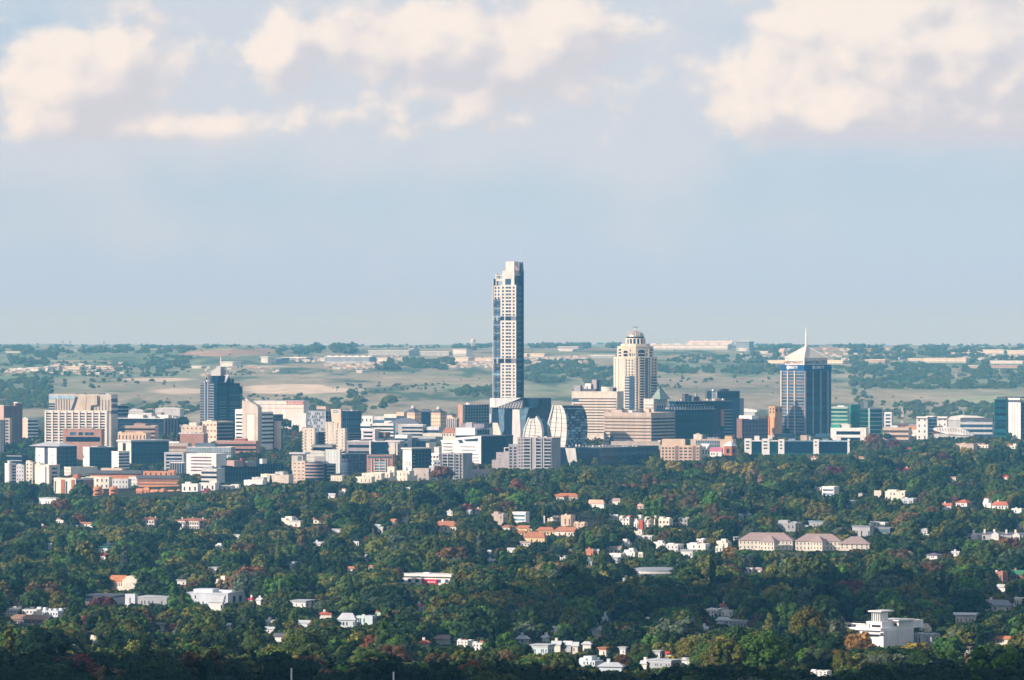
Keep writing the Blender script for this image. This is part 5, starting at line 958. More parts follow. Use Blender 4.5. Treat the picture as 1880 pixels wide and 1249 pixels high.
obj('wall', MB().cyl(0, r, -3, zc(852), r, n=28), NVY, o); KEEP.append((560, 595, 849, 880, Y)); FOOT.append((UX(577, Y), Y+r, r+1)); LMK.append((577, 885, 'the curved banded offices'))
for k in range(5): obj('curved_spandrel', MB().cyl(0, r, zc(878-k*6), zc(875-k*6), r+.5, n=28), LIL, o)
obj('roof_room', MB().cyl(0, r, zc(852), zc(849), r*.8, n=20), DGR, o)
b = B('curved_offices', 'dark glass end with grey bands joined to the curved banded offices', 592, 600, 616, 853, 880, MID, Y=5430, th=math.radians(52), R=('bands', 5, .35, GRY, NVY)); b.fL.box('pale_pier', 0, 3, -.3, 1, -3, b.z_of(853), LGR)
Y = 5650; o = at0('round_glass_office', 'dark round glass office beside the white glass-fronted complex', 'building', 636, 872, Y); g = o.location.z; r = 9.5*px(Y); zc = lambda v: VZ(v, Y)-g
obj('wall', MB().cyl(0, r, -3, zc(843), r, n=24), P('slate_blue_render', (.10, .10, .14)), o); KEEP.append((627, 645, 843, 872, Y)); FOOT.append((UX(636, Y), Y+r, r+1))
for k in range(5): obj('window_ring', MB().cyl(0, r, zc(870-k*5.4), zc(867.6-k*5.4), r+.15, n=24), MID, o)
b = B('dark_offices', 'dark glass offices with a pale roof edge between the white complex and brick frame', 626, 634, 673, 834, 872, NVY, Y=5800, par=LGR, th=math.radians(57), R=('grid', 7, 7, .6, .6, P('dark_slate_render', (.08, .09, .12)), BLG))
b = B('brick_frame_offices', 'brick-framed offices with a white balcony lattice', 673, 721, 725, 836, 869, P('rosy_brick', (.46, .24, .18)), Y=5700, th=math.radians(13), par=SLT, lm='the brick-framed offices')
L = b.fL
for (ua, ub) in ((673, 681.5), (715, 721)): style(L, b.z_of(869), b.z_of(842), ('punch', 6, 1, .3, .5, BLG, CRM), b.s_of(ua), b.s_of(ub))
for k in range(5):
    z = b.z_of(843+k*5.3); L.box('window', b.s_of(688), b.s_of(707), -.2, .15, z-3.2, z-.8, BLG); L.box('balcony', b.s_of(687), b.s_of(708), -.2, 1.2, z-3.9, z-3.0, P('lattice_white', (.70, .62, .56)))
for u in (682, 687, 697, 707.5, 712): L.box('pier', b.s_of(u), b.s_of(u+1), -.3, 1.3, b.z_of(870), b.z_of(842), P('lattice_white', (.70, .62, .56)))
L.box('top_glazing', 1, L.L-1, -.2, .4, b.z_of(841.5), b.z_of(838), BLG)
b = B('long_grey_offices', 'long mauve-grey offices with a white stair shaft behind the brick-framed offices', 636, 734, 742, 811, 832, P('mauve_grey_render', (.36, .34, .38)), Y=6100, par=WHT, th=math.radians(9), L=('bands', 2, .55, P('mauve_grey_render', (.36, .34, .38)), NVY, 2), rb=((660, 676, 808, SLT), (690, 705, 806, SLT))); b.fL.box('stair_shaft', b.s_of(678), b.s_of(681), -.3, 2, -3, b.z_of(809), WHT); b.fL.box('glass_bay', b.s_of(683), b.s_of(712), -.3, .8, b.z_of(832), b.z_of(812), NVY); b.fL.box('cream_bay', b.s_of(715), b.s_of(726), -.3, 2.2, -3, b.z_of(813), CRM); b.fL.box('cream_bay', b.s_of(727.5), b.s_of(730.5), -.3, 2.2, -3, b.z_of(814), CRM)
for i, (ua, uc, ub, vt, vb_, m_) in enumerate(((711, 745, 752, 806, 815, SLT), (745, 790, 800, 808, 817, P('blue_slate', (.10, .14, .20))), (764, 782, 790, 812, 826, NVY), (782, 788, 800, 815, 828, CRM), (797, 806, 812, 822, 830, WHT))):
    B('slate_roof_hall', ('flat slate-roofed hall behind the brick-framed offices', 'wide blue slate roof behind the billboard offices', 'dark block under the wide blue slate roof', 'cream twin-pier block behind the billboard offices', 'small white block beside the leaning white wing')[i], ua, uc, ub, vt, vb_, m_, Y=6180-i*40, th=math.radians(14), cat='building')
b = B('billboard_offices', 'offices with a huge white printed banner wall and a dark glass side', 739, 756, 791, 825, 868, P('white_banner', (.82, .80, .78)), Y=5640, par=0, th=math.radians(46), R=('glass', 6, 6, NVY, DGR), lm='the white banner wall'); obj('roof_slab', MB().box(-b.wL-1, 2, -2, b.wR+2, b.z_of(825), b.z_of(822.5)), CRM, b.o)
for (u, v, w, h_, m_) in ((751.5, 848, 2.2, 8, P('faded_red_print', (.62, .22, .22))), (747.5, 846, 1.6, 9, P('faded_grey_print', (.48, .44, .46))), (744.2, 848, 1.4, 8, P('faded_rose_print', (.60, .36, .36))), (747.6, 841, 1.5, 2.5, P('faded_grey_print', (.48, .44, .46))), (743.8, 857, 1.6, 2, P('faded_grey_print', (.48, .44, .46)))): b.fL.box('print', b.s_of(u), b.s_of(u+w), -.1, .12, b.z_of(v+h_), b.z_of(v), m_)
for k in range(4): b.fR.box('round_lamp', 2.4, 3.8, -.1, .6, b.z_of(837+k*6.2), b.z_of(835.6+k*6.2), WHT)
b = B('balcony_offices', 'white offices with deep balconies beside the dark glass of the billboard offices', 783, 806, 812, 834, 862, WHT, Y=5700, th=math.radians(20), L=('grid', 4, 4, .5, .55, WHT, BLK)); b.fL.box('roof_terrace', 0, b.fL.L, -.2, 1.6, b.z_of(837.5), b.z_of(835.2), WHT)
b = B('cream_annex', 'plain cream annex with one tiny window below the billboard offices', 758, 787, 791, 861.5, 881, P('greige_render', (.56, .50, .45)), Y=5420, th=math.radians(14), L=('punch', 1, 2, .1, .15, BLK, LGR)); b = B('cream_annex', 'pale stair annex beside the grey flats with the balcony grid', 788, 797, 801, 858, 880, LGR, Y=5440, th=math.radians(20), rb=((788, 793, 855.5, WHT),))
for i, (u0, uc, u1, vt, vb_) in enumerate(((652, 682, 688, 877, 886), (664, 700, 706, 870.5, 880), (680, 716, 722, 869, 876), (711, 724, 728, 858.5, 883), (725, 752, 760, 866, 874), (728, 758, 766, 875, 882), (607, 628, 632, 875, 883))):
    B('cream_villa', ('low cream villa at the near end of the cream terrace', 'long cream villa with dark door openings', 'cream villa with a curved parapet', 'tall cream stair tower in the middle of the cream terrace', 'pale grey shed-roofed villa behind the cream tower', 'cream garden wall villa in front of the plain annex', 'white villa wall beside dark trees under the curved banded offices')[i], u0, uc, u1, vt, vb_, P('warm_cream', (.75, .70, .60)), Y=5300+i*18, L=('punch', 1, 4, .2, .5, BRN, LGR) if i != 3 else ('punch', 2, 1, .2, .2, BRN, LGR), cat='house', grp='cream villa terrace', lm='the cream villa terrace' if i == 3 else None)
# twin hipped towers
for i, (u0, u1, v0_, ve, vb_) in enumerate(((744, 773, 749, 757, 772), (791, 820, 751, 757.5, 790))):
    b = hipbld('hipped_tower', ('peach office tower with slate hipped roof behind the long slate-roofed block', 'taller peach office tower with slate hipped roof and small square windows')[i], u0, u1, v0_, ve, vb_, P('peach_cream', (.74, .60, .46)), SLT, Y=6800, nf=(2, 5)[i], nb=5, th=32, cat='building', grp='twin hipped office towers', lm='the twin hipped towers' if i else None, wf=.3)
    wobj('roof_vent', MB().cyl(UX((u0+u1)/2, b.Y), b.Y+14, VZ(v0_+3, b.Y), VZ(v0_-4, b.Y), 3.6, 2.6, 8), LGR, b.o)
hipbld('blue_glass_link', 'dark blue glass block with a low gable between the twin hipped towers', 771, 793, 751, 756, 786, NVY, SLT, Y=6860, nb=0, th=14, cat='building', hipr=.5)
hipbld('small_hipped_block', 'small dark hipped building tucked behind the taller twin tower', 818, 838, 758, 762, 772, PCH, SLT, Y=7000, nb=0, th=35, cat='building')
b = B('columned_building', 'small peach building with white columns beside the brick-edged glass office', 820, 840, 843, 769, 789, PCH, Y=6750, th=math.radians(14), L=('ribs', 6, .4, WHT, BLK), rb=((828, 833, 766, CRM),))
b = B('brick_edged_office', 'teal glass office with a salmon brick edge and crowded roof plant', 841, 848.5, 898, 744, 780, P('salmon_brick', (.52, .30, .22)), Y=6850, th=math.radians(57), R=('glass', 7, 10, TEA, LGR), rb=((850, 852, 741, LGR), (854, 870, 741.5, WHT), (866, 884, 743, PCH), (856, 859, 739.5, WHT)), lm='the brick-edged teal office'); b.fR.box('pale_edge', 0, 3.5, -.3, 1, -3, b.z_of(744), P('pale_tan', (.60, .54, .48))); B('small_annex', 'tiny white annex between the teal office and the dark glass complex', 893, 902, 905, 761, 772, LGR, Y=7000)
hipbld('long_slate_block', 'long slate-roofed block in front of the twin hipped towers', 712, 775, 768, 777, 786, LGR, P('steel_blue_slate', (.17, .19, .25)), Y=6650, nb=0, th=9, cat='building')
b = B('white_banded_offices', 'long low white banded offices under the slate-roofed block', 683, 726, 730, 779, 790, WHT, Y=6500, th=math.radians(10), L=('bands', 2, .5, WHT, NVY)); b.fL.box('blue_pier', b.fL.L*.93, b.fL.L, -.3, 2, -3, b.z_of(777), MID); B('white_banded_offices', 'white banded offices with a covered deck beside the blue pier', 738, 776, 782, 781, 792, WHT, Y=6480, th=math.radians(10), L=('bands', 2, .5, LGR, NVY))
B('white_roof_block', 'white flat block beside the slate glass office', 662, 684, 690, 765, 776, WHT, Y=6950, L=('punch', 1, 3, .3, .4, BLK, LGR)); B('white_banded_offices', 'short white banded office beside the tan-signed glass office', 662, 680, 684, 779, 792, WHT, Y=6550, L=('bands', 2, .5, WHT, NVY)); b = B('pink_sided_office', 'white office with a pink side wall and stacked windows', 663, 688, 698, 789, 808, WHT, Y=6300, th=math.radians(25), L=('bands', 3, .5, P('lilac_white', (.66, .62, .68)), NVY, 3)); b.roofbox(668, 684, 787, WHT)
for i, a in enumerate(((686, 708, 714, 766, 775, LGR), (705, 728, 735, 762, 771, CRM), (728, 742, 747, 758, 768, PCH), (738, 765, 772, 797, 804, WHT), (748, 780, 792, 792, 800, LGR), (778, 806, 814, 785, 793, SIL), (776, 812, 822, 797, 806, P('pale_stone', (.58, .56, .50))), (690, 708, 716, 795, 806, BRN), (768, 800, 808, 803, 809, GRY), (725, 748, 756, 800, 808, WHT))):
    B('low_city_building', ('pale low block among roofs beyond the slate glass office', 'cream low block in front of distant trees', 'peach low block beside the first hipped tower', 'white canopy block below the long slate-roofed block', 'grey flat roof with vents below the white banded deck', 'silver arched roof near the taller hipped tower', 'stone-coloured shed with three doors near the terracotta roof', 'brown gabled block among trees near the pink-sided office', 'grey roof above the leaning white wing', 'white canopy roof in the trees left of the stone-coloured shed')[i].replace(' left of', ' beside'), *a[:5], a[5], Y=6900-i*85, cat='building', L=('bands', 1, .5, a[5], MID))
hipbld('terracotta_roof_house', 'building with a terracotta hipped roof beside the angular white block', 813, 838, 786, 795, 800, CRM, TER, Y=6300, nb=4, th=20, cat='building')
# ================================================================ houses among the trees
# (u0, u1, top row, lowest row in view, wall, roof, shape, label, landmark words)
W_ = WHT; C_ = CRM; IV = P('ivory_house_wall', (.78, .72, .62)); YL_ = P('yellow_cream_wall', (.70, .56, .34)); GW = P('grey_house_wall', (.42, .43, .45)); OR_ = P('bright_orange_tiles', (.52, .21, .11), scale=1.2, var=.2); PNK = P('pink_brick', (.42, .24, .19))
HS = [
 (258, 292, 950, 972, W_, TER, 'brickflat', 'brick flats with terracotta roof and white railings', 'the red-roofed brick flats'),
 (318, 386, 952, 976, W_, TER, 'brickflat', 'long brick flats with white balcony frames and red roof', 'the long red-roofed brick flats'),
 (98, 126, 953, 962, W_, PNK, 'flat', 'small white-topped brick house beside the brown-leaved trees', 'the white-topped brick house'),
 (138, 178, 959, 965, W_, TER, 'hip', 'low house with long terracotta roof under dark trees', None),
 (70, 116, 916, 928, W_, SIL, 'flat', 'white flat-roofed villa below the striped flats', 'the villa below the striped flats'),
 (50, 62, 919, 924, W_, SIL, 'flat', 'tiny pale roof just beside the villa below the striped flats', None),
 (68, 90, 965, 970, W_, TER, 'hip', 'small white house with red roof near the west edge', None),
 (196, 258, 1057, 1085, IV, OR_, 'mission', 'cream mission house with curved gables and bright orange roof', 'the cream mission house'),
 (340, 447, 1084, 1112, P('bluish_shade_white_wall', (.62, .66, .72)), None, 'modern', 'long bluish-shaded white modern villa with square windows', 'the long bluish-shaded white villa'),  # bluish tone of this white wall is shade put into colour
 (395, 423, 1058, 1082, IV, None, 'steps', 'tall cream house stepped like a small castle', 'the castle-like cream house'),
 (383, 411, 1095, 1120, W_, SIL, 'gable', 'white gabled house in front of the long bluish-shaded white villa', None),
 (140, 230, 1098, 1113, GW, SLT, 'flat', 'long grey flat-roofed building with slate edge', 'the grey flat-roofed building'),
 (229, 252, 1091, 1113, P('bluish_shade_white_wall', (.62, .66, .72)), None, 'flat', 'pale upright stair block on the grey flat-roofed building', 'the pale stair block'),
 (251, 320, 1099, 1112, GW, SIL, 'flat', 'grey building with pale flat roofs stretching from the stair block', None),
 (0, 42, 1113, 1130, W_, SLT, 'town', 'white townhouses with dark brown windows at the west edge', 'the white townhouses'),
 (40, 78, 1115, 1130, W_, SLT, 'town', 'white townhouses with a long grey roof, middle of the row', None),
 (76, 126, 1116, 1136, P('bluish_shade_white_wall', (.62, .66, .72)), None, 'town', 'pale stepped townhouses closing the row', 'the pale stepped townhouses'),
 (18, 46, 1102, 1112, W_, LIL, 'gable', 'white gabled cottage just behind the townhouses', None),
 (12, 92, 1130, 1146, LIL, TRB, 'hip', 'long brown-roofed house in front of the townhouses', 'the long brown-roofed house'),
 (390, 414, 998, 1008, W_, None, 'steps', 'white stepped villa between dark trees', 'the white stepped villa'),
 (430, 443, 983, 994, W_, SIL, 'flat', 'narrow white house peeping above the white stepped villa', None),
 (279, 299, 1019, 1031, W_, OR_, 'gable', 'small white house with vivid orange roof', 'the vivid orange roof'),
 (282, 293, 1032, 1039, W_, SIL, 'flat', 'tiny white outhouse below the vivid orange roof', None),
 (367, 378, 1020, 1029, W_, TER, 'gable', 'small white gable with red roof under a dark tree', None),
 (384, 404, 1044, 1056, IV, SIL, 'flat', 'small pale house above the castle-like cream house', None),
 (88, 99, 997, 1007, W_, SIL, 'gable', 'single white gable in very dark trees', None),
 (174, 208, 1006, 1013, W_, GRR, 'flat', 'house with a green sheet roof', 'the green roof'),
 (176, 200, 1016, 1027, W_, P('maroon_roof', (.22, .05, .07)), 'gable', 'house with a maroon roof just below the green roof', None),
 (189, 204, 996, 1006, W_, SIL, 'gable', 'small white gable above the green roof', None),
 (325, 345, 1067, 1073, W_, SIL, 'flat', 'low white wall house beside the cream mission house', None),
 (165, 182, 1162, 1180, IV, TER, 'steps', 'small cream house with round windows in very dark trees', 'the small cream house'),
 (279, 308, 1148, 1157, W_, SIL, 'flat', 'low white house with plain roof beside the purple-leaved tree', None),
 (314, 326, 1150, 1161, W_, PNK, 'gable', 'little white house tucked beside the purple-leaved tree', None),
 (412, 424, 1144, 1153, W_, SIL, 'gable', 'little white house alone in green trees', None),
 (455, 468, 1097, 1103, W_, P('bright_red_roof', (.6, .04, .07)), 'hip', 'little house with a bright red roof beside the long bluish villa', None),
 (470, 484, 1098, 1108, W_, SIL, 'gable', 'little white gable beyond the bright red roof', None),
 (428, 444, 1186, 1200, W_, TER, 'gable', 'tiny white house at the shaded wood edge', None),
 # second stretch
 (508, 552, 949, 963, IV, None, 'steps', 'row of pale stepped flats with rooftop rooms', 'the pale stepped flats'),
 (532, 556, 958, 968, C_, SIL, 'flat', 'cream house below the pale stepped flats', None),
 (575, 591, 950, 960, C_, TER, 'gable', 'small cream house with two gables', None),
 (610, 628, 973, 980, W_, SIL, 'flat', 'low white roof among dark trees below the two-gabled cream house', None),
 (570, 601, 995, 1003, W_, SIL, 'hip', 'low white hipped roof in dark trees', 'the low white hipped roof'),
 (648, 663, 993, 1002, W_, MID, 'flat', 'boxy white house with dark window band', 'the boxy white house'),
 (688, 704, 963, 980, C_, SIL, 'gable', 'tall pale house wall half hidden by conifers', None),
 (737, 750, 942, 957, IV, TER, 'hip', 'small square tower house with red tiled cap', 'the small red-capped tower house'),
 (715, 730, 953, 963, IV, OR_, 'gable', 'orange-roofed house beside the small red-capped tower house', None),
 (797, 842, 957, 976, IV, TER, 'hip', 'large cream house with broad terracotta hipped roof', 'the broad terracotta roof'),
 (668, 676, 1018, 1030, C_, SIL, 'gable', 'sliver of a cream gable among trees', None),
 (524, 546, 1034, 1044, W_, SIL, 'flat', 'low white house with a chimney at its end', 'the white house with end chimney'),
 (638, 652, 1040, 1048, W_, TER, 'hip', 'red and white house piece hidden in trees', None),
 (676, 690, 1038, 1044, W_, TER, 'gable', 'tiny white gable with red roof in green trees', None),
 (717, 845, 1055, 1074, W_, SIL, 'police', 'long white flat-roofed building with red sign panel and ribbed end', 'the long white building with red sign'),
 (760, 784, 1109, 1120, W_, TER, 'gable', 'white house with red roof under tall dark trees', 'the white house under tall dark trees'),
 (533, 576, 1106, 1113, W_, SIL, 'flat', 'long low white house with rooftop boxes', 'the low house with rooftop boxes'),
 (597, 604, 1091, 1101, C_, OR_, 'gable', 'tiny cream tower in dark trees', None),
 (585, 611, 1124, 1132, C_, P('rust_red_roof', (.45, .12, .08)), 'hip', 'rust-red hipped roof in trees', 'the rust-red roof'),
 (620, 655, 1126, 1150, P('blue_shade_white_wall', (.62, .70, .74)), SIL, 'hip', 'large pale house with silver hipped roof', 'the large silver-roofed house'),  # blue-white walls in the cloud-shaded stretch carry that shade as colour
 (654, 691, 1131, 1146, P('aqua_shade_white_wall', (.60, .72, .74)), None, 'flat', 'aqua-shaded white garden wing joined to the silver-roofed house', None),  # aqua-white here is a shaded white wall, the shade in its colour
 (688, 704, 1123, 1131, P('mint_wall', (.60, .74, .62)), OR_, 'flat', 'small mint-coloured house beside the aqua-shaded white wing', None),
 (544, 570, 1139, 1149, P('blue_shade_white_wall', (.62, .70, .74)), SIL, 'gable', 'pale grey-roofed cottage in dark trees', 'the pale grey-roofed cottage'),
 (486, 505, 1138, 1149, W_, SIL, 'gable', 'white cottage with flat veranda roof', None),
 (485, 504, 1151, 1161, W_, SIL, 'gable', 'white gabled cottage under the veranda-roofed cottage', 'the white gabled cottage'),
 (503, 527, 1163, 1177, W_, SLT, 'gable', 'white L-shaped cottage with dark roof', 'the white L-shaped cottage'),
 (797, 828, 1166, 1182, W_, LIL, 'gable', 'white house with broad mauve roof and gable ends', 'the mauve-roofed house'),
 (768, 791, 1176, 1186, C_, P('rust_red_roof', (.45, .12, .08)), 'hip', 'rust-red roof beside the mauve-roofed house', None),
 (840, 870, 1173, 1184, W_, TER, 'town', 'white town houses with small red roofs', 'the white houses with small red roofs'),
 (868, 892, 1176, 1192, W_, TER, 'town', 'white town houses stepping down beyond the mauve-roofed house', None),
 (755, 765, 1204, 1210, C_, P('rust_red_roof', (.45, .12, .08)), 'gable', 'tiny rust-red roof at the shaded wood edge', None),
 (611, 617, 1201, 1213, IV, SIL, 'gable', 'sliver of cream gable wall at the shaded wood edge', 'the sliver of cream gable'),
 (821, 832, 938, 944, W_, SIL, 'gable', 'tiny white roof beside maroon trees', None),
 (856, 868, 936, 943, W_, SIL, 'gable', 'small cream roof near maroon trees', None), (872, 886, 934, 941, W_, TER, 'gable', 'low sunlit roof beyond the small cream roof', None),
 (903, 932, 940, 962, P('taupe_wall', (.50, .42, .36)), None, 'modern', 'taupe modern flats with glazed bay and square window', 'the taupe modern flats'),
 (941, 972, 942, 962, W_, None, 'bandh', 'white modern flats with three glass bands', 'the white flats with glass bands'),
 (895, 903, 1010, 1018, W_, SIL, 'gable', 'pair of tiny white gables in trees', None), (932, 946, 1006, 1014, W_, SIL, 'gable', 'white double gable in dark trees', None),
 (891, 912, 1026, 1034, P('blue_shade_white_wall', (.62, .70, .74)), SIL, 'gable', 'pale roof with little white chimney', None),
 # middle
 (1010, 1069, 906, 918, C_, OR_, 'hip', 'long house with vivid orange roof behind yellowing tree', 'the long vivid orange roof'),
 (1078, 1112, 918, 932, W_, P('peach_roof', (.60, .42, .32)), 'hip', 'house with pale peach hipped roof', None),
 (1112, 1141, 915, 926, C_, LIL, 'gable', 'house with pale grey twin gables', 'the pale twin gables'),
 (1168, 1188, 926, 933, TAN, P('peach_roof', (.60, .42, .32)), 'hip', 'small square house with peach roof', None),
 (1006, 1034, 946, 957, C_, PCH, 'town', 'cream terraced flats behind the palms', None),
 (1030, 1056, 946, 968, PCH, None, 'flat', 'peach block of flats at the end of the palm row', 'the peach block by the palms'),
 (998, 1001, 947, 966, C_, None, 'flat', 'slim cream pillar building before the peach terrace', None),
 (1054, 1080, 957, 968, PCH, None, 'town', 'low peach terrace seen between palm trunks', None),
 (1112, 1140, 944, 956, W_, None, 'town', 'white terraced flats behind the palms, first of the long row', 'the long white flats'),
 (1138, 1166, 944, 962, W_, P('brick_red_wall', (.5, .14, .08)), 'town', 'white terraced flats with a red front behind palms', None),
 (1164, 1186, 946, 972, W_, None, 'steps', 'white flats with vivid red-orange wing', 'the flats with the vivid red wing'),
 (1184, 1212, 946, 966, IV, None, 'town', 'white terraced flats hidden by brown palms', None),
 (1210, 1236, 946, 968, IV, None, 'town', 'ivory terraced flats with orange arches', None),
 (1234, 1270, 947, 964, GW, None, 'town', 'shaded grey terraced flats closing the long white row', None),
 (1163, 1186, 973, 984, IV, None, 'steps', 'small ivory pool house with three peaks', None),
 (1172, 1183, 956, 975, P('vivid_red_wall', (.60, .12, .07)), None, 'flat', 'narrow vivid red wing standing among palms', None),
 (914, 950, 964, 972, C_, TER, 'hip', 'low terracotta-roofed wing below the taupe modern flats', None),
 (948, 980, 965, 975, YL_, TER, 'hip', 'yellow house with terracotta hipped roof', 'the yellow hipped house'),
 (950, 966, 974, 982, YL_, TER, 'hip', 'small yellow wing below the yellow hipped house', None),
 (962, 1004, 977, 997, YL_, TER, 'hip', 'large yellow house with broad terracotta eaves', 'the large yellow house'),
 (985, 1020, 968, 981, YL_, TER, 'hip', 'terracotta roofs climbing behind the large yellow house', None),
 (1018, 1064, 968, 984, C_, TER, 'hip', 'long terracotta roof with small roof turret', None),
 (955, 976, 994, 1001, W_, LIL, 'gable', 'pale sloping roof under the large yellow house', None),
 (1044, 1056, 1003, 1013, W_, LIL, 'gable', 'white gable with mauve roof in dark trees', None),
 (1076, 1090, 1008, 1020, P('orange_wall', (.62, .26, .14)), TER, 'gable', 'orange-walled cottage in dark trees', 'the orange-walled cottage'),
 (1088, 1100, 1008, 1017, YL_, SIL, 'gable', 'cream cottage beside the orange-walled cottage', None),
 (1075, 1092, 1025, 1039, W_, SIL, 'steps', 'white chapel-like house with a curved gable', 'the white curved-gable house'),
 (1028, 1042, 1022, 1027, W_, SIL, 'flat', 'thin white roof line above dark trees', None),
 (978, 984, 1028, 1041, P('orange_wall', (.62, .26, .14)), SIL, 'gable', 'narrow peach house in dark trees', None),
 (1114, 1142, 1003, 1014, W_, LIL, 'gable', 'white house with sloping mauve roof', None),
 (1134, 1160, 990, 1003, W_, None, 'steps', 'white cubic house at the head of the white cluster', 'the white cluster'),
 (1120, 1148, 1016, 1026, W_, None, 'modern', 'white cubic house at the foot of the white cluster', None),
 (1145, 1174, 1007, 1020, W_, None, 'steps', 'white cubic house in the middle of the white cluster', None),
 (1172, 1182, 1014, 1026, IV, None, 'flat', 'ivory wall beside the middle of the white cluster', None),
 (1122, 1140, 1026, 1034, W_, SIL, 'flat', 'low white house below the white cluster', None),
 (1158, 1206, 984, 991, W_, None, 'flat', 'long low white garden wall house curving through trees', None),
 (1198, 1226, 993, 1003, W_, None, 'steps', 'white cubic house left alone between two green trees', None),
 (1223, 1256, 998, 1013, W_, None, 'modern', 'white cubic house beside the broad dark tree', 'the white cubes by the broad dark tree'),
 (1262, 1304, 997, 1012, W_, None, 'modern', 'long white house with a ramp wall', 'the long white ramp-wall house'),
 (1275, 1300, 988, 996, W_, None, 'town', 'white townhouse piece behind the ramp-wall house', None),
 (1250, 1278, 1012, 1022, W_, SIL, 'flat', 'white garden wall and roof under the ramp-wall house', None),
 (1314, 1344, 990, 1004, IV, None, 'steps', 'ivory terrace house near the long hipped school', None),
 (1314, 1330, 1003, 1014, IV, None, 'flat', 'lower ivory block by the long hipped school', None),
 (1340, 1362, 984, 992, W_, None, 'town', 'white terrace corner just behind the long hipped school', None),
 (1155, 1253, 1043, 1060, PNK, P('blue_grey_sheet', (.30, .33, .38)), 'oval', 'oval building with flat blue-grey roof and brick end', 'the oval grey-roofed building'),
 (1138, 1150, 1060, 1066, W_, SIL, 'flat', 'small white wall beside the oval grey-roofed building', None),
 (1362, 1386, 1043, 1050, W_, None, 'flat', 'low white house in trees below the long hipped school', None), (1386, 1404, 1042, 1050, W_, LIL, 'hip', 'low white house with a pale hipped roof, beside its flat-roofed neighbour', None),
 (1103, 1122, 1125, 1142, P('blue_shade_white_wall', (.62, .70, .74)), SIL, 'steps', 'white box house on the wooded slope', 'the white box house'),
 (1087, 1107, 1150, 1166, W_, SIL, 'gable', 'white gabled house with big sunlit wall', 'the white gabled wall'),
 (1185, 1196, 1133, 1143, W_, SIL, 'gable', 'lone white gable in dark wood', 'the lone white gable'),
 (1295, 1330, 1119, 1128, W_, None, 'flat', 'long white flat-roofed villa with thin dark windows', 'the long white flat-roofed villa'),
 (1325, 1358, 1121, 1131, W_, None, 'flat', 'white villa wing stretching from the long flat-roofed villa', None),
 (1322, 1338, 1108, 1120, C_, P('rust_red_roof', (.45, .12, .08)), 'gable', 'red-roofed pavilion on the long flat-roofed villa', None),
 (1316, 1342, 1133, 1145, W_, SIL, 'hip', 'white bow-fronted house below the long flat-roofed villa', None), (1340, 1380, 1143, 1151, GW, SIL, 'flat', 'grey sheet-roofed house beside the bow-fronted house', None),
 (1286, 1300, 1150, 1160, W_, SIL, 'gable', 'half-hidden white roof in dark wood', None),
 (1006, 1024, 1148, 1160, W_, SIL, 'town', 'white steps of a house in dark wood', None),
 (995, 1009, 1167, 1175, W_, SIL, 'gable', 'small silver gable on the dark slope', None),
 (949, 971, 1167, 1179, P('blue_shade_white_wall', (.62, .70, .74)), SIL, 'hip', 'bluish roof in the dark wood', None),
 (976, 1018, 1188, 1200, P('aqua_shade_white_wall', (.60, .72, .74)), SIL, 'flat', 'long aqua-shaded white house with dark window band', 'the long aqua-shaded white house'),
 (1014, 1030, 1177, 1192, IV, SIL, 'gable', 'cream gable with silver roof, taller of two joined houses', 'the silver-roofed gables'),
 (1030, 1050, 1177, 1193, GW, SIL, 'gable', 'grey wall and silver roof with a chimney', None),
 (1051, 1062, 1179, 1196, IV, SIL, 'gable', 'narrow cream gable wall beside a conifer', None),
 (1070, 1086, 1178, 1187, W_, SIL, 'hip', 'white house with silver roof behind a conifer', None),
 (1053, 1108, 1206, 1221, P('blue_shade_white_wall', (.62, .70, .74)), None, 'steps', 'cluster of white roofs at the shaded wood edge', 'the white roofs at the wood edge'),
 (1100, 1146, 1217, 1230, P('blue_shade_white_wall', (.62, .70, .74)), SIL, 'hip', 'white sheet-roofed house at the shaded wood edge', 'the white sheet-roofed house'),
 (1100, 1120, 1193, 1202, C_, TER, 'flat', 'pale wall house above the white roofs', None),
 (1138, 1150, 1192, 1198, W_, SIL, 'flat', 'slip of white wall in olive trees', None),
 (1220, 1236, 1195, 1204, C_, P('scarlet_dome', (.62, .05, .05)), 'domeh', 'cream kiosk with scarlet domed roof', 'the scarlet dome'),
 (1200, 1216, 1199, 1205, W_, SIL, 'flat', 'low white wall beside the scarlet dome', None),
 (1178, 1190, 1213, 1226, IV, SIL, 'gable', 'narrow ivory house with a side gable', 'the narrow ivory house'),
 (1190, 1248, 1217, 1224, GW, SIL, 'flat', 'long grey sheet roof beside the narrow ivory house', None),
 (1252, 1278, 1208, 1216, W_, SIL, 'hip', 'low white arched roof at the olive trees', None),
 # eastern stretch
 (1486, 1514, 895, 904, W_, None, 'flat', 'white house with thin roof beside a pole', None), (1510, 1542, 895, 915, W_, None, 'bandh', 'bright white modern villa with dark window slots', 'the bright white villa'),
 (1545, 1576, 921, 931, P('blue_shade_white_wall', (.62, .70, .74)), SIL, 'flat', 'pale flat carport roof with a brick chimney', None),
 (1576, 1585, 907, 912, C_, SIL, 'flat', 'tiny cream wall in dark trees', None),
 (1605, 1622, 901, 913, IV, None, 'flat', 'sunlit cream block of the long ivory villa', None), (1626, 1676, 900, 916, IV, None, 'modern', 'long ivory villa with square openings', 'the long ivory villa'),
 (1653, 1690, 916, 927, P('blue_shade_white_wall', (.62, .70, .74)), None, 'flat', 'pale boundary wall and garage under the long ivory villa', None),
 (1730, 1762, 912, 929, IV, P('faded_red_tiles', (.52, .17, .11)), 'gable', 'white villa with two faded red gables', 'the faded red gables'),
 (1728, 1748, 924, 935, W_, P('faded_red_tiles', (.52, .17, .11)), 'gable', 'small white gable in front of the two red gables', None),
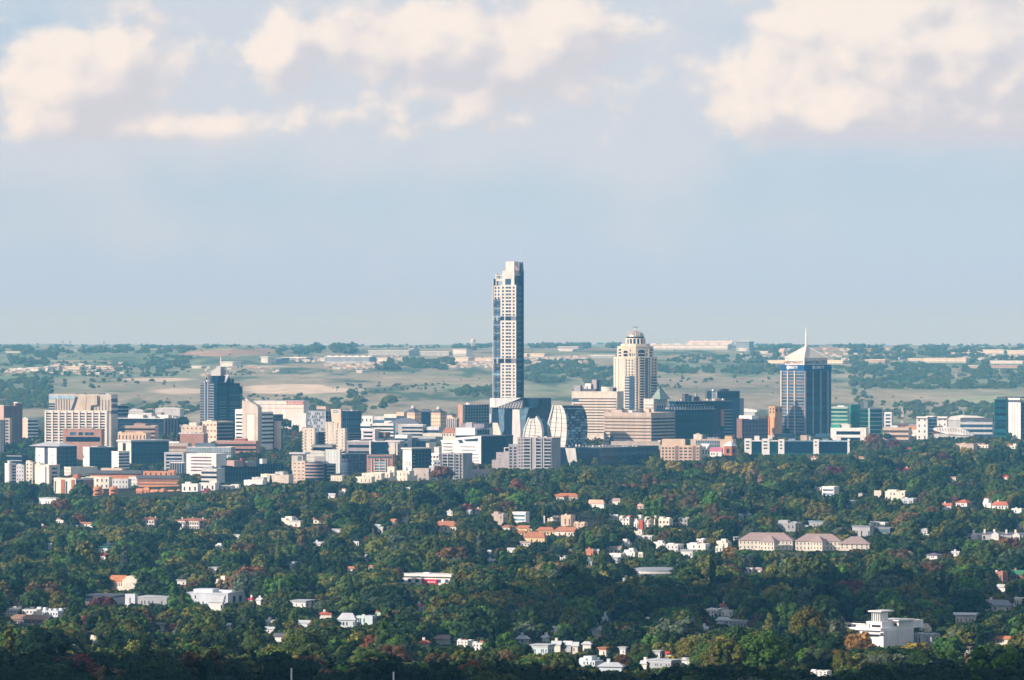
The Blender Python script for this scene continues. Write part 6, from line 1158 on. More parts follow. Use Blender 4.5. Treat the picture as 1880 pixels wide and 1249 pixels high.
 (1756, 1788, 917, 929, W_, P('faded_red_tiles', (.52, .17, .11)), 'hip', 'long faded red hipped roof beside the two red gables', None),
 (1798, 1826, 916, 932, W_, P('faded_red_tiles', (.52, .17, .11)), 'steps', 'bright white house with a square chimney tower', 'the white chimney-tower house'),
 (1822, 1854, 921, 934, W_, P('faded_red_tiles', (.52, .17, .11)), 'hip', 'red hipped roof with columned veranda', None),
 (1858, 1884, 934, 942, W_, None, 'flat', 'white sunlit wall running off the east edge', None),
 (1425, 1476, 956, 982, GW, None, 'modern', 'grey modern flats with roof rooms behind the long hipped school', 'the grey modern flats'),
 (1476, 1520, 959, 966, GW, P('aqua_roof', (.30, .45, .48)), 'flat', 'low aqua-roofed wing of the grey modern flats', None),
 (1566, 1606, 968, 990, GW, P('blue_grey_sheet', (.30, .33, .38)), 'flat', 'grey cube house with blue-grey roof', 'the grey cube house'),
 (1594, 1634, 958, 970, W_, None, 'modern', 'white upper flats behind the grey cube house', None),
 (1604, 1650, 971, 979, P('teal_dark_wall', (.10, .18, .20)), P('blue_grey_sheet', (.30, .33, .38)), 'flat', 'teal shaded house with pale eaves beside the grey cube', None),
 (1684, 1708, 970, 981, W_, SIL, 'hip', 'house with pale blue-grey roof in dark trees', None),
 (1768, 1806, 977, 991, GW, SLT, 'chim', 'slate-roofed town houses with square chimneys, the first', 'the chimneyed town houses'), (1804, 1846, 975, 992, GW, SLT, 'chim', 'slate-roofed town houses with square chimneys, the middle pair', None), (1844, 1884, 976, 994, GW, SLT, 'chim', 'slate-roofed town houses with square chimneys at the east edge', None),
 (1862, 1884, 961, 973, IV, None, 'steps', 'cream house with two chimneys at the east edge', None),
 (1652, 1678, 1012, 1022, YL_, P('sandy_roof', (.66, .46, .24)), 'hip', 'yellow house with sandy roof, hidden by brown trees', 'the yellow sandy-roofed house'),
 (1697, 1736, 1016, 1024, W_, P('purple_slate', (.20, .16, .24)), 'hip', 'house with purple slate roof', 'the purple slate roof'),
 (1748, 1762, 1012, 1018, W_, SIL, 'gable', 'tiny pale roof beside the purple slate roof', None),
 (1820, 1852, 1050, 1072, P('salmon_brick_wall', (.42, .20, .14)), None, 'flat', 'salmon brick house with a small chimney', 'the salmon brick house'),
 (1855, 1884, 1047, 1064, P('salmon_brick_wall', (.42, .20, .14)), GRR, 'hip', 'brick house with green roof at the east edge', None),
 (1832, 1850, 1073, 1085, W_, SIL, 'gable', 'white outbuilding under the salmon brick house', None),
 (1802, 1858, 1102, 1122, IV, P('blue_grey_sheet', (.30, .33, .38)), 'hip', 'low white bungalow with blue-grey veranda roof', 'the low white bungalow'),
 (1858, 1886, 1099, 1112, IV, None, 'flat', 'big cream wall at the east edge', None),
 (1735, 1806, 1132, 1144, IV, SIL, 'flat', 'long pale flat roof with a white dome light', 'the long pale flat roof'),
 (1671, 1730, 1165, 1186, P('mottled_grey_wall', (.36, .36, .40), var=.5, scale=.5), None, 'flat', 'unfinished mottled grey wall building beside the white hotel', 'the mottled grey wall'),
 (1812, 1858, 1168, 1181, IV, OR_, 'gable', 'low villa with orange curved gable roof', 'the orange curved gable'),
 (1770, 1784, 1192, 1199, IV, TRB, 'flat', 'tiny pink-roofed cottage in dark trees', None), (1764, 1778, 1206, 1211, P('brownish_wall', (.30, .16, .13)), P('crimson_roof', (.26, .05, .05)), 'hip', 'tiny crimson-roofed hut below the pink-roofed cottage', None),
 (1490, 1528, 1230, 1237, W_, SIL, 'town', 'white house front lit at the shaded wood edge', 'the white front at the wood edge'),
 (1556, 1568, 1133, 1138, P('aqua_shade_white_wall', (.60, .72, .74)), None, 'flat', 'tiny aqua-shaded white roof behind the white hotel', None),
 (1686, 1712, 1146, 1160, IV, None, 'steps', 'ivory stepped house beside the white hotel', None),
 (1757, 1796, 816, 832, TAN, P('peach_roof', (.60, .42, .32)), 'flat', 'tan flats with a plain end wall in the eastern trees', 'the tan flats in the trees'),
 (1792, 1826, 814, 824, C_, TER, 'town', 'peach-roofed terrace beyond the tan flats', None), (1842, 1872, 815, 826, C_, TER, 'town', 'small orange-roofed houses below the white ribbed tower', None),
 (1661, 1674, 822, 827, C_, P('bright_red_roof', (.6, .04, .07)), 'hip', 'tiny bright red roof below the market building', None),
 (1638, 1652, 856, 865, C_, P('bright_red_roof', (.6, .04, .07)), 'hip', 'bright crimson roof in green trees', 'the crimson roof'), (1659, 1676, 859, 866, C_, P('bright_red_roof', (.6, .04, .07)), 'hip', 'long red roof beside the crimson roof', None),
 (1843, 1856, 872, 879, C_, P('bright_red_roof', (.6, .04, .07)), 'hip', 'small red roof alone in dark trees near the east', None),
 (1736, 1763, 877, 883, IV, P('peach_roof', (.60, .42, .32)), 'flat', 'low peach roof with a slim white post', None),
 (1490, 1502, 839, 844, C_, TER, 'gable', 'tiny pink roof below the white and green office row', None), (1573, 1592, 838, 842, C_, TER, 'hip', 'thin terracotta roof line in eastern trees', None),
 (1492, 1501, 864, 870, C_, TER, 'gable', 'small cream gable in trees below the green offices', None), (1546, 1554, 858, 866, W_, SIL, 'gable', 'small white gable in trees under the office row', None),
 (1358, 1372, 912, 916, W_, None, 'flat', 'two white dots of wall under the pinkish bare trees', None), (1350, 1366, 944, 950, P('blue_shade_white_wall', (.62, .70, .74)), SIL, 'gable', 'pale blue twin roof in trees', None), (1368, 1379, 942, 950, P('blue_shade_white_wall', (.62, .70, .74)), SIL, 'gable', 'steep pale blue roof beside the twin roof', None),
 (742, 756, 895, 898, W_, None, 'flat', 'thin white roof strip in trees under the grey flats', None), (600, 616, 906, 914, W_, SIL, 'gable', 'white house among trees below the curved offices', None), (620, 642, 898, 910, IV, TER, 'steps', 'ivory house among trees below the cream villa wall', None), (866, 900, 862, 876, P('pale_tan', (.60, .54, .48)), LIL, 'gable', 'pale tan hall with a grey hipped end beside the lowest grey step', None),
]
HOUSEKEEP = set(); rnd = random.Random(21); HWN = G('house_window', (.05, .06, .075))
def hood(u0, u1, vt, vb, wall, roof, shape, label, lm):
    w = u1-u0; hgt = {'flat': 5, 'modern': 7, 'steps': 7, 'town': 7, 'bandh': 9, 'brickflat': 8, 'mission': 7}.get(shape, 5.5)
    # enough hidden height for the house to stand on the ground behind the bushes
    Y = inv((u0+u1)/2, vb+4); hid = max(3, hgt/px(Y)-(vb-vt)); hid = min(hid, 24); Y = inv((u0+u1)/2, vb+hid)
    th = math.radians(rnd.choice([16, 20, 24, 30, 34])); cat = 'house'; name = 'house'
    cx = u1-w*(.18+.2*rnd.random()); LR = LGR
    vb0 = vb
    if shape in ('hip', 'gable'):
        ve = vt+(vb-vt)*(.5 if shape == 'hip' else .45)
        b = hipbld(name, label, u0, u1, vt, ve, vb, wall, roof, Y=Y, nb=max(2, int(w/6)), th=math.degrees(th), hipr=.5 if shape == 'hip' else 0, chim=rnd.random() < .45, lm=lm)
    elif shape == 'flat':
        b = B(name, label, u0, cx, u1, vt+(0 if roof is None else .8), vb, wall, Y=Y, th=th, cat=cat, par=roof or 0, L=('punch', 1, max(2, int(w/7)), .35, .45, HWN, LR, .4), R=('punch', 1, 2, .3, .4, HWN, LR, .4), lm=lm)
        if w > 25: b.roofbox(u0+w*.3, u0+w*.42, vt-2, WHT); b.roofbox(u0+w*.62, u0+w*.7, vt-1.4, GRY)
        if roof is not None: obj('roof', MB().box(-b.wL-.8, .8, -.8, b.wR+.8, b.top+.9, b.top+1.2), roof, b.o)
    elif shape in ('modern', 'steps', 'town', 'bandh', 'brickflat', 'mission'):
        h = vb-vt
        if shape == 'modern':
            b = B(name, label, u0, cx, u1, vt+h*.25, vb, wall, Y=Y, th=th, cat=cat, L=('punch', 2, max(3, int(w/9)), .3, .5, HWN, LR, .4), R=('punch', 1, 2, .3, .5, HWN, LR, .4), lm=lm)
            b.roofbox(u0+w*.15, u0+w*.5, vt, wall, 'upper_storey'); b.roofbox(u0+w*.62, u0+w*.8, vt+h*.1, wall, 'upper_storey')
        elif shape == 'bandh':
            b = B(name, label, u0, cx, u1, vt, vb, wall, Y=Y, th=th, cat=cat, L=('bands', 3, .5, wall, BLG, 1), R=('plain',), lm=lm); b.pole(u0+w*.3, vt-4, r=.15)
        elif shape == 'brickflat':
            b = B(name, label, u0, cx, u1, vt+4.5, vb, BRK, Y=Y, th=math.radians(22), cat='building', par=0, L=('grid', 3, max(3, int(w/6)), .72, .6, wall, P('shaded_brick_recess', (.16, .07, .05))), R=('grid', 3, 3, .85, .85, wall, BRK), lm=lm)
            obj('roof', MB().hip(-b.wL, 0, 0, b.wR, b.top, b.z_of(vt)-b.top, .4, .9), roof, b.o)
            for k in range(3): b.roofbox(u0+w*(.2+.28*k), u0+w*(.2+.28*k)+1.5, vt-1, WHT, 'chimney')
        elif shape == 'mission':
            b = B(name, label, u0, u0+w*.93, u1, vt+12, vb, wall, Y=Y, th=math.radians(16), cat=cat, par=0, lm=lm, L=None)
            obj('brick_wing', MB().box(-b.wL-.1, -b.wL*.72, -.2, b.wR*.6, -3, b.z_of(vt+13)), PNK, b.o)
            obj('roof', MB().hip(-b.wL*.98, -b.wL*.35, .5, b.wR*.8, b.top, b.z_of(vt)-b.top, .4, .6), roof, b.o)
            for k in range(5): b.fL.box('window', b.fL.L*(.3+.07*k), b.fL.L*(.33+.07*k), -.2, .08, b.z_of(vb-8), b.z_of(vb-14), BRN)
            for (s0, s1, vv, y) in ((.5, .98, vt, -.8), (.55, 1.0, vt+12, -3.0)):
                z1 = b.z_of(vv); x0, x1 = -b.wL*(1-s0), -b.wL*(1-s1); m_ = (x0+x1)/2; hw = (x1-x0)/2; pts = [(x0, -3), (x1, -3), (x1, z1-2.6), (m_+hw*.7, z1-2.2), (m_+hw*.45, z1-.6), (m_, z1), (m_-hw*.45, z1-.6), (m_-hw*.7, z1-2.2), (x0, z1-2.6)]
                obj('curved_gable', MB().tri(pts, y, y+4), wall, b.o)
        elif shape == 'town':
            b = B(name, label, u0, cx, u1, vt+h*.3, vb, wall, Y=Y, th=th, cat=cat, par=0, L=('grid', 2, max(2, int(w/8)), .45, .5, wall, BD), lm=lm); n = max(2, int(w/10))
            for k in range(n):
                b.roofbox(u0+w*(k+.1)/n, u0+w*(k+.7)/n, vt+rnd.random()*h*.25, (roof if roof is not None and k % 2 else wall), 'upper_storey')
        else:
            b = B(name, label, u0, cx, u1, vt+h*.5, vb, wall, Y=Y, th=th, cat=cat, par=0, L=('punch', 1, max(2, int(w/7)), .35, .5, HWN, LR, .4), lm=lm)
            b.roofbox(u0+w*.1, u0+w*.5, vt+h*.25, wall, 'upper_storey'); b.roofbox(u0+w*.4, u0+w*.72, vt, wall, 'upper_storey'); b.roofbox(u0+w*.78, u0+w*.86, vt+h*.2, wall, 'chimney')
            if roof is not None: b.roofbox(u0+w*.38, u0+w*.74, vt-.9, roof, 'roof', vt)
    elif shape == 'police':
        b = B(name, label, u0, u0+w*.86, u1, vt+4, vb, wall, Y=Y, th=math.radians(24), cat='building', par=W_, L=('punch', 1, 8, .45, .35, MID, LR), R=('ribs', 5, .5, LGR, MID), lm=lm)
        obj('roof_fascia', MB().box(-b.wL-2, 1.5, -2, b.wR+1, b.z_of(vt+4.5), b.z_of(vt)), wall, b.o); b.roofbox(778, 790, vt-2, WHT)
        RP = P('crimson_sign_panel', (.50, .03, .08)); b.fL.box('sign_panel', b.s_of(775), b.s_of(803), -.2, .9, b.z_of(vb+3), b.z_of(vb-9.5), RP); [b.fL.box('sign_mark', b.s_of(ua), b.s_of(ua+w_), .8, 1.15, b.z_of(vb-3.6), b.z_of(vb-5.4), WL) for ua, w_ in ((785, 4.6), (791.4, 1.6), (793.8, 1.0), (795.6, 1.7), (798, 1.9))]
    elif shape == 'oval':
        o = at0(name, label, 'building', (u0+u1)/2, vb, Y); g = o.location.z; r = w/2*px(Y); zt = VZ(vt, Y)-g; zb = VZ(vb, Y)-g
        def el(rx, ry, z): return [(rx*math.cos(t), r*.5+ry*math.sin(t), z) for t in [2*math.pi*i/36 for i in range(36)]]
        obj('wall', MB().loft([el(r*.96, r*.46, -3), el(r*.96, r*.46, zt-2.2)]), wall, o); obj('window', MB().loft([el(r*.965, r*.465, zb+.6), el(r*.965, r*.465, zb+2)]), BLG, o); obj('white_band', MB().loft([el(r*.975, r*.475, zt-4), el(r*.975, r*.475, zt-2.5)]), WHT, o)
        obj('roof', MB().loft([el(r, r*.5, zt-2.2), el(r*.98, r*.48, zt-1.2), el(r*.6, r*.3, zt)]), roof, o); KEEP.append((u0, u1, vt, vb, Y)); FOOT.append((UX((u0+u1)/2, Y), Y+r*.5, r)); LMK.append(((u0+u1)/2, vb, lm)); return
    elif shape == 'domeh':
        b = B(name, label, u0, cx, u1, vt+5.5, vb, wall, Y=Y, th=th, cat='kiosk', par=0, lm=lm); obj('domed_roof', MB().dome(-b.wL*.5, b.wR*.4, b.top, b.wL*.62, b.z_of(vt)-b.top, 14, 4), roof, b.o)
    elif shape == 'chim':
        b = hipbld(name, label, u0, u1, vt+2, vt+6, vb, wall, roof, Y=Y, nb=4, th=14, hipr=0, lm=lm)
        for k in (.08, .5): b.roofbox(u0+w*k, u0+w*k+3.5, vt-3, C_, 'chimney')
        obj('white_gable', MB().tri([(-b.wL*.55, b.z_of(vb)), (-b.wL*.2, b.z_of(vb)), (-b.wL*.2, b.top), (-b.wL*.375, b.z_of(vt+2)), (-b.wL*.55, b.top)], -1.2, 2), W_, b.o)
for h in HS:
    k0 = len(KEEP); hood(*h)
    for q in range(k0, len(KEEP)): HOUSEKEEP.add(q)
# cars on the road that runs through the trees beside the slim cream flats
CARC = [P('car_paint_red', (.45, .03, .03), rough=.3, spec=.5), P('car_paint_white', (.8, .8, .8), rough=.3, spec=.5), P('car_paint_silver', (.5, .52, .55), rough=.3, spec=.5)]
CW_ = MB().cyl(0, 0, 0, .22, .33, n=10); CW_.v = [(x, -z, y) for x, y, z in CW_.v]; CW_ = CW_.mesh('wheel', P('tyre_rubber', (.02, .02, .02)))
for i, (u, v, c, lb) in enumerate(((519, 800, 1, 'white car at the west end of the traffic between trees'), (526, 802, 0, 'red car following the white car in the traffic between trees'), (532, 801.5, 2, 'silver car in the middle of the traffic between trees'), (538, 802.5, 0, 'dark red car behind the silver one in the traffic'), (545, 803.5, 1, 'white car closest to the slim cream flats towers'))):
    Y = inv(u, v+1, 5000); o = at0('parked_car', lb, 'car', u, v+1, Y, 'cars on the road through the trees'); o.location.z = gz(o.location.x, Y)
    obj('body', MB().loft([[(-2.1, y, .3), (2.1, y, .3), (2.15, y, .75), (1.2, y, .85), (-2.1, y, .9)] for y in (-.85, .85)]), CARC[c], o); obj('cabin', MB().loft([[(-1.7, y, .88), (1.1, y, .84), (.5, y, 1.42), (-1.3, y, 1.45)] for y in (-.72, .72)]), BLK, o); obj('roof', MB().box(-1.25, .45, -.7, .7, 1.43, 1.5), CARC[c], o)
    for sx in (-1.3, 1.35):
        for sy in (-.78, 1.0): w_ = link('wheel', CW_, o); w_.location = (sx, sy, .33)
    KEEP.append((u-4, u+4, v-3, v+.5, Y))
# the long hipped school
SW2 = P('cream_school_wall', (.74, .69, .60))
SYY = inv(1480, 1012)
for (u0, u1, vt, ve, vb_, lb_, nb_) in ((1357, 1466, 979, 992.5, 1007, 'long western range of the mauve-roofed school with two rows of small windows', 14), (1461, 1553, 981, 994, 1009, 'middle range of the mauve-roofed school, partly behind a big green bush', 12), (1542, 1602, 986, 999, 1006, 'low eastern range of the mauve-roofed school', 6)):
    hipbld('school_range', lb_, u0, u1, vt, ve, vb_, SW2, LIL, Y=SYY-(u0-1357)*.1, nf=2, nb=nb_, th=10, cat='school', grp='long hipped school', lm='the long hipped school' if u0 == 1461 else None, wf=.25, dep=16)
for (u0, u1, lb_) in ((1396, 1424, 'projecting bay with pointed hip on the western school range'), (1488, 1512, 'projecting bay with pointed hip on the middle school range')):
    hipbld('school_bay', lb_, u0, u1, 984, 995, 1008, SW2, LIL, Y=SYY-16, nf=2, nb=4, th=26, cat='school', grp='long hipped school', wf=.25, dep=9)
# white stepped hotel
HW = P('hotel_white', (.84, .82, .80))
b = B('stepped_hotel', 'large stepped white modern hotel with a tower room and overhanging roof slab', 1548, 1622, 1684, 1158, 1184, HW, Y=inv(1600, 1192), par=0, th=math.radians(38), cat='hotel', lm='the white stepped hotel')
z = b.z_of
for (ua, ub, v1, v2, y0, y1, nm) in ((1550, 1620, 1154, 1158.5, -1.5, 14, 'terrace_slab'), (1554, 1592, 1147, 1155, 2, 14, 'upper_storey'), (1586, 1613, 1143, 1156, 3, 16, 'upper_storey'), (1592, 1606, 1127, 1144, 5, 12, 'tower_room'), (1589, 1612, 1123, 1125.5, 3, 14, 'roof_slab'), (1552, 1588, 1147, 1148.5, 1, 15, 'roof_slab'), (1583, 1621, 1162, 1165, -2.2, 6, 'balcony_slab')):
    obj(nm, MB().box(b.s_of(ua)-b.wL, b.s_of(ub)-b.wL, y0, y1, z(v2), z(v1)), HW, b.o)
obj('side_block', MB().box(-12, -.5, 14, b.wR, b.top-.3, z(1143)), HW, b.o); sf = Face(b.o, (-12, 14), (-.5, 14)); sf.box('window_band', 1, sf.L-1, -.2, .1, z(1152), z(1148), MID); obj('roof_slab', MB().box(-13.5, .8, 12, b.wR+1, z(1142.9), z(1141)), HW, b.o)
obj('rear_frame', MB().box(-9, -1, b.wR-2, b.wR+10, z(1158), z(1144)), HW, b.o)
for (ua, ub, v1, v2) in ((1556, 1562, 1151, 1154), (1566, 1570, 1150, 1153.5), (1596, 1611, 1149, 1153), (1586, 1592, 1150, 1154)): Face(b.o, (-b.wL, 2.9), (0, 2.9)).box('window', b.s_of(ua), b.s_of(ub), -.2, .1 if ua > 1580 else 1.0, z(v2), z(v1), BLK)
for (ua, ub, v1, v2) in ((1556, 1580, 1160, 1163), (1590, 1616, 1159, 1161.5), (1594, 1614, 1167, 1170)): b.fL.box('window', b.s_of(ua), b.s_of(ub), -.2, .1, z(v2), z(v1), BLG)
for k in range(4): Face(b.o, (-b.wL, 4.9), (0, 4.9)).box('tower_fin', b.s_of(1592.4+k*3.6), b.s_of(1593.4+k*3.6), -.2, .5, z(1144), z(1127), LGR)
for k in range(6): b.pole(1554+k*12, 1152.5, 1155, r=.12, name='railing_post')
# posts in the shaded wood
for i, (u, v, r) in enumerate(((535, 1228, .22), (722.5, 1235, .22))):
    Y = 1180; o = at0('white_post', ('tall white post standing in the shaded wood', 'shorter white post in the shaded wood under the silver-roofed house')[i], 'post', u, 1290, Y); g = o.location.z
    obj('shaft', MB().cyl(0, 0, -.5, VZ(v, Y)-g, r, r*.9, 8), WHT, o); obj('cap', MB().cyl(0, 0, VZ(v, Y)-g, VZ(v, Y)-g+.15, r*1.4, r*1.2, 8), LGR, o); KEEP.append((u-6, u+6, v, 1260, Y+4))
for i, (u, v0_, v1) in enumerate(((884, 1007, 1022), (1736, 868, 880), (1514, 893, 898), (1333, 1225, 1249))):
    Y = inv(u, v1+6); o = at0('pole', ('slim pale pole rising from trees below the taupe modern flats', 'slim white post beside the low peach roof', 'thin pole by the bright white villa', 'wooden pole with a cross arm and insulators in the shaded wood')[i], 'pole', u, v1, Y); g = o.location.z
    obj('shaft', MB().cyl(0, 0, -.5, VZ(v0_, Y)-g, .2, .14, 8), WHT if i < 3 else BRN, o)
    if i == 3:
        obj('cross_arm', MB().box(-3, 3, -.1, .1, VZ(v0_+3, Y)-g, VZ(v0_+2, Y)-g), BRN, o)
        for k in (-2.6, 0, 2.6): obj('insulator', MB().cyl(k, 0, VZ(v0_+2, Y)-g, VZ(v0_, Y)-g, .14, n=6), WHT, o)
    else: obj('lamp_head', MB().box(-.25, .6, -.2, .2, VZ(v0_, Y)-g-.1, VZ(v0_, Y)-g+.15), WHT, o)
# ================================================================ far plain
FW = P('far_white_wall', (.72, .70, .66)); FB = P('far_shed_blue_wall', (.24, .30, .38)); FC = P('far_cream_wall', (.76, .66, .54)); FG = P('far_grey_wall', (.40, .44, .46)); FP = P('far_pinkish_wall', (.56, .40, .34))
FAR = [(479, 493, 655, 667, FW, WHT, 'tall white cube hall at the end of the dark shed'), (493, 518, 657, 666, FB, FG, 'long dark shed beside the white cube hall'), (517, 566, 656, 662, FB, WHT, 'low shed with thin white roof beyond the sandy strip'), (597, 687, 654.5, 668, FB, WHT, 'large blue-fronted factory with white saw-tooth roof'), (588, 597, 657, 664, FW, WHT, 'small white annex of the blue-fronted factory'),
 (676, 759, 643, 653, FG, LGR, 'long pale grey factory on the ridge'), (752, 759, 640, 652, FG, LGR, 'narrow tower block closing the pale grey factory'), (771, 830, 645, 654, FG, LGR, 'flat grey factory beyond the tower block'), (831, 859, 640, 655, FW, FG, 'white gabled hall near the water tower'), (836, 862, 656, 667, FC, FC, 'sunlit cream depot, nearer half'), (860, 908, 657, 666, FC, FC, 'sunlit cream depot stretching towards the tallest tower'), (693, 712, 657, 664, FW, WHT, 'jumbled white sheds beside the blue-fronted factory'),
 (1024, 1066, 636, 643, FG, LGR, 'grey low shed on the ridge behind the tallest tower'), (1026, 1054, 641, 646, FW, WHT, 'white shed in front of the grey ridge shed'), (1086, 1134, 652, 658.5, FG, WHT, 'long white-roofed shed beside the domed cream tower'), (1190, 1352, 632.5, 643, FW, LGR, 'enormous white distribution hall on the skyline'), (1264, 1352, 627, 632.5, FW, WHT, 'upper storey hall above the enormous white hall'), (1352, 1378, 627, 645, FB, FB, 'bluish end block of the enormous white hall'), (1358, 1372, 640, 645, FW, WHT, 'white gatehouse before the bluish end block'),
 (1412, 1562, 661.5, 669, P('bright_cream_wall', (.85, .76, .58)), P('bright_cream_wall', (.85, .76, .58)), 'very long cream-roofed shed passing behind the pyramid-roofed tower'), (1592, 1628, 660, 667, FP, FC, 'low orange-roofed shed on the plain beyond the green offices'), (1668, 1700, 658, 664, FC, FC, 'pale stepped shed, smaller than its neighbour'), (1697, 1782, 657.5, 667, FC, FC, 'long pale shed with brown roof line'), (1806, 1847, 642, 651, FC, WHT, 'sunlit cream warehouse among ridge trees'), (1850, 1886, 643, 653, FC, WHT, 'larger cream warehouse at the east edge of the ridge'), (1820, 1884, 662.5, 669, FW, WHT, 'white industrial hall below the ridge'), (1818, 1873, 671, 677, FP, FP, 'long pinkish wall shed below the white hall'), (1778, 1798, 671, 677, FP, FW, 'small pinkish buildings beside the long wall shed'),
 (973, 1002, 649, 658, FC, FC, 'cream cubic depot beside the tallest tower'), (959, 968, 649, 655, FC, WHT, 'small cream shed peeping past the tallest tower'), (405, 429, 664, 674, FW, WHT, 'white flat-roofed pavilion beside the mast of the stepped tower'), (352, 371, 672, 677, FW, WHT, 'small white farm shed'), (655, 665, 680, 685, WHT, WHT, 'tiny white tent-like building on the plain'), (20, 50, 677, 682, FC, WHT, 'low cream sheds at the west end'), (50, 72, 675, 682, FW, WHT, 'white shed with taller end at the west'), (83, 88, 673, 682, FW, WHT, 'slim white silo building'), (100, 108, 671, 680, FC, FC, 'tall cream silo beside a long depot'), (108, 150, 673, 680, FC, FC, 'long cream depot beside the tall cream silo'), (158, 167, 671, 677, FC, WHT, 'small bright cream hall'), (177, 206, 672, 677.5, FC, FC, 'long cream hall beyond the small bright one'), (172, 184, 684, 688, WHT, WHT, 'small white roof on the near field'), (10, 40, 645, 649, FW, LGR, 'pale roof strip among the skyline trees at the west'), (1395, 1411, 645, 650, FW, WHT, 'small white roof among hillside houses')]
for (u0, u1, vt, vb_, wm, rm, lb) in FAR:
    Y = inv((u0+u1)/2, vb_, 7000); b = B('far_shed', lb, u0, u1-(u1-u0)*.1, u1, vt+1.6, vb_, wm, Y=Y, par=0, th=math.radians(14), cat='warehouse' if u1-u0 > 30 else 'shed', L=('bands', 1, .6, wm, FG) if u1-u0 > 25 else None, depth=70)
    obj('roof', MB().box(-b.wL-2, 2, -2, b.wR+2, b.top, b.z_of(vt)), rm, b.o)
    if 'saw-tooth' in lb or 'enormous' in lb:
        for k in range(7): o_ = b.roofbox(u0+4+(u1-u0)*k/7.3, u0+4+(u1-u0)*(k+.6)/7.3, vt-1.3, WHT, 'roof_light', vt)
for (u, vt, vb_) in ((868.5, 622, 641),):
    Y = inv(u, vb_, 7000); o = at0('water_tower', 'water tower on a column above the ridge trees', 'water tower', u, vb_, Y); g = o.location.z; p = px(Y)
    for k in range(6): a = k*math.pi/3; obj('leg', MB().cyl(3*p*math.cos(a), 3*p*math.sin(a), -1, VZ(vt+6, Y)-g, .5*p, n=6), LGR, o)
    obj('tank', MB().cyl(0, 0, VZ(vt+7, Y)-g, VZ(vt+1.5, Y)-g, 4.2*p, 5*p, 16), LGR, o); obj('tank_roof', MB().cyl(0, 0, VZ(vt+1.5, Y)-g, VZ(vt, Y)-g, 5*p, 1*p, 16), FW, o)
Y = inv(1436, 655, 7000); hipbld('church', 'small pinkish church with steep gable among hillside houses', 1430, 1444, 640, 646, 656, FP, FP, nb=0, th=35, cat='church', hipr=0, Y=Y); 
for i, u in enumerate((115, 129, 191)):
    Y = inv(u, 640.5, 9000); o = at0('pylon', ('power pylon on the skyline, the westernmost', 'power pylon on the skyline beside the westernmost', 'power pylon on the skyline standing apart')[i], 'pylon', u, 641, Y, 'power pylons'); g = o.location.z; p = px(Y); H = VZ(626, Y)-g
    for s_ in (-1, 1): obj('leg', MB().tri([(s_*1.6*p-.8, -1), (s_*1.6*p+.8, -1), (s_*.25*p+.6, H), (s_*.25*p-.6, H)], -.8, .8), FB, o)
    for f_ in (.72, .85, .97): obj('cross_arm', MB().box(-2.4*p*(1.6-f_), 2.4*p*(1.6-f_), -.6, .6, H*f_-.8, H*f_+.5), FB, o)
# ================================================================ trees
def foliage_mat(name):
    m = bpy.data.materials.new(name); m.use_nodes = True; nt = m.node_tree; N = nt.nodes; L = nt.links; b = N['Principled BSDF']
    a = N.new('ShaderNodeAttribute'); a.attribute_type = 'INSTANCER'; a.attribute_name = 'tint'
    ca = N.new('ShaderNodeAttribute'); ca.attribute_name = 'leaf_shade_var'
    tc = N.new('ShaderNodeTexCoord'); no = N.new('ShaderNodeTexNoise'); no.inputs['Scale'].default_value = .30; no.inputs['Detail'].default_value = 4; L.new(tc.outputs['Object'], no.inputs['Vector'])
    mr = N.new('ShaderNodeMapRange'); mr.inputs[1].default_value = .3; mr.inputs[2].default_value = .7; mr.inputs[3].default_value = .7; mr.inputs[4].default_value = 1.35; L.new(no.outputs[0], mr.inputs[0])
    mu = N.new('ShaderNodeMath'); mu.operation = 'MULTIPLY'; L.new(mr.outputs[0], mu.inputs[0]); L.new(ca.outputs['Fac'], mu.inputs[1])
    v = N.new('ShaderNodeVectorMath'); v.operation = 'SCALE'; L.new(a.outputs['Color'], v.inputs[0]); L.new(mu.outputs[0], v.inputs['Scale'])
    L.new(v.outputs[0], b.inputs['Base Color']); b.inputs['Roughness'].default_value = .75; b.inputs['Specular IOR Level'].default_value = .08
    return m
FOL = foliage_mat('leaf_mass'); BARK = P('bark', (.10, .075, .055), scale=2.0, var=.3)
def ico(sub=2):
    import bmesh
    bm = bmesh.new(); bmesh.ops.create_icosphere(bm, subdivisions=sub, radius=1); v = np.array([p.co[:] for p in bm.verts]); f = [[p.index for p in q.verts] for q in bm.faces]; bm.free(); return v, np.array(f)
ICV, ICF = ico(2)
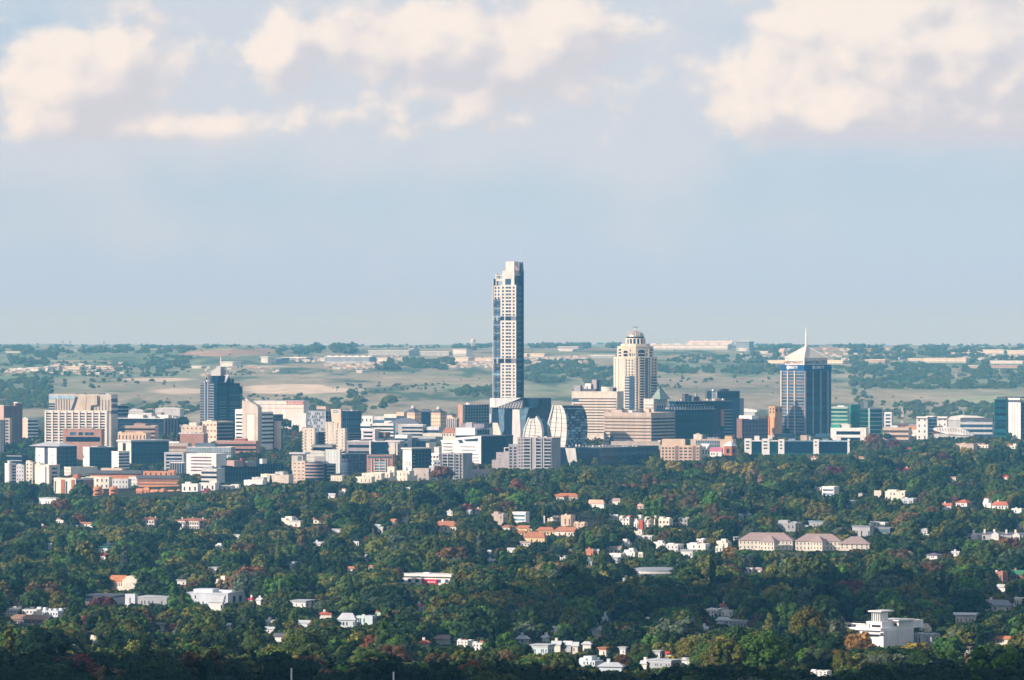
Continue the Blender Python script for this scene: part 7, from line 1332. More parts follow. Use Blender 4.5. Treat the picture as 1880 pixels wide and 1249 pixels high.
def crown_mesh(name, seed, lobes, cards, csize, up=.35):
    """lobes: (x, y, z, r, flatten); leaf sprays cover an uneven lobed core"""
    r = np.random.default_rng(seed); V = []; F = []; C = []; n = 0
    def addf(vs, fs, col):
        nonlocal n
        V.append(vs); F.extend([[int(i)+n for i in f] for f in fs]); C.extend([col]*len(vs)); n += len(vs)
    for (x, y, z, R, fl) in lobes:
        v = ICV.copy(); d = 1+.28*(fbm(v[:, 0]*1.7+x+seed, v[:, 1]*1.7+v[:, 2]*1.3+z, 3, seed % 50)-.5)*2; v = v*d[:, None]*np.array([R, R, R*fl])*.88+np.array([x, y, z]); addf(v, ICF, .5)  # low core value paints the shade inside the crown
        k = int(cards*max(.6, R/2.6)**1.6)
        q = r.normal(size=(k, 3)); q[:, 2] += up; q /= np.linalg.norm(q, axis=1)[:, None]; keep = q[:, 2] > -.55; q = q[keep]; k = len(q)
        rr = 1+.16*r.normal(size=k).clip(-1.6, 2.2)*.7; c = q*rr[:, None]*np.array([R, R, R*fl])+np.array([x, y, z])
        nn = q+r.normal(size=(k, 3))*.30; nn /= np.linalg.norm(nn, axis=1)[:, None]
        t = np.cross(nn, r.normal(size=(k, 3))); t /= np.linalg.norm(t, axis=1)[:, None]+1e-9; b = np.cross(nn, t); s = csize*(.6+.8*r.random(k))[:, None]
        P4 = np.stack([c-t*s-b*s*.5, c+t*s*.8-b*s*.6, c+t*s+b*s*.55, c-t*s*.55+b*s*.7], 1).reshape(-1, 3)
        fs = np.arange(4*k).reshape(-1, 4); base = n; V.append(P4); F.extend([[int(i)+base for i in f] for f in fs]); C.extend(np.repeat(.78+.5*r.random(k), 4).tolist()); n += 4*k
    me = bpy.data.meshes.new(name); me.from_pydata(np.concatenate(V).tolist(), [], F); me.materials.append(FOL)
    at = me.attributes.new('leaf_shade_var', 'FLOAT', 'POINT'); at.data.foreach_set('value', np.array(C, np.float32)); return me
def dome_lobes(seed, W, H, z0, n, r0=.24, r1=.36, fl=.8, lean=0, top=1.0):
    r = random.Random(seed); out = [(0, 0, z0+H*.42, W*.33, H/W*.9)]
    for i in range(n):
        a = 2.4*i+r.random()*.8; t = (i+.5)/n; rad = W*.5*(.78*math.sqrt(1-t*.82)) if i else 0; z = z0+H*(.22+.62*t)*top; R = W*(r0+(r1-r0)*r.random())*(1-.35*t)
        out.append((rad*math.cos(a)+lean*t, rad*math.sin(a), z, R*.85, fl*(.75+.3*r.random())))
    return out
PROTO = {}
def proto(key, me, trunk): PROTO[key] = (me, trunk)
def trunk_mesh(name, h, r, limbs, seed=0, W=8):
    rn = random.Random(seed); mb = MB(); mb.loft([[(rr*math.cos(2*math.pi*i/8)+dx, rr*math.sin(2*math.pi*i/8), z) for i in range(8)] for rr, z, dx in ((r*1.35, -1.0, 0), (r, h*.12, 0), (r*.8, h*.55, .1), (r*.35, h, .25))])
    for i in range(limbs):
        a = i*2.4+rn.random(); z0 = h*(.45+.4*i/max(limbs, 1)); L_ = W*(.24+.14*rn.random()); x1, y1, z1 = L_*math.cos(a), L_*math.sin(a), z0+L_*.8; rr = r*.4
        mb.loft([[(q*math.cos(2*math.pi*k/5)+x, q*math.sin(2*math.pi*k/5)+y, z) for k in range(5)] for q, x, y, z in ((rr, 0, 0, z0-.2), (rr*.7, x1*.5, y1*.5, (z0+z1)/2-.2), (rr*.3, x1, y1, z1))])
    return mb.mesh(name, BARK)
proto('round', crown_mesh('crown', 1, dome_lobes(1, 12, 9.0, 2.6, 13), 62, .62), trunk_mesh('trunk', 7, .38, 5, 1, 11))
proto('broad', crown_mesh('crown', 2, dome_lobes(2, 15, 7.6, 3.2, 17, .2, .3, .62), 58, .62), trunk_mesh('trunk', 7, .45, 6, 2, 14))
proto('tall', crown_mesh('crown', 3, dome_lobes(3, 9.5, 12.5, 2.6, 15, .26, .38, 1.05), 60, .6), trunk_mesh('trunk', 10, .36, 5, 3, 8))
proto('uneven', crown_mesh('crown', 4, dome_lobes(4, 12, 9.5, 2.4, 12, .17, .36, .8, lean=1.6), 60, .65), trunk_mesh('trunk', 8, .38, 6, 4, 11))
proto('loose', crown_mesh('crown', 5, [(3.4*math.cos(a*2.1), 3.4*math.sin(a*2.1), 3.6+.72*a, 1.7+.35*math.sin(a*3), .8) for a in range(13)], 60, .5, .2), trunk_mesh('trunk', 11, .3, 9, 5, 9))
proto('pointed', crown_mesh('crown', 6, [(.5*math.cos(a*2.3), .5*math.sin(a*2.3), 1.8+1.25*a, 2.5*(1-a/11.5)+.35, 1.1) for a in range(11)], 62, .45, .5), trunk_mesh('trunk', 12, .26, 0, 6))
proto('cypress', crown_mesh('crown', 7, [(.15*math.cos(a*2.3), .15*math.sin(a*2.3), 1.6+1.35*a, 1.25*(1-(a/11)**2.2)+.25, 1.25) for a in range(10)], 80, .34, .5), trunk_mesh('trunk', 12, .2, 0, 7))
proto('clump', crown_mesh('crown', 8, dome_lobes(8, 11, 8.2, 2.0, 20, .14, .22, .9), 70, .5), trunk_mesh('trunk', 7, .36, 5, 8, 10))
def palm_mesh():
    r = np.random.default_rng(3); V = []; F = []; C = []
    for k in range(30):
        a = k*2.4; e = .9-.055*k; pts = []
        for j in range(6):
            t = j/5; d = 2.5*t; z = 11.5+math.sin(e)*2.5*t-1.5*t*t; w = .42*(1-t*.75); ca, sa = math.cos(a), math.sin(a); rr = .12+d*math.cos(e*.6)
            pts.append(((rr*ca-w*sa, rr*sa+w*ca, z), (rr*ca+w*sa, rr*sa-w*ca, z-.12)))
        n = len(V)
        for p_, q_ in pts: V += [p_, q_]
        for j in range(5): F.append((n+2*j, n+2*j+1, n+2*j+3, n+2*j+2))
        C += [.8+.5*r.random()]*12
    v = ICV*np.array([.9, .9, .8])+np.array([0, 0, 11.2]); n = len(V); V += v.tolist(); F += [tuple(int(i)+n for i in f) for f in ICF]; C += [.7]*len(v)
    me = bpy.data.meshes.new('crown'); me.from_pydata(V, [], F); me.materials.append(FOL); at = me.attributes.new('leaf_shade_var', 'FLOAT', 'POINT'); at.data.foreach_set('value', np.array(C, np.float32)); return me
for k_, sd_, lo_, tk_ in (('round', 11, dome_lobes(1, 12, 9.0, 2.6, 15), 'round'), ('broad', 12, dome_lobes(2, 15, 7.6, 3.2, 19, .18, .3, .62), 'broad'), ('tall', 13, dome_lobes(3, 9.5, 12.5, 2.6, 17, .24, .36, 1.05), 'tall'), ('uneven', 14, dome_lobes(4, 12, 9.5, 2.4, 15, .15, .34, .8, lean=1.6), 'uneven'), ('clump', 18, dome_lobes(8, 11, 8.2, 2.0, 22, .14, .22, .9), 'clump')):
    proto(k_+'_fine', crown_mesh('crown', sd_, lo_, 300, .24), PROTO[tk_][1])
proto('palm', palm_mesh(), trunk_mesh('trunk', 11.6, .22, 0, 9))
PH = dict(round=12.2, broad=11.8, tall=15.8, uneven=12.8, loose=13.6, pointed=15.6, cypress=15.6, clump=11.2, palm=13.0)     # heights
PW = dict(round=13.0, broad=15.5, tall=10.5, uneven=13.5, loose=10.5, pointed=5.6, cypress=3.2, clump=12.0, palm=5.0)          # widths
TINT = dict(dark=(.014, .036, .016), deep=(.028, .060, .019), mid=(.058, .094, .025), green=(.058, .135, .026), olive=(.115, .130, .030), grey=(.075, .110, .070), brown=(.115, .082, .042), rust=(.175, .080, .042), maroon=(.115, .038, .040), gold=(.25, .20, .045), yellow=(.50, .38, .035), lime=(.17, .23, .035), silver=(.25, .30, .26), tan=(.25, .18, .10), orange=(.26, .145, .045), pink=(.42, .15, .18))
def plant(name, kind, x, y, s, tint, rz, label, cat, group=None, sz=1.0):
    o = empty(name, (x, y, gz(x, y)-.3), rz); o.scale = (s, s, s*sz); tag(o, label, cat, group); me, tm = PROTO[kind]
    t = link('trunk', tm, o); c = link('crown', me, o); c['tint'] = [float(q) for q in tint]; return o, c
# ---- trees with a look of their own, placed one by one: (u, v of the crown's centre, width, kind, colour, label)
SPEC = [
 (109, 938, 46, 'round', 'rust', 'rust-brown tree below the striped flats'), (205, 932, 60, 'loose', 'olive', 'olive grey gum tree with pale branches below the orange drums'), (150, 905, 40, 'round', 'mid', 'dusky green tree under the striped flats'), (62, 984, 24, 'round', 'maroon', 'small maroon tree in dark trees at the west'), (140, 1045, 62, 'broad', 'maroon', 'broad maroon-brown tree behind the silvery bush'), (165, 1068, 32, 'round', 'silver', 'silvery green bush beside the cream mission house'), (112, 1086, 44, 'uneven', 'rust', 'reddish tree between the townhouses and the silvery bush'),
 (190, 1118, 60, 'broad', 'maroon', 'deep maroon tree under the grey flat-roofed building'), (205, 1176, 52, 'broad', 'maroon', 'crimson-brown tree at the shaded wood edge'), (268, 1070, 26, 'clump', 'gold', 'golden shrub at the cream mission house'), (340, 1163, 40, 'round', 'silver', 'silvery blue-green tree near the little cottages'), (372, 1160, 34, 'round', 'rust', 'rust tree behind the silvery blue-green tree'), (322, 1158, 30, 'uneven', 'maroon', 'purple-leaved tree beside a low white house'), (337, 1002, 18, 'round', 'rust', 'small red tree near the white stepped villa'), (77, 940, 14, 'clump', 'yellow', 'small yellow tree below the villa near the striped flats'),
 (417, 1086, 40, 'loose', 'tan', 'bare pinkish tree by the castle-like house'), (469, 1058, 22, 'clump', 'yellow', 'bright yellow tree near the maroon pair'), (505, 1069, 46, 'broad', 'rust', 'rust-maroon low tree, first of the reddish pair'), (538, 1066, 46, 'broad', 'maroon', 'maroon low tree, second of the reddish pair'), (556, 1034, 26, 'clump', 'gold', 'yellow-green tree beside the white house with end chimney'), (682, 1000, 40, 'broad', 'rust', 'rust-red tree next to the boxy white house'), (716, 1000, 44, 'broad', 'rust', 'larger rust-red tree beyond its neighbour above green trees'), (683, 920, 66, 'broad', 'orange', 'orange-brown tree on the slope under the cream villas'), (650, 945, 30, 'round', 'rust', 'reddish-brown small tree beside dark trees'), (640, 960, 26, 'uneven', 'rust', 'rust-coloured tree partly hidden behind a conifer'),
 (813, 872, 44, 'broad', 'rust', 'rust-brown tree in front of the grey balcony-grid flats'), (905, 910, 40, 'broad', 'maroon', 'wine-red tree above the taupe modern flats'), (660, 1183, 56, 'round', 'rust', 'big coppery tree below the silver-roofed house'), (834, 1035, 26, 'clump', 'gold', 'yellowish tree behind the long white building'), (1014, 888, 62, 'broad', 'orange', 'golden brown spreading tree before the low dark glass block'), (990, 893, 36, 'round', 'rust', 'orange-brown tree next to the golden spreading one'), (1010, 1058, 70, 'broad', 'tan', 'broad tan-leaved tree on the wooded slope'), (1082, 1056, 36, 'round', 'tan', 'tan tree beside the oval grey-roofed building'), (1160, 905, 56, 'broad', 'rust', 'dusky rust tree behind the pale twin gables'), (1180, 898, 22, 'clump', 'pink', 'pale pink blossom tree above the rust tree'), (380, 906, 24, 'clump', 'pink', 'pink blossoming shrub below the white cubic villas'),
 (1345, 868, 50, 'round', 'gold', 'yellow-brown tree below the white and green office row'), (1378, 876, 38, 'tall', 'gold', 'tall golden-brown tree beside its yellow-brown neighbour'), (1408, 888, 70, 'broad', 'rust', 'large rust-brown tree left standing over bare trees'.replace('left ', '')), (1385, 893, 40, 'loose', 'tan', 'pinkish bare tree under the golden-brown tree'), (1440, 868, 34, 'round', 'gold', 'olive-gold tree beside the large rust tree'), (1472, 873, 20, 'clump', 'yellow', 'bright yellow low tree beneath the office row'), (1205, 860, 44, 'round', 'olive', 'olive brown tree against the low dark glass block'), (1238, 868, 46, 'round', 'gold', 'rounded golden-olive tree in front of the peach flats'), (1532, 873, 46, 'broad', 'maroon', 'dark maroon tree below the green offices'),
 (1700, 846, 56, 'broad', 'gold', 'olive-gold spreading tree below the curved white canopy'), (1730, 850, 40, 'round', 'maroon', 'dull maroon tree behind the olive-gold one'), (1776, 840, 40, 'round', 'gold', 'golden-brown tree in front of the tan flats'), (1605, 812, 44, 'round', 'rust', 'reddish bare tree at the foot of the green offices'), (1640, 822, 30, 'round', 'maroon', 'maroon tree beyond the reddish bare tree'), (1728, 798, 34, 'round', 'orange', 'rust-orange tree against the ribbed white canopy'), (1225, 943, 20, 'clump', 'yellow', 'small yellow-green tree above the long white flats'), (1320, 933, 22, 'clump', 'gold', 'pale yellow tree in the wooded slope'), (1275, 917, 26, 'clump', 'silver', 'silvery tree among brown ones above the long white flats'), (1195, 915, 26, 'clump', 'silver', 'grey-silver bush below the rust tree'), (1268, 932, 44, 'round', 'brown', 'brown tree beneath the silvery tree'), (1340, 1022, 40, 'uneven', 'orange', 'orange-yellow leaved tree in front of the long hipped school'),
 (1690, 1020, 20, 'tall', 'green', 'small upright green tree beside the yellow sandy-roofed house'), (1648, 1030, 60, 'broad', 'brown', 'large russet-brown tree below the yellow sandy-roofed house'), (1850, 1010, 70, 'broad', 'rust', 'large red-brown tree below the chimneyed town houses'), (1560, 1095, 84, 'broad', 'maroon', 'very large dark crimson tree above the white stepped hotel'), (1782, 1080, 36, 'round', 'tan', 'bare pinkish round tree in dark trees'), (1580, 1190, 68, 'uneven', 'orange', 'big golden-brown tree in front of the white stepped hotel'), (1680, 1205, 70, 'broad', 'gold', 'big yellow-brown tree below the mottled grey wall'), (1847, 1193, 26, 'clump', 'yellow', 'vivid yellow tree near the orange curved gable'), (1569, 1216, 20, 'clump', 'yellow', 'small vivid yellow shrub at the shaded wood edge'), (1230, 1215, 28, 'clump', 'yellow', 'yellow shrub below the scarlet dome'), (1160, 1222, 32, 'clump', 'gold', 'golden tree by the white sheet-roofed house'), (1430, 1105, 10, 'clump', 'orange', 'tiny orange tree in dark wood'), (823, 1215, 20, 'clump', 'gold', 'gold-green tree at the shaded wood edge'), (1465, 1170, 60, 'broad', 'olive', 'large olive-brown tree on the sunny slope'), (1740, 1195, 70, 'broad', 'green', 'large fresh green tree below the mottled grey wall'), (1480, 1210, 50, 'round', 'green', 'bright green rounded tree beside the big golden-brown tree'), (1325, 1193, 26, 'clump', 'lime', 'light green small tree near the scarlet dome'), (1280, 1190, 30, 'tall', 'silver', 'grey-green upright tree behind the scarlet dome'), (46, 1110, 10, 'tall', 'dark', 'little dark tree by the townhouses'), (120, 1175, 40, 'loose', 'olive', 'hazy olive tree beside the small cream house'),
]
AUT = []
for (u, v, w, kind, col, lb) in SPEC:
    hpx = w*PH[kind]/PW[kind]; Y = inv(u, v+hpx*.42); wm = w*px(Y); s = wm/PW[kind]; s = min(s, 26/PW[kind]*1.0, 2.0)
    x = UX(u, Y); AUT.append((x, Y, s*PW[kind]/2)); tn = np.array(TINT[col])
    plant('autumn_tree' if col in ('rust', 'maroon', 'gold', 'orange', 'yellow', 'tan', 'brown', 'pink') else 'specimen_tree', kind, x, Y, s, tn, random.random()*6.28, lb, 'tree')
    LMK.append((u, v+10, 'the '+lb.split(' tree')[0].split(' shrub')[0]+' tree' if False else None)) if False else None
# ---- palms and conifers
def row(name, kind, pts, tint, cat, group, labels, jit=.0):
    for i, (u, v0_, hpx) in enumerate(pts):
        Y = inv(u, v0_+hpx); s = hpx*px(Y)/PH[kind]; s = min(max(s, .5), 1.7); x = UX(u, Y); plant(name, kind, x, Y, s, np.array(tint)*(.8+.5*random.random()), random.random()*6, labels(i), cat, group); AUT.append((x, Y, 2.0)); KEEP.append((u-2.5, u+2.5, v0_, v0_+hpx*.75, Y))
row('palm_tree', 'palm', [(1052+i*5.2+random.uniform(-1, 1), 941+random.uniform(-3, 5), 26) for i in range(12)], (.055, .07, .035), 'palm', 'palm row before the peach block', lambda i: 'tall palm in the long row by the peach block, %s from its west end' % ['first', 'second', 'third', 'fourth', 'fifth', 'sixth', 'seventh', 'eighth', 'ninth', 'tenth', 'eleventh', 'twelfth'][i])
row('palm_tree', 'palm', [(1124, 946, 24), (1146, 945, 28), (1160, 944, 30), (1170, 946, 30), (1190, 948, 26), (1200, 947, 30), (1250, 950, 24), (1270, 948, 26)], (.075, .07, .04), 'palm', 'palms in front of the long white flats', lambda i: 'palm in front of the long white flats, %s' % ['beside the first block', 'before the red front', 'touching the vivid red wing', 'between the vivid red wing and brown palms', 'with brown fronds, first of two', 'with brown fronds, second of two', 'before the shaded grey block', 'past the end of the flats'][i])
row('palm_tree', 'palm', [(1245+i*5.2, 1090+random.uniform(-2, 2)-(i*.3), 24) for i in range(9)], (.13, .10, .07), 'palm', 'brown palm row in the dark wood', lambda i: 'dry brown palm in the row in the dark wood, %s from its west end' % ['first', 'second', 'third', 'fourth', 'fifth', 'sixth', 'seventh', 'eighth', 'ninth'][i])
row('cypress_tree', 'cypress', [(1453, 993, 13), (1462, 993, 14), (1581, 1052, 22), (1563, 1052, 20), (1590, 1052, 22), (157, 1160, 40), (1000, 997, 22), (1008, 995, 22), (925, 985, 26), (934, 987, 26)], (.018, .034, .018), 'cypress', None, lambda i: ['small dark cypress against the grey modern flats, the western one', 'small dark cypress against the grey modern flats, the eastern one', 'middle cypress of three in the dark eastern wood', 'first cypress of three in the dark eastern wood', 'last cypress of three in the dark eastern wood', 'tall dark cypress by the small cream house', 'dark cypress under the large yellow house', 'dark cypress next to its twin under the large yellow house', 'dark cypress below the taupe modern flats', 'dark cypress beside its twin below the taupe modern flats'][i])
row('conifer', 'pointed', [(1730, 1045, 60), (1745, 1050, 58), (1718, 1055, 50), (1826, 822, 34), (1838, 818, 36), (1850, 822, 34), (1872, 820, 34), (1885, 826, 30), (1120, 1185, 40), (1137, 1140, 46), (1190, 1225, 26), (575, 880, 30), (1800, 905, 40), (497, 872, 22)], (.020, .042, .022), 'conifer', None, lambda i: ['tall dark conifer in the eastern wood, tallest of three', 'dark conifer just past the tallest of three', 'dark conifer just before the tallest of three', 'dark green conifer below the dark green glass tower', 'taller dark green conifer below the white ribbed tower', 'conifer filling the gap below the white ribbed tower', 'conifer at the east edge below the white ribbed tower', 'conifer cut by the east edge', 'pointed conifer in the wood near the silver-roofed gables', 'dark conifer beside the white gabled wall', 'black conifer in the shaded wood', 'small conifer below the curved banded offices', 'dark conifer near the white chimney-tower house', 'pointed olive tree at the end of the white cubic villas'][i])
# ---- the wooded suburb: every tree as a point first
pts = []
Yr = 1190.0; rg = np.random.default_rng(5)
while Yr < 7300:
    step = 11.0 if Yr < 2600 else 11.6 if Yr < 6300 else 12.0
    half0 = (-330-940)*K*Yr; half1 = (2210-940)*K*Yr; nx = int((half1-half0)/step)
    xs = half0+(np.arange(nx)+rg.random(nx))*step; ys = Yr+rg.random(nx)*step
    pts.append(np.stack([xs, ys], 1)); Yr += step*.95
pts = np.concatenate(pts); X, Y = pts[:, 0], pts[:, 1]; U = 940+X/(K*Y)
# how wooded: full in the suburb, thin among the offices
front = np.interp(U, [0, 150, 330, 560, 800, 1000, 1200, 1400, 1600, 1880], [5200, 5150, 5200, 5330, 5350, 5500, 5720, 5950, 6300, 6250])
dens = np.where(Y < front, .86, .55); dens = np.where(Y > front+900, .42, dens)
leafy = ((U > 500) & (U < 565) & (Y > 5300) & (Y < 7000)) | ((U > 1520) & (Y < 6450)) | ((U > 690) & (U < 740) & (Y > 6100) & (Y < 6500)) | ((U > 290) & (U < 345) & (Y > 6450)) | ((U < 70) & (Y > 5600) & (Y < 6400))
dens = np.where(leafy, .75, dens); gaps = fbm(X/120., Y/160., 3, 31); dens = np.where(Y < front, dens*np.where(gaps < .33, .35, 1), dens)
keep = rg.random(len(X)) < dens
for (fx, fy, fr) in FOOT+AUT: keep &= ((X-fx)**2+(Y-fy)**2) > (fr*.95+1.5)**2
X, Y, U = X[keep], Y[keep], U[keep]; n = len(X)
hedge = []
for (a, c, vb_, yy) in HEDGE:
    step_ = 8.0/(K*yy); u_ = a
    while u_ < c:
        if rg.random() < .8:
            yt = yy-7-rg.random()*22; uu_ = u_+rg.random()*step_; xx = (uu_-940)*K*yt; h_ = CAMZ-(vb_+rg.uniform(-.5, 5)-V0)*K*yt-gz(xx, yt)
            if 2.5 < h_ < 27: hedge.append((xx, yt, h_))
        u_ += step_
hedge = np.array(hedge); nh = len(hedge)
X = np.concatenate([X, hedge[:, 0]]); Y = np.concatenate([Y, hedge[:, 1]]); U = 940+X/(K*Y); n = len(X)
patch = fbm(X/60., Y/75., 3, 40); patch2 = fbm(X/25.+5, Y/25., 2, 44)
kinds = np.array(['round', 'broad', 'tall', 'uneven', 'loose', 'pointed', 'clump', 'cypress']); ki = rg.choice(8, n, p=[.23, .25, .10, .20, .07, .04, .10, .01])
sc = (.80+.42*rg.random(n)+.55*(patch-.35).clip(0, 1)*1.2)*np.where(Y > 5300, .80, 1.0); small = rg.random(n) < .22; sc = np.where(small, sc*.55, sc)
big = (rg.random(n) < .16) & (Y < 5200); sc = np.where(big, sc*1.45, sc)
ph = np.array([PH[k] for k in kinds])[ki]; pw = np.array([PW[k] for k in kinds])[ki]; G0 = ground(X, Y); sc[-nh:] = np.minimum(hedge[:, 2]/ph[-nh:], 1.75)
top = V0+(CAMZ-(G0+ph*sc))/(K*Y); hw = pw*sc*.36/(K*Y)
ok = np.ones(n, bool)
for q_, (a, c, vt, vb_, yy) in enumerate(KEEP):
    hs = q_ in HOUSEKEEP; w = (c-a); e_ = .16 if hs else .04; hit = (Y < yy+1) & (U+hw > a+w*e_) & (U-hw < c-w*e_) & (top < vb_-1.2) & ok
    i = np.nonzero(hit)[0]
    if len(i) == 0: continue
    want = vb_+(rg.uniform(-.42*(vb_-vt)-1, 2.0, len(i)) if hs else rg.uniform(-1.6, 3.0, len(i))); hmax = (CAMZ-(want-V0)*K*Y[i]) - G0[i]; ns = hmax/ph[i]
    bad = ns < .16; ok[i[bad]] = False; sc[i] = np.where(bad, sc[i], np.minimum(sc[i], ns)); top[i] = V0+(CAMZ-(G0[i]+ph[i]*sc[i]))/(K*Y[i]); hw[i] = pw[i]*sc[i]*.36/(K*Y[i])
lim = np.interp(U, [0, 300, 480, 700, 760, 900, 1000, 1100, 1300, 1500, 1700, 1800, 1880], [1184, 1186, 1190, 1203, 1216, 1206, 1214, 1226, 1216, 1222, 1212, 1190, 1186])+rg.uniform(-7, 16, n)
i = np.nonzero((Y < 1750) & (top < lim))[0]; sc[i] = np.maximum((CAMZ-(lim[i]-V0)*K*Y[i]-G0[i])/ph[i], .12); top[i] = V0+(CAMZ-(G0[i]+ph[i]*sc[i]))/(K*Y[i])
X, Y, U, ki, sc, ph, pw, G0, top, patch, patch2 = [q[ok] for q in (X, Y, U, ki, sc, ph, pw, G0, top, patch, patch2)]; n = len(X)
names = ['dark', 'deep', 'mid', 'green', 'olive', 'grey', 'brown', 'rust', 'maroon', 'gold', 'yellow', 'lime']; tr = rg.random(n)
cum = np.cumsum([.27, .19, .16, .08, .15, .045, .065, .016, .010, .018, .001, .012]); cum /= cum[-1]
ti = np.searchsorted(cum, np.clip(tr*.75+.25*np.clip((patch2-.25)*2, 0, 1), 0, .9999)); ti = np.where((patch < .42) & (ti > 4) & (tr < .75), 1, ti)
ti = np.where((Y < 1600) & (ti < 6) & (rg.random(n) < .8), 0, ti)  # nearest trees mostly switched to the dark tint, deepening the shade by colour
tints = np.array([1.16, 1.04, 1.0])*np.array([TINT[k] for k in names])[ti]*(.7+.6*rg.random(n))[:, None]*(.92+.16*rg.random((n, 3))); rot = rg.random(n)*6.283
# which 300 show largest: fill a coarse picture from front to back
bufw, bufh = 470, 313; buf = np.zeros((bufh, bufw), bool); vis = np.zeros(n)
ev = [(yy, 'k', i) for i, (_, _, _, _, yy) in enumerate(KEEP)]+[(float(y), 't', i) for i, y in enumerate(Y)]; ev.sort(key=lambda e: e[0])
for yy, t, i in ev:
    if t == 'k': a, c, v1, v2, _ = KEEP[i]; m_ = 1.0
    else: w = pw[i]*sc[i]*.42/(K*Y[i]); a, c, v1 = U[i]-w, U[i]+w, top[i]; v2 = v1+ph[i]*sc[i]*.75/(K*Y[i])
    r0, r1, c0, c1 = [int(round(q/4)) for q in (v1, v2, a, c)]; r0 = max(r0, 0); c0 = max(c0, 0); r1 = min(r1, bufh); c1 = min(c1, bufw)
    if r1 <= r0 or c1 <= c0: continue
    sub = buf[r0:r1, c0:c1]
    if t == 't': vis[i] = (~sub).sum()*(1.0 if top[i] < 1238 else .3)
    sub[...] = True
order = np.argsort(-vis)[:296]; single = np.zeros(n, bool); single[order] = True
# labels that single a tree out: colour, shape and the nearest landmark with a rank along that side
CW = dict(dark='very dark green', deep='dark green', mid='mid-green', green='fresh green', olive='olive', grey='grey-green', brown='brownish', rust='rust-brown', maroon='maroon', gold='golden', yellow='yellow', lime='light green')
SW_ = dict(round='rounded', broad='spreading', tall='tall', uneven='lopsided', loose='open-branched', pointed='pointed', clump='dense', cypress='columnar')
ORD = ['', 'second ', 'third ', 'fourth ', 'fifth ', 'sixth ', 'seventh ', 'eighth ', 'ninth ', 'tenth ', 'eleventh ', 'twelfth ']
cnt = {}; CF = {}
for i in sorted(order, key=lambda i: (-top[i])):
    u, v = U[i], top[i]+10; k = kinds[ki[i]]; best = sorted(LMK, key=lambda l: (l[0]-u)**2+((l[1]-v)*1.6)**2)[:3]
    cands = []
    for l in best:
        du, dv = l[0]-u, l[1]-v
        cands.append((('below' if dv < -18 else 'above' if dv > 18 else 'beside'), l[2]))
    base = '%s %s tree' % (CW[names[ti[i]]], SW_[k]); shade = 'shaded ' if Y[i] < 1500 else ''
    lab = None
    for rel, l in cands:
        t_ = '%s%s %s %s' % (shade, base, rel, l)
        if t_ not in USED_LABELS and len(t_.split()) <= 16: lab = t_; break
    if lab is None:
        rel, l = cands[0]; rel2, l2 = cands[1]; side = 'towards '+l2.replace('the ', 'the ')
        t_ = '%s%s %s %s, %s' % (shade, base, rel, l, side)
        if t_ not in USED_LABELS and len(t_.split()) <= 16: lab = t_
    if lab is None:
        rel, l = cands[0]
        for q in ORD[1:]+['thirteenth ', 'fourteenth ', 'fifteenth ', 'sixteenth ', 'seventeenth ', 'eighteenth ', 'nineteenth ', 'twentieth ']:
            t_ = '%s%s%s %s %s' % (q, shade, base, rel, l)
            if t_ not in USED_LABELS: lab = t_; break
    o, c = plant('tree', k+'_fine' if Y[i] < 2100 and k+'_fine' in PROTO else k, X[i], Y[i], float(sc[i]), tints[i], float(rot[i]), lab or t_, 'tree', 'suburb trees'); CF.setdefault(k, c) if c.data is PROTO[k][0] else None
# ---- the rest stand as instances of those same crowns
def scatter(name, label, PX, PY, PZ, S_, KI, T_, R_):
    me = bpy.data.meshes.new(name); me.vertices.add(len(PX)); me.vertices.foreach_set('co', np.stack([PX, PY, PZ], 1).astype(np.float32).ravel())
    for nm, ty, arr, key in (('siz', 'FLOAT', S_, 'value'), ('kind_index', 'INT', KI, 'value'), ('rotz', 'FLOAT', R_, 'value'), ('tint', 'FLOAT_COLOR', np.concatenate([T_, np.ones((len(PX), 1))], 1), 'color')):
        at = me.attributes.new(nm, ty, 'POINT'); at.data.foreach_set(key, np.ascontiguousarray(arr, dtype=np.int32 if ty == 'INT' else np.float32).ravel())
    me.materials.append(FOL); o = link(name, me); tag(o, label, 'trees', kind='stuff')
    ng = bpy.data.node_groups.new(name+'_nodes', 'GeometryNodeTree'); ng.interface.new_socket('Geometry', in_out='INPUT', socket_type='NodeSocketGeometry'); ng.interface.new_socket('Geometry', in_out='OUTPUT', socket_type='NodeSocketGeometry')
    N = ng.nodes; L = ng.links; gi = N.new('NodeGroupInput'); go = N.new('NodeGroupOutput'); iop = N.new('GeometryNodeInstanceOnPoints'); jn = N.new('GeometryNodeJoinGeometry')
    mp = N.new('GeometryNodeMeshToPoints'); L.new(gi.outputs[0], mp.inputs[0]); L.new(mp.outputs[0], iop.inputs['Points']); L.new(jn.outputs[0], iop.inputs['Instance']); iop.inputs['Pick Instance'].default_value = True
    for k in reversed(list(kinds)):                                   # a join keeps its last link first
        oi = N.new('GeometryNodeObjectInfo'); oi.inputs['Object'].default_value = CROWN[k]; oi.inputs['As Instance'].default_value = False; oi.transform_space = 'ORIGINAL'
        gt = N.new('GeometryNodeGeometryToInstance'); L.new(oi.outputs['Geometry'], gt.inputs[0]); L.new(gt.outputs[0], jn.inputs[0])
    def na(nm, ty):
        a = N.new('GeometryNodeInputNamedAttribute'); a.data_type = ty; a.inputs['Name'].default_value = nm; return a.outputs['Attribute']
    L.new(na('kind_index', 'INT'), iop.inputs['Instance Index'])
    cx_ = N.new('ShaderNodeCombineXYZ'); L.new(na('rotz', 'FLOAT'), cx_.inputs[2]); L.new(cx_.outputs[0], iop.inputs['Rotation']); L.new(na('siz', 'FLOAT'), iop.inputs['Scale'])
    L.new(iop.outputs[0], go.inputs[0]); md = o.modifiers.new('scatter', 'NODES'); md.node_group = ng; return o
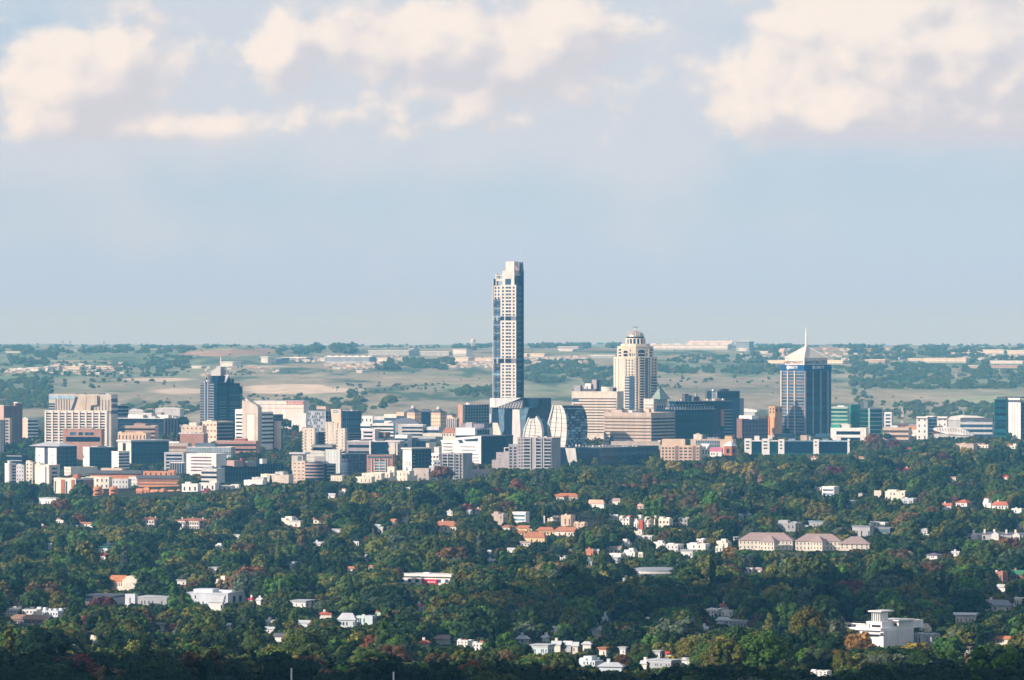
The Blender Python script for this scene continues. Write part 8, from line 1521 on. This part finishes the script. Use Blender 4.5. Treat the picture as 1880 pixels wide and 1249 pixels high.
CROWN = dict(CF)
for k in kinds:
    if k not in CROWN:
        for o_ in bpy.data.objects:
            if o_.data is PROTO[k][0]: CROWN[k] = o_; break
r_ = ~single
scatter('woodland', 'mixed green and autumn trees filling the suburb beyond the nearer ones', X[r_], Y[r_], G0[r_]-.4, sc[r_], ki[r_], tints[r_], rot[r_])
# ---- woods and trees on the far plain
FR = [(-40, 95, 698, 752, 700, .95), (-40, 360, 638, 650, 420, 1.0), (15, 105, 652, 670, 130, 1.0), (0, 330, 666, 694, 260, .7), (265, 350, 655, 682, 130, .8), (395, 470, 676, 690, 50, .5), (572, 655, 637, 651, 170, 1.5), (500, 575, 642, 651, 90, 1.0), (690, 835, 663, 681, 220, 1.0), (828, 905, 634, 646, 110, 1.2), (840, 908, 714, 731, 110, .9), (955, 1062, 633, 641, 140, 1.3), (1060, 1140, 633, 642, 130, 1.4), (955, 1090, 664, 704, 420, .9), (1075, 1135, 678, 716, 150, .9),
      (1200, 1890, 676, 688, 560, 1.0), (1560, 1900, 664, 716, 1050, .85), (1380, 1480, 634, 668, 240, 1.0), (1225, 1400, 655, 668, 120, .8), (1560, 1680, 634, 662, 170, 1.0), (1640, 1900, 636, 662, 260, 1.1), (1575, 1900, 742, 772, 360, .8), (560, 668, 735, 762, 110, .8), (220, 365, 742, 766, 120, .7), (70, 380, 700, 716, 12, .9), (600, 840, 706, 722, 24, .6), (1180, 1430, 695, 706, 14, .7), (0, 1880, 690, 760, 40, .4), (1330, 1460, 680, 690, 60, .8), (420, 560, 728, 738, 14, .6), (700, 720, 740, 762, 3, 1.6), (1160, 1250, 708, 714, 20, .7), (1560, 1600, 705, 745, 8, 1.0), (640, 700, 718, 758, 8, 1.3), (0, 1880, 636.5, 640, 420, .8), (0, 1880, 634.5, 637, 420, .9), (495, 530, 790, 812, 30, .6), (0, 1880, 645, 690, 150, .5), (500, 560, 738, 760, 20, .9)]
fx, fy, fs_ = [], [], []
for (a, c, v1, v2, m_, s) in FR:
    m_ = int(m_*1.9); s = s*.8; m_ = int(m_*.75) if c-a > 500 else m_; uu = rg.uniform(a, c, m_*2); vv = rg.uniform(v1, v2, m_*2); cl = fbm(uu/14., vv/4., 2, 60); sel = np.argsort(-cl)[:m_] if m_ > 30 else np.arange(m_)
    # distances by bisection on a shared table for this column
    for u, v in zip(uu[sel], vv[sel]):
        kcol = int(u//47)
        if (kcol,) not in CF:
            YY = np.concatenate([np.arange(7000, 16000, 20.0), np.arange(16000, 30000, 80.0)]); CF[(kcol,)] = (YY, np.minimum.accumulate(V0+(CAMZ-ground((kcol*47+23-940)*K*YY, YY))/(K*YY)))
        YY, rr = CF[(kcol,)]; i = np.searchsorted(-rr, -v)
        if i >= len(YY): i = len(YY)-1
        fy.append(YY[i]); fx.append((u-940)*K*YY[i]); fs_.append(s*(.75+.6*random.random())*(1.0 if YY[i] < 12000 else 1.0))
fx = np.array(fx); fy = np.array(fy); fs_ = np.array(fs_); ok = np.ones(len(fx), bool); fu = 940+fx/(K*fy); fz = ground(fx, fy); ftop = V0+(CAMZ-fz-fs_*11.5)/(K*fy)
for (a, c, vt, vb_, yy) in KEEP:
    if yy > 6900: ok &= ~((fy < yy+40) & (fu > a-.5) & (fu < c+.5) & (ftop < vb_-1))
fk = rg.choice(8, len(fx), p=[.3, .3, .1, .2, .03, .01, .05, .01]); ft = np.array([TINT[k] for k in ('mid', 'grey', 'green', 'olive')])[rg.choice(4, len(fx), p=[.35, .3, .15, .2])]*1.25  # leaf tints raised so the far belts look hazier by colour
scatter('distant_woods', 'belts and clumps of trees across the plain beyond the city', fx[ok], fy[ok], fz[ok]-.5, fs_[ok], fk[ok], ft[ok], rg.random(ok.sum())*6.28)
# ---- specks of far suburbs
cols = [P('far_house_cream', (.66, .56, .46)), P('far_house_red', (.46, .32, .26)), P('far_house_white', (.74, .72, .68)), P('far_house_grey', (.36, .38, .40))]; mbs = [MB() for _ in cols]
for (a, c, v1, v2, m_) in ((88, 235, 668, 690, 90), (785, 905, 664, 676, 130), (962, 1075, 657, 669, 130), (598, 700, 666, 679, 90), (1398, 1470, 640, 662, 80), (1500, 1660, 642, 668, 80), (1740, 1870, 646, 662, 120), (510, 590, 658, 666, 50), (0, 60, 680, 686, 20), (360, 520, 676, 692, 30), (1360, 1400, 650, 662, 20), (700, 740, 650, 666, 24), (235, 460, 752, 766, 18), (1660, 1720, 782, 796, 16)):
    for _ in range(int(m_*.8)):
        u = random.uniform(a, c); v = random.uniform(v1, v2); kcol = int(u//47)
        if (kcol,) not in CF: continue
        YY, rr = CF[(kcol,)]; i = min(np.searchsorted(-rr, -v), len(YY)-1); y = YY[i]; x = (u-940)*K*y; z = gz(x, y); w = random.uniform(5, 11); d = 10; h = random.uniform(2.5, 4.5); j = random.choice([0, 1, 2, 2, 0, 1, 3]); k_ = random.choice([1, 0, 2, 3])
        mbs[j].box(x-w/2, x+w/2, y, y+d, z-1, z+h); mbs[k_].loft([[(x-w/2-.5, y-.5, z+h-.1), (x-w/2-.5, y+d+.5, z+h-.1), (x-w/2-.5, y+d/2, z+h+1.8)], [(x+w/2+.5, y-.5, z+h-.1), (x+w/2+.5, y+d+.5, z+h-.1), (x+w/2+.5, y+d/2, z+h+1.8)]])
me = bpy.data.meshes.new('distant_suburbs'); vs = []; fs = []; mi = []
for j, mb in enumerate(mbs):
    b0 = len(vs); vs += mb.v; fs += [tuple(i+b0 for i in f) for f in mb.f]; mi += [j]*len(mb.f)
me.from_pydata(vs, [], fs); me.polygons.foreach_set('material_index', np.array(mi, np.int32))
for m_ in cols: me.materials.append(m_)
tag(link('distant_suburbs', me), 'scattered specks of far suburban houses on the plain', 'houses', kind='stuff')
for o_ in bpy.data.objects:
    if 'label' in o_ and len(o_['label'].split()) < 4: pass
# ================================================================ air
hv = bpy.data.materials.new('haze'); hv.use_nodes = True; nt = hv.node_tree; nt.nodes.clear(); pv = nt.nodes.new('ShaderNodeVolumePrincipled'); out = nt.nodes.new('ShaderNodeOutputMaterial'); nt.links.new(pv.outputs[0], out.inputs['Volume'])
pv.inputs['Color'].default_value = (.18, .60, 1.0, 1); pv.inputs['Density'].default_value = HAZE; pv.inputs['Anisotropy'].default_value = 0.0; pv.inputs['Absorption Color'].default_value = (1, 1, 1, 1)
hz = obj('haze', MB().box(-36000, 36000, -36000, 36000, -300, CAMZ+150), hv); tag(hz, kind='stuff'); hz.data.materials.clear(); hz.data.materials.append(hv)
# unseen low clouds, added toward the sun to shade the nearest wood and mid-slope
def shade_cloud(cx, cy, cz, rx, ry, rz, seed):
    V, F = ico(4) ; n = fbm(V[:, 0]*2.2+seed, V[:, 1]*2.2+V[:, 2]*1.7, 4, seed); r = .78+.62*(n-.2); v = V*r[:, None]*np.array([rx, ry, rz]); v[:, 2] = np.where(v[:, 2] < -.35*rz, -.35*rz+(v[:, 2]+.35*rz)*.15, v[:, 2]); v += np.array([cx, cy, cz])
    me = bpy.data.meshes.new('shade_cloud'); me.from_pydata(v.tolist(), [], F.tolist()); me.materials.append(P('shade_cloud_white', (.9, .9, .9), rough=1.0)); me.shade_smooth(); tag(link('shade_cloud', me), kind='structure')
for (px_, py_, t_, rx, ry, rz, sd) in ((0, 1080, 3000, 480, 500, 150, 3), (70, 2700, 3200, 150, 330, 90, 9)):
    q = Vector((px_, py_, 105))+SD*t_; shade_cloud(q.x, q.y, q.z, rx, ry, rz, sd)
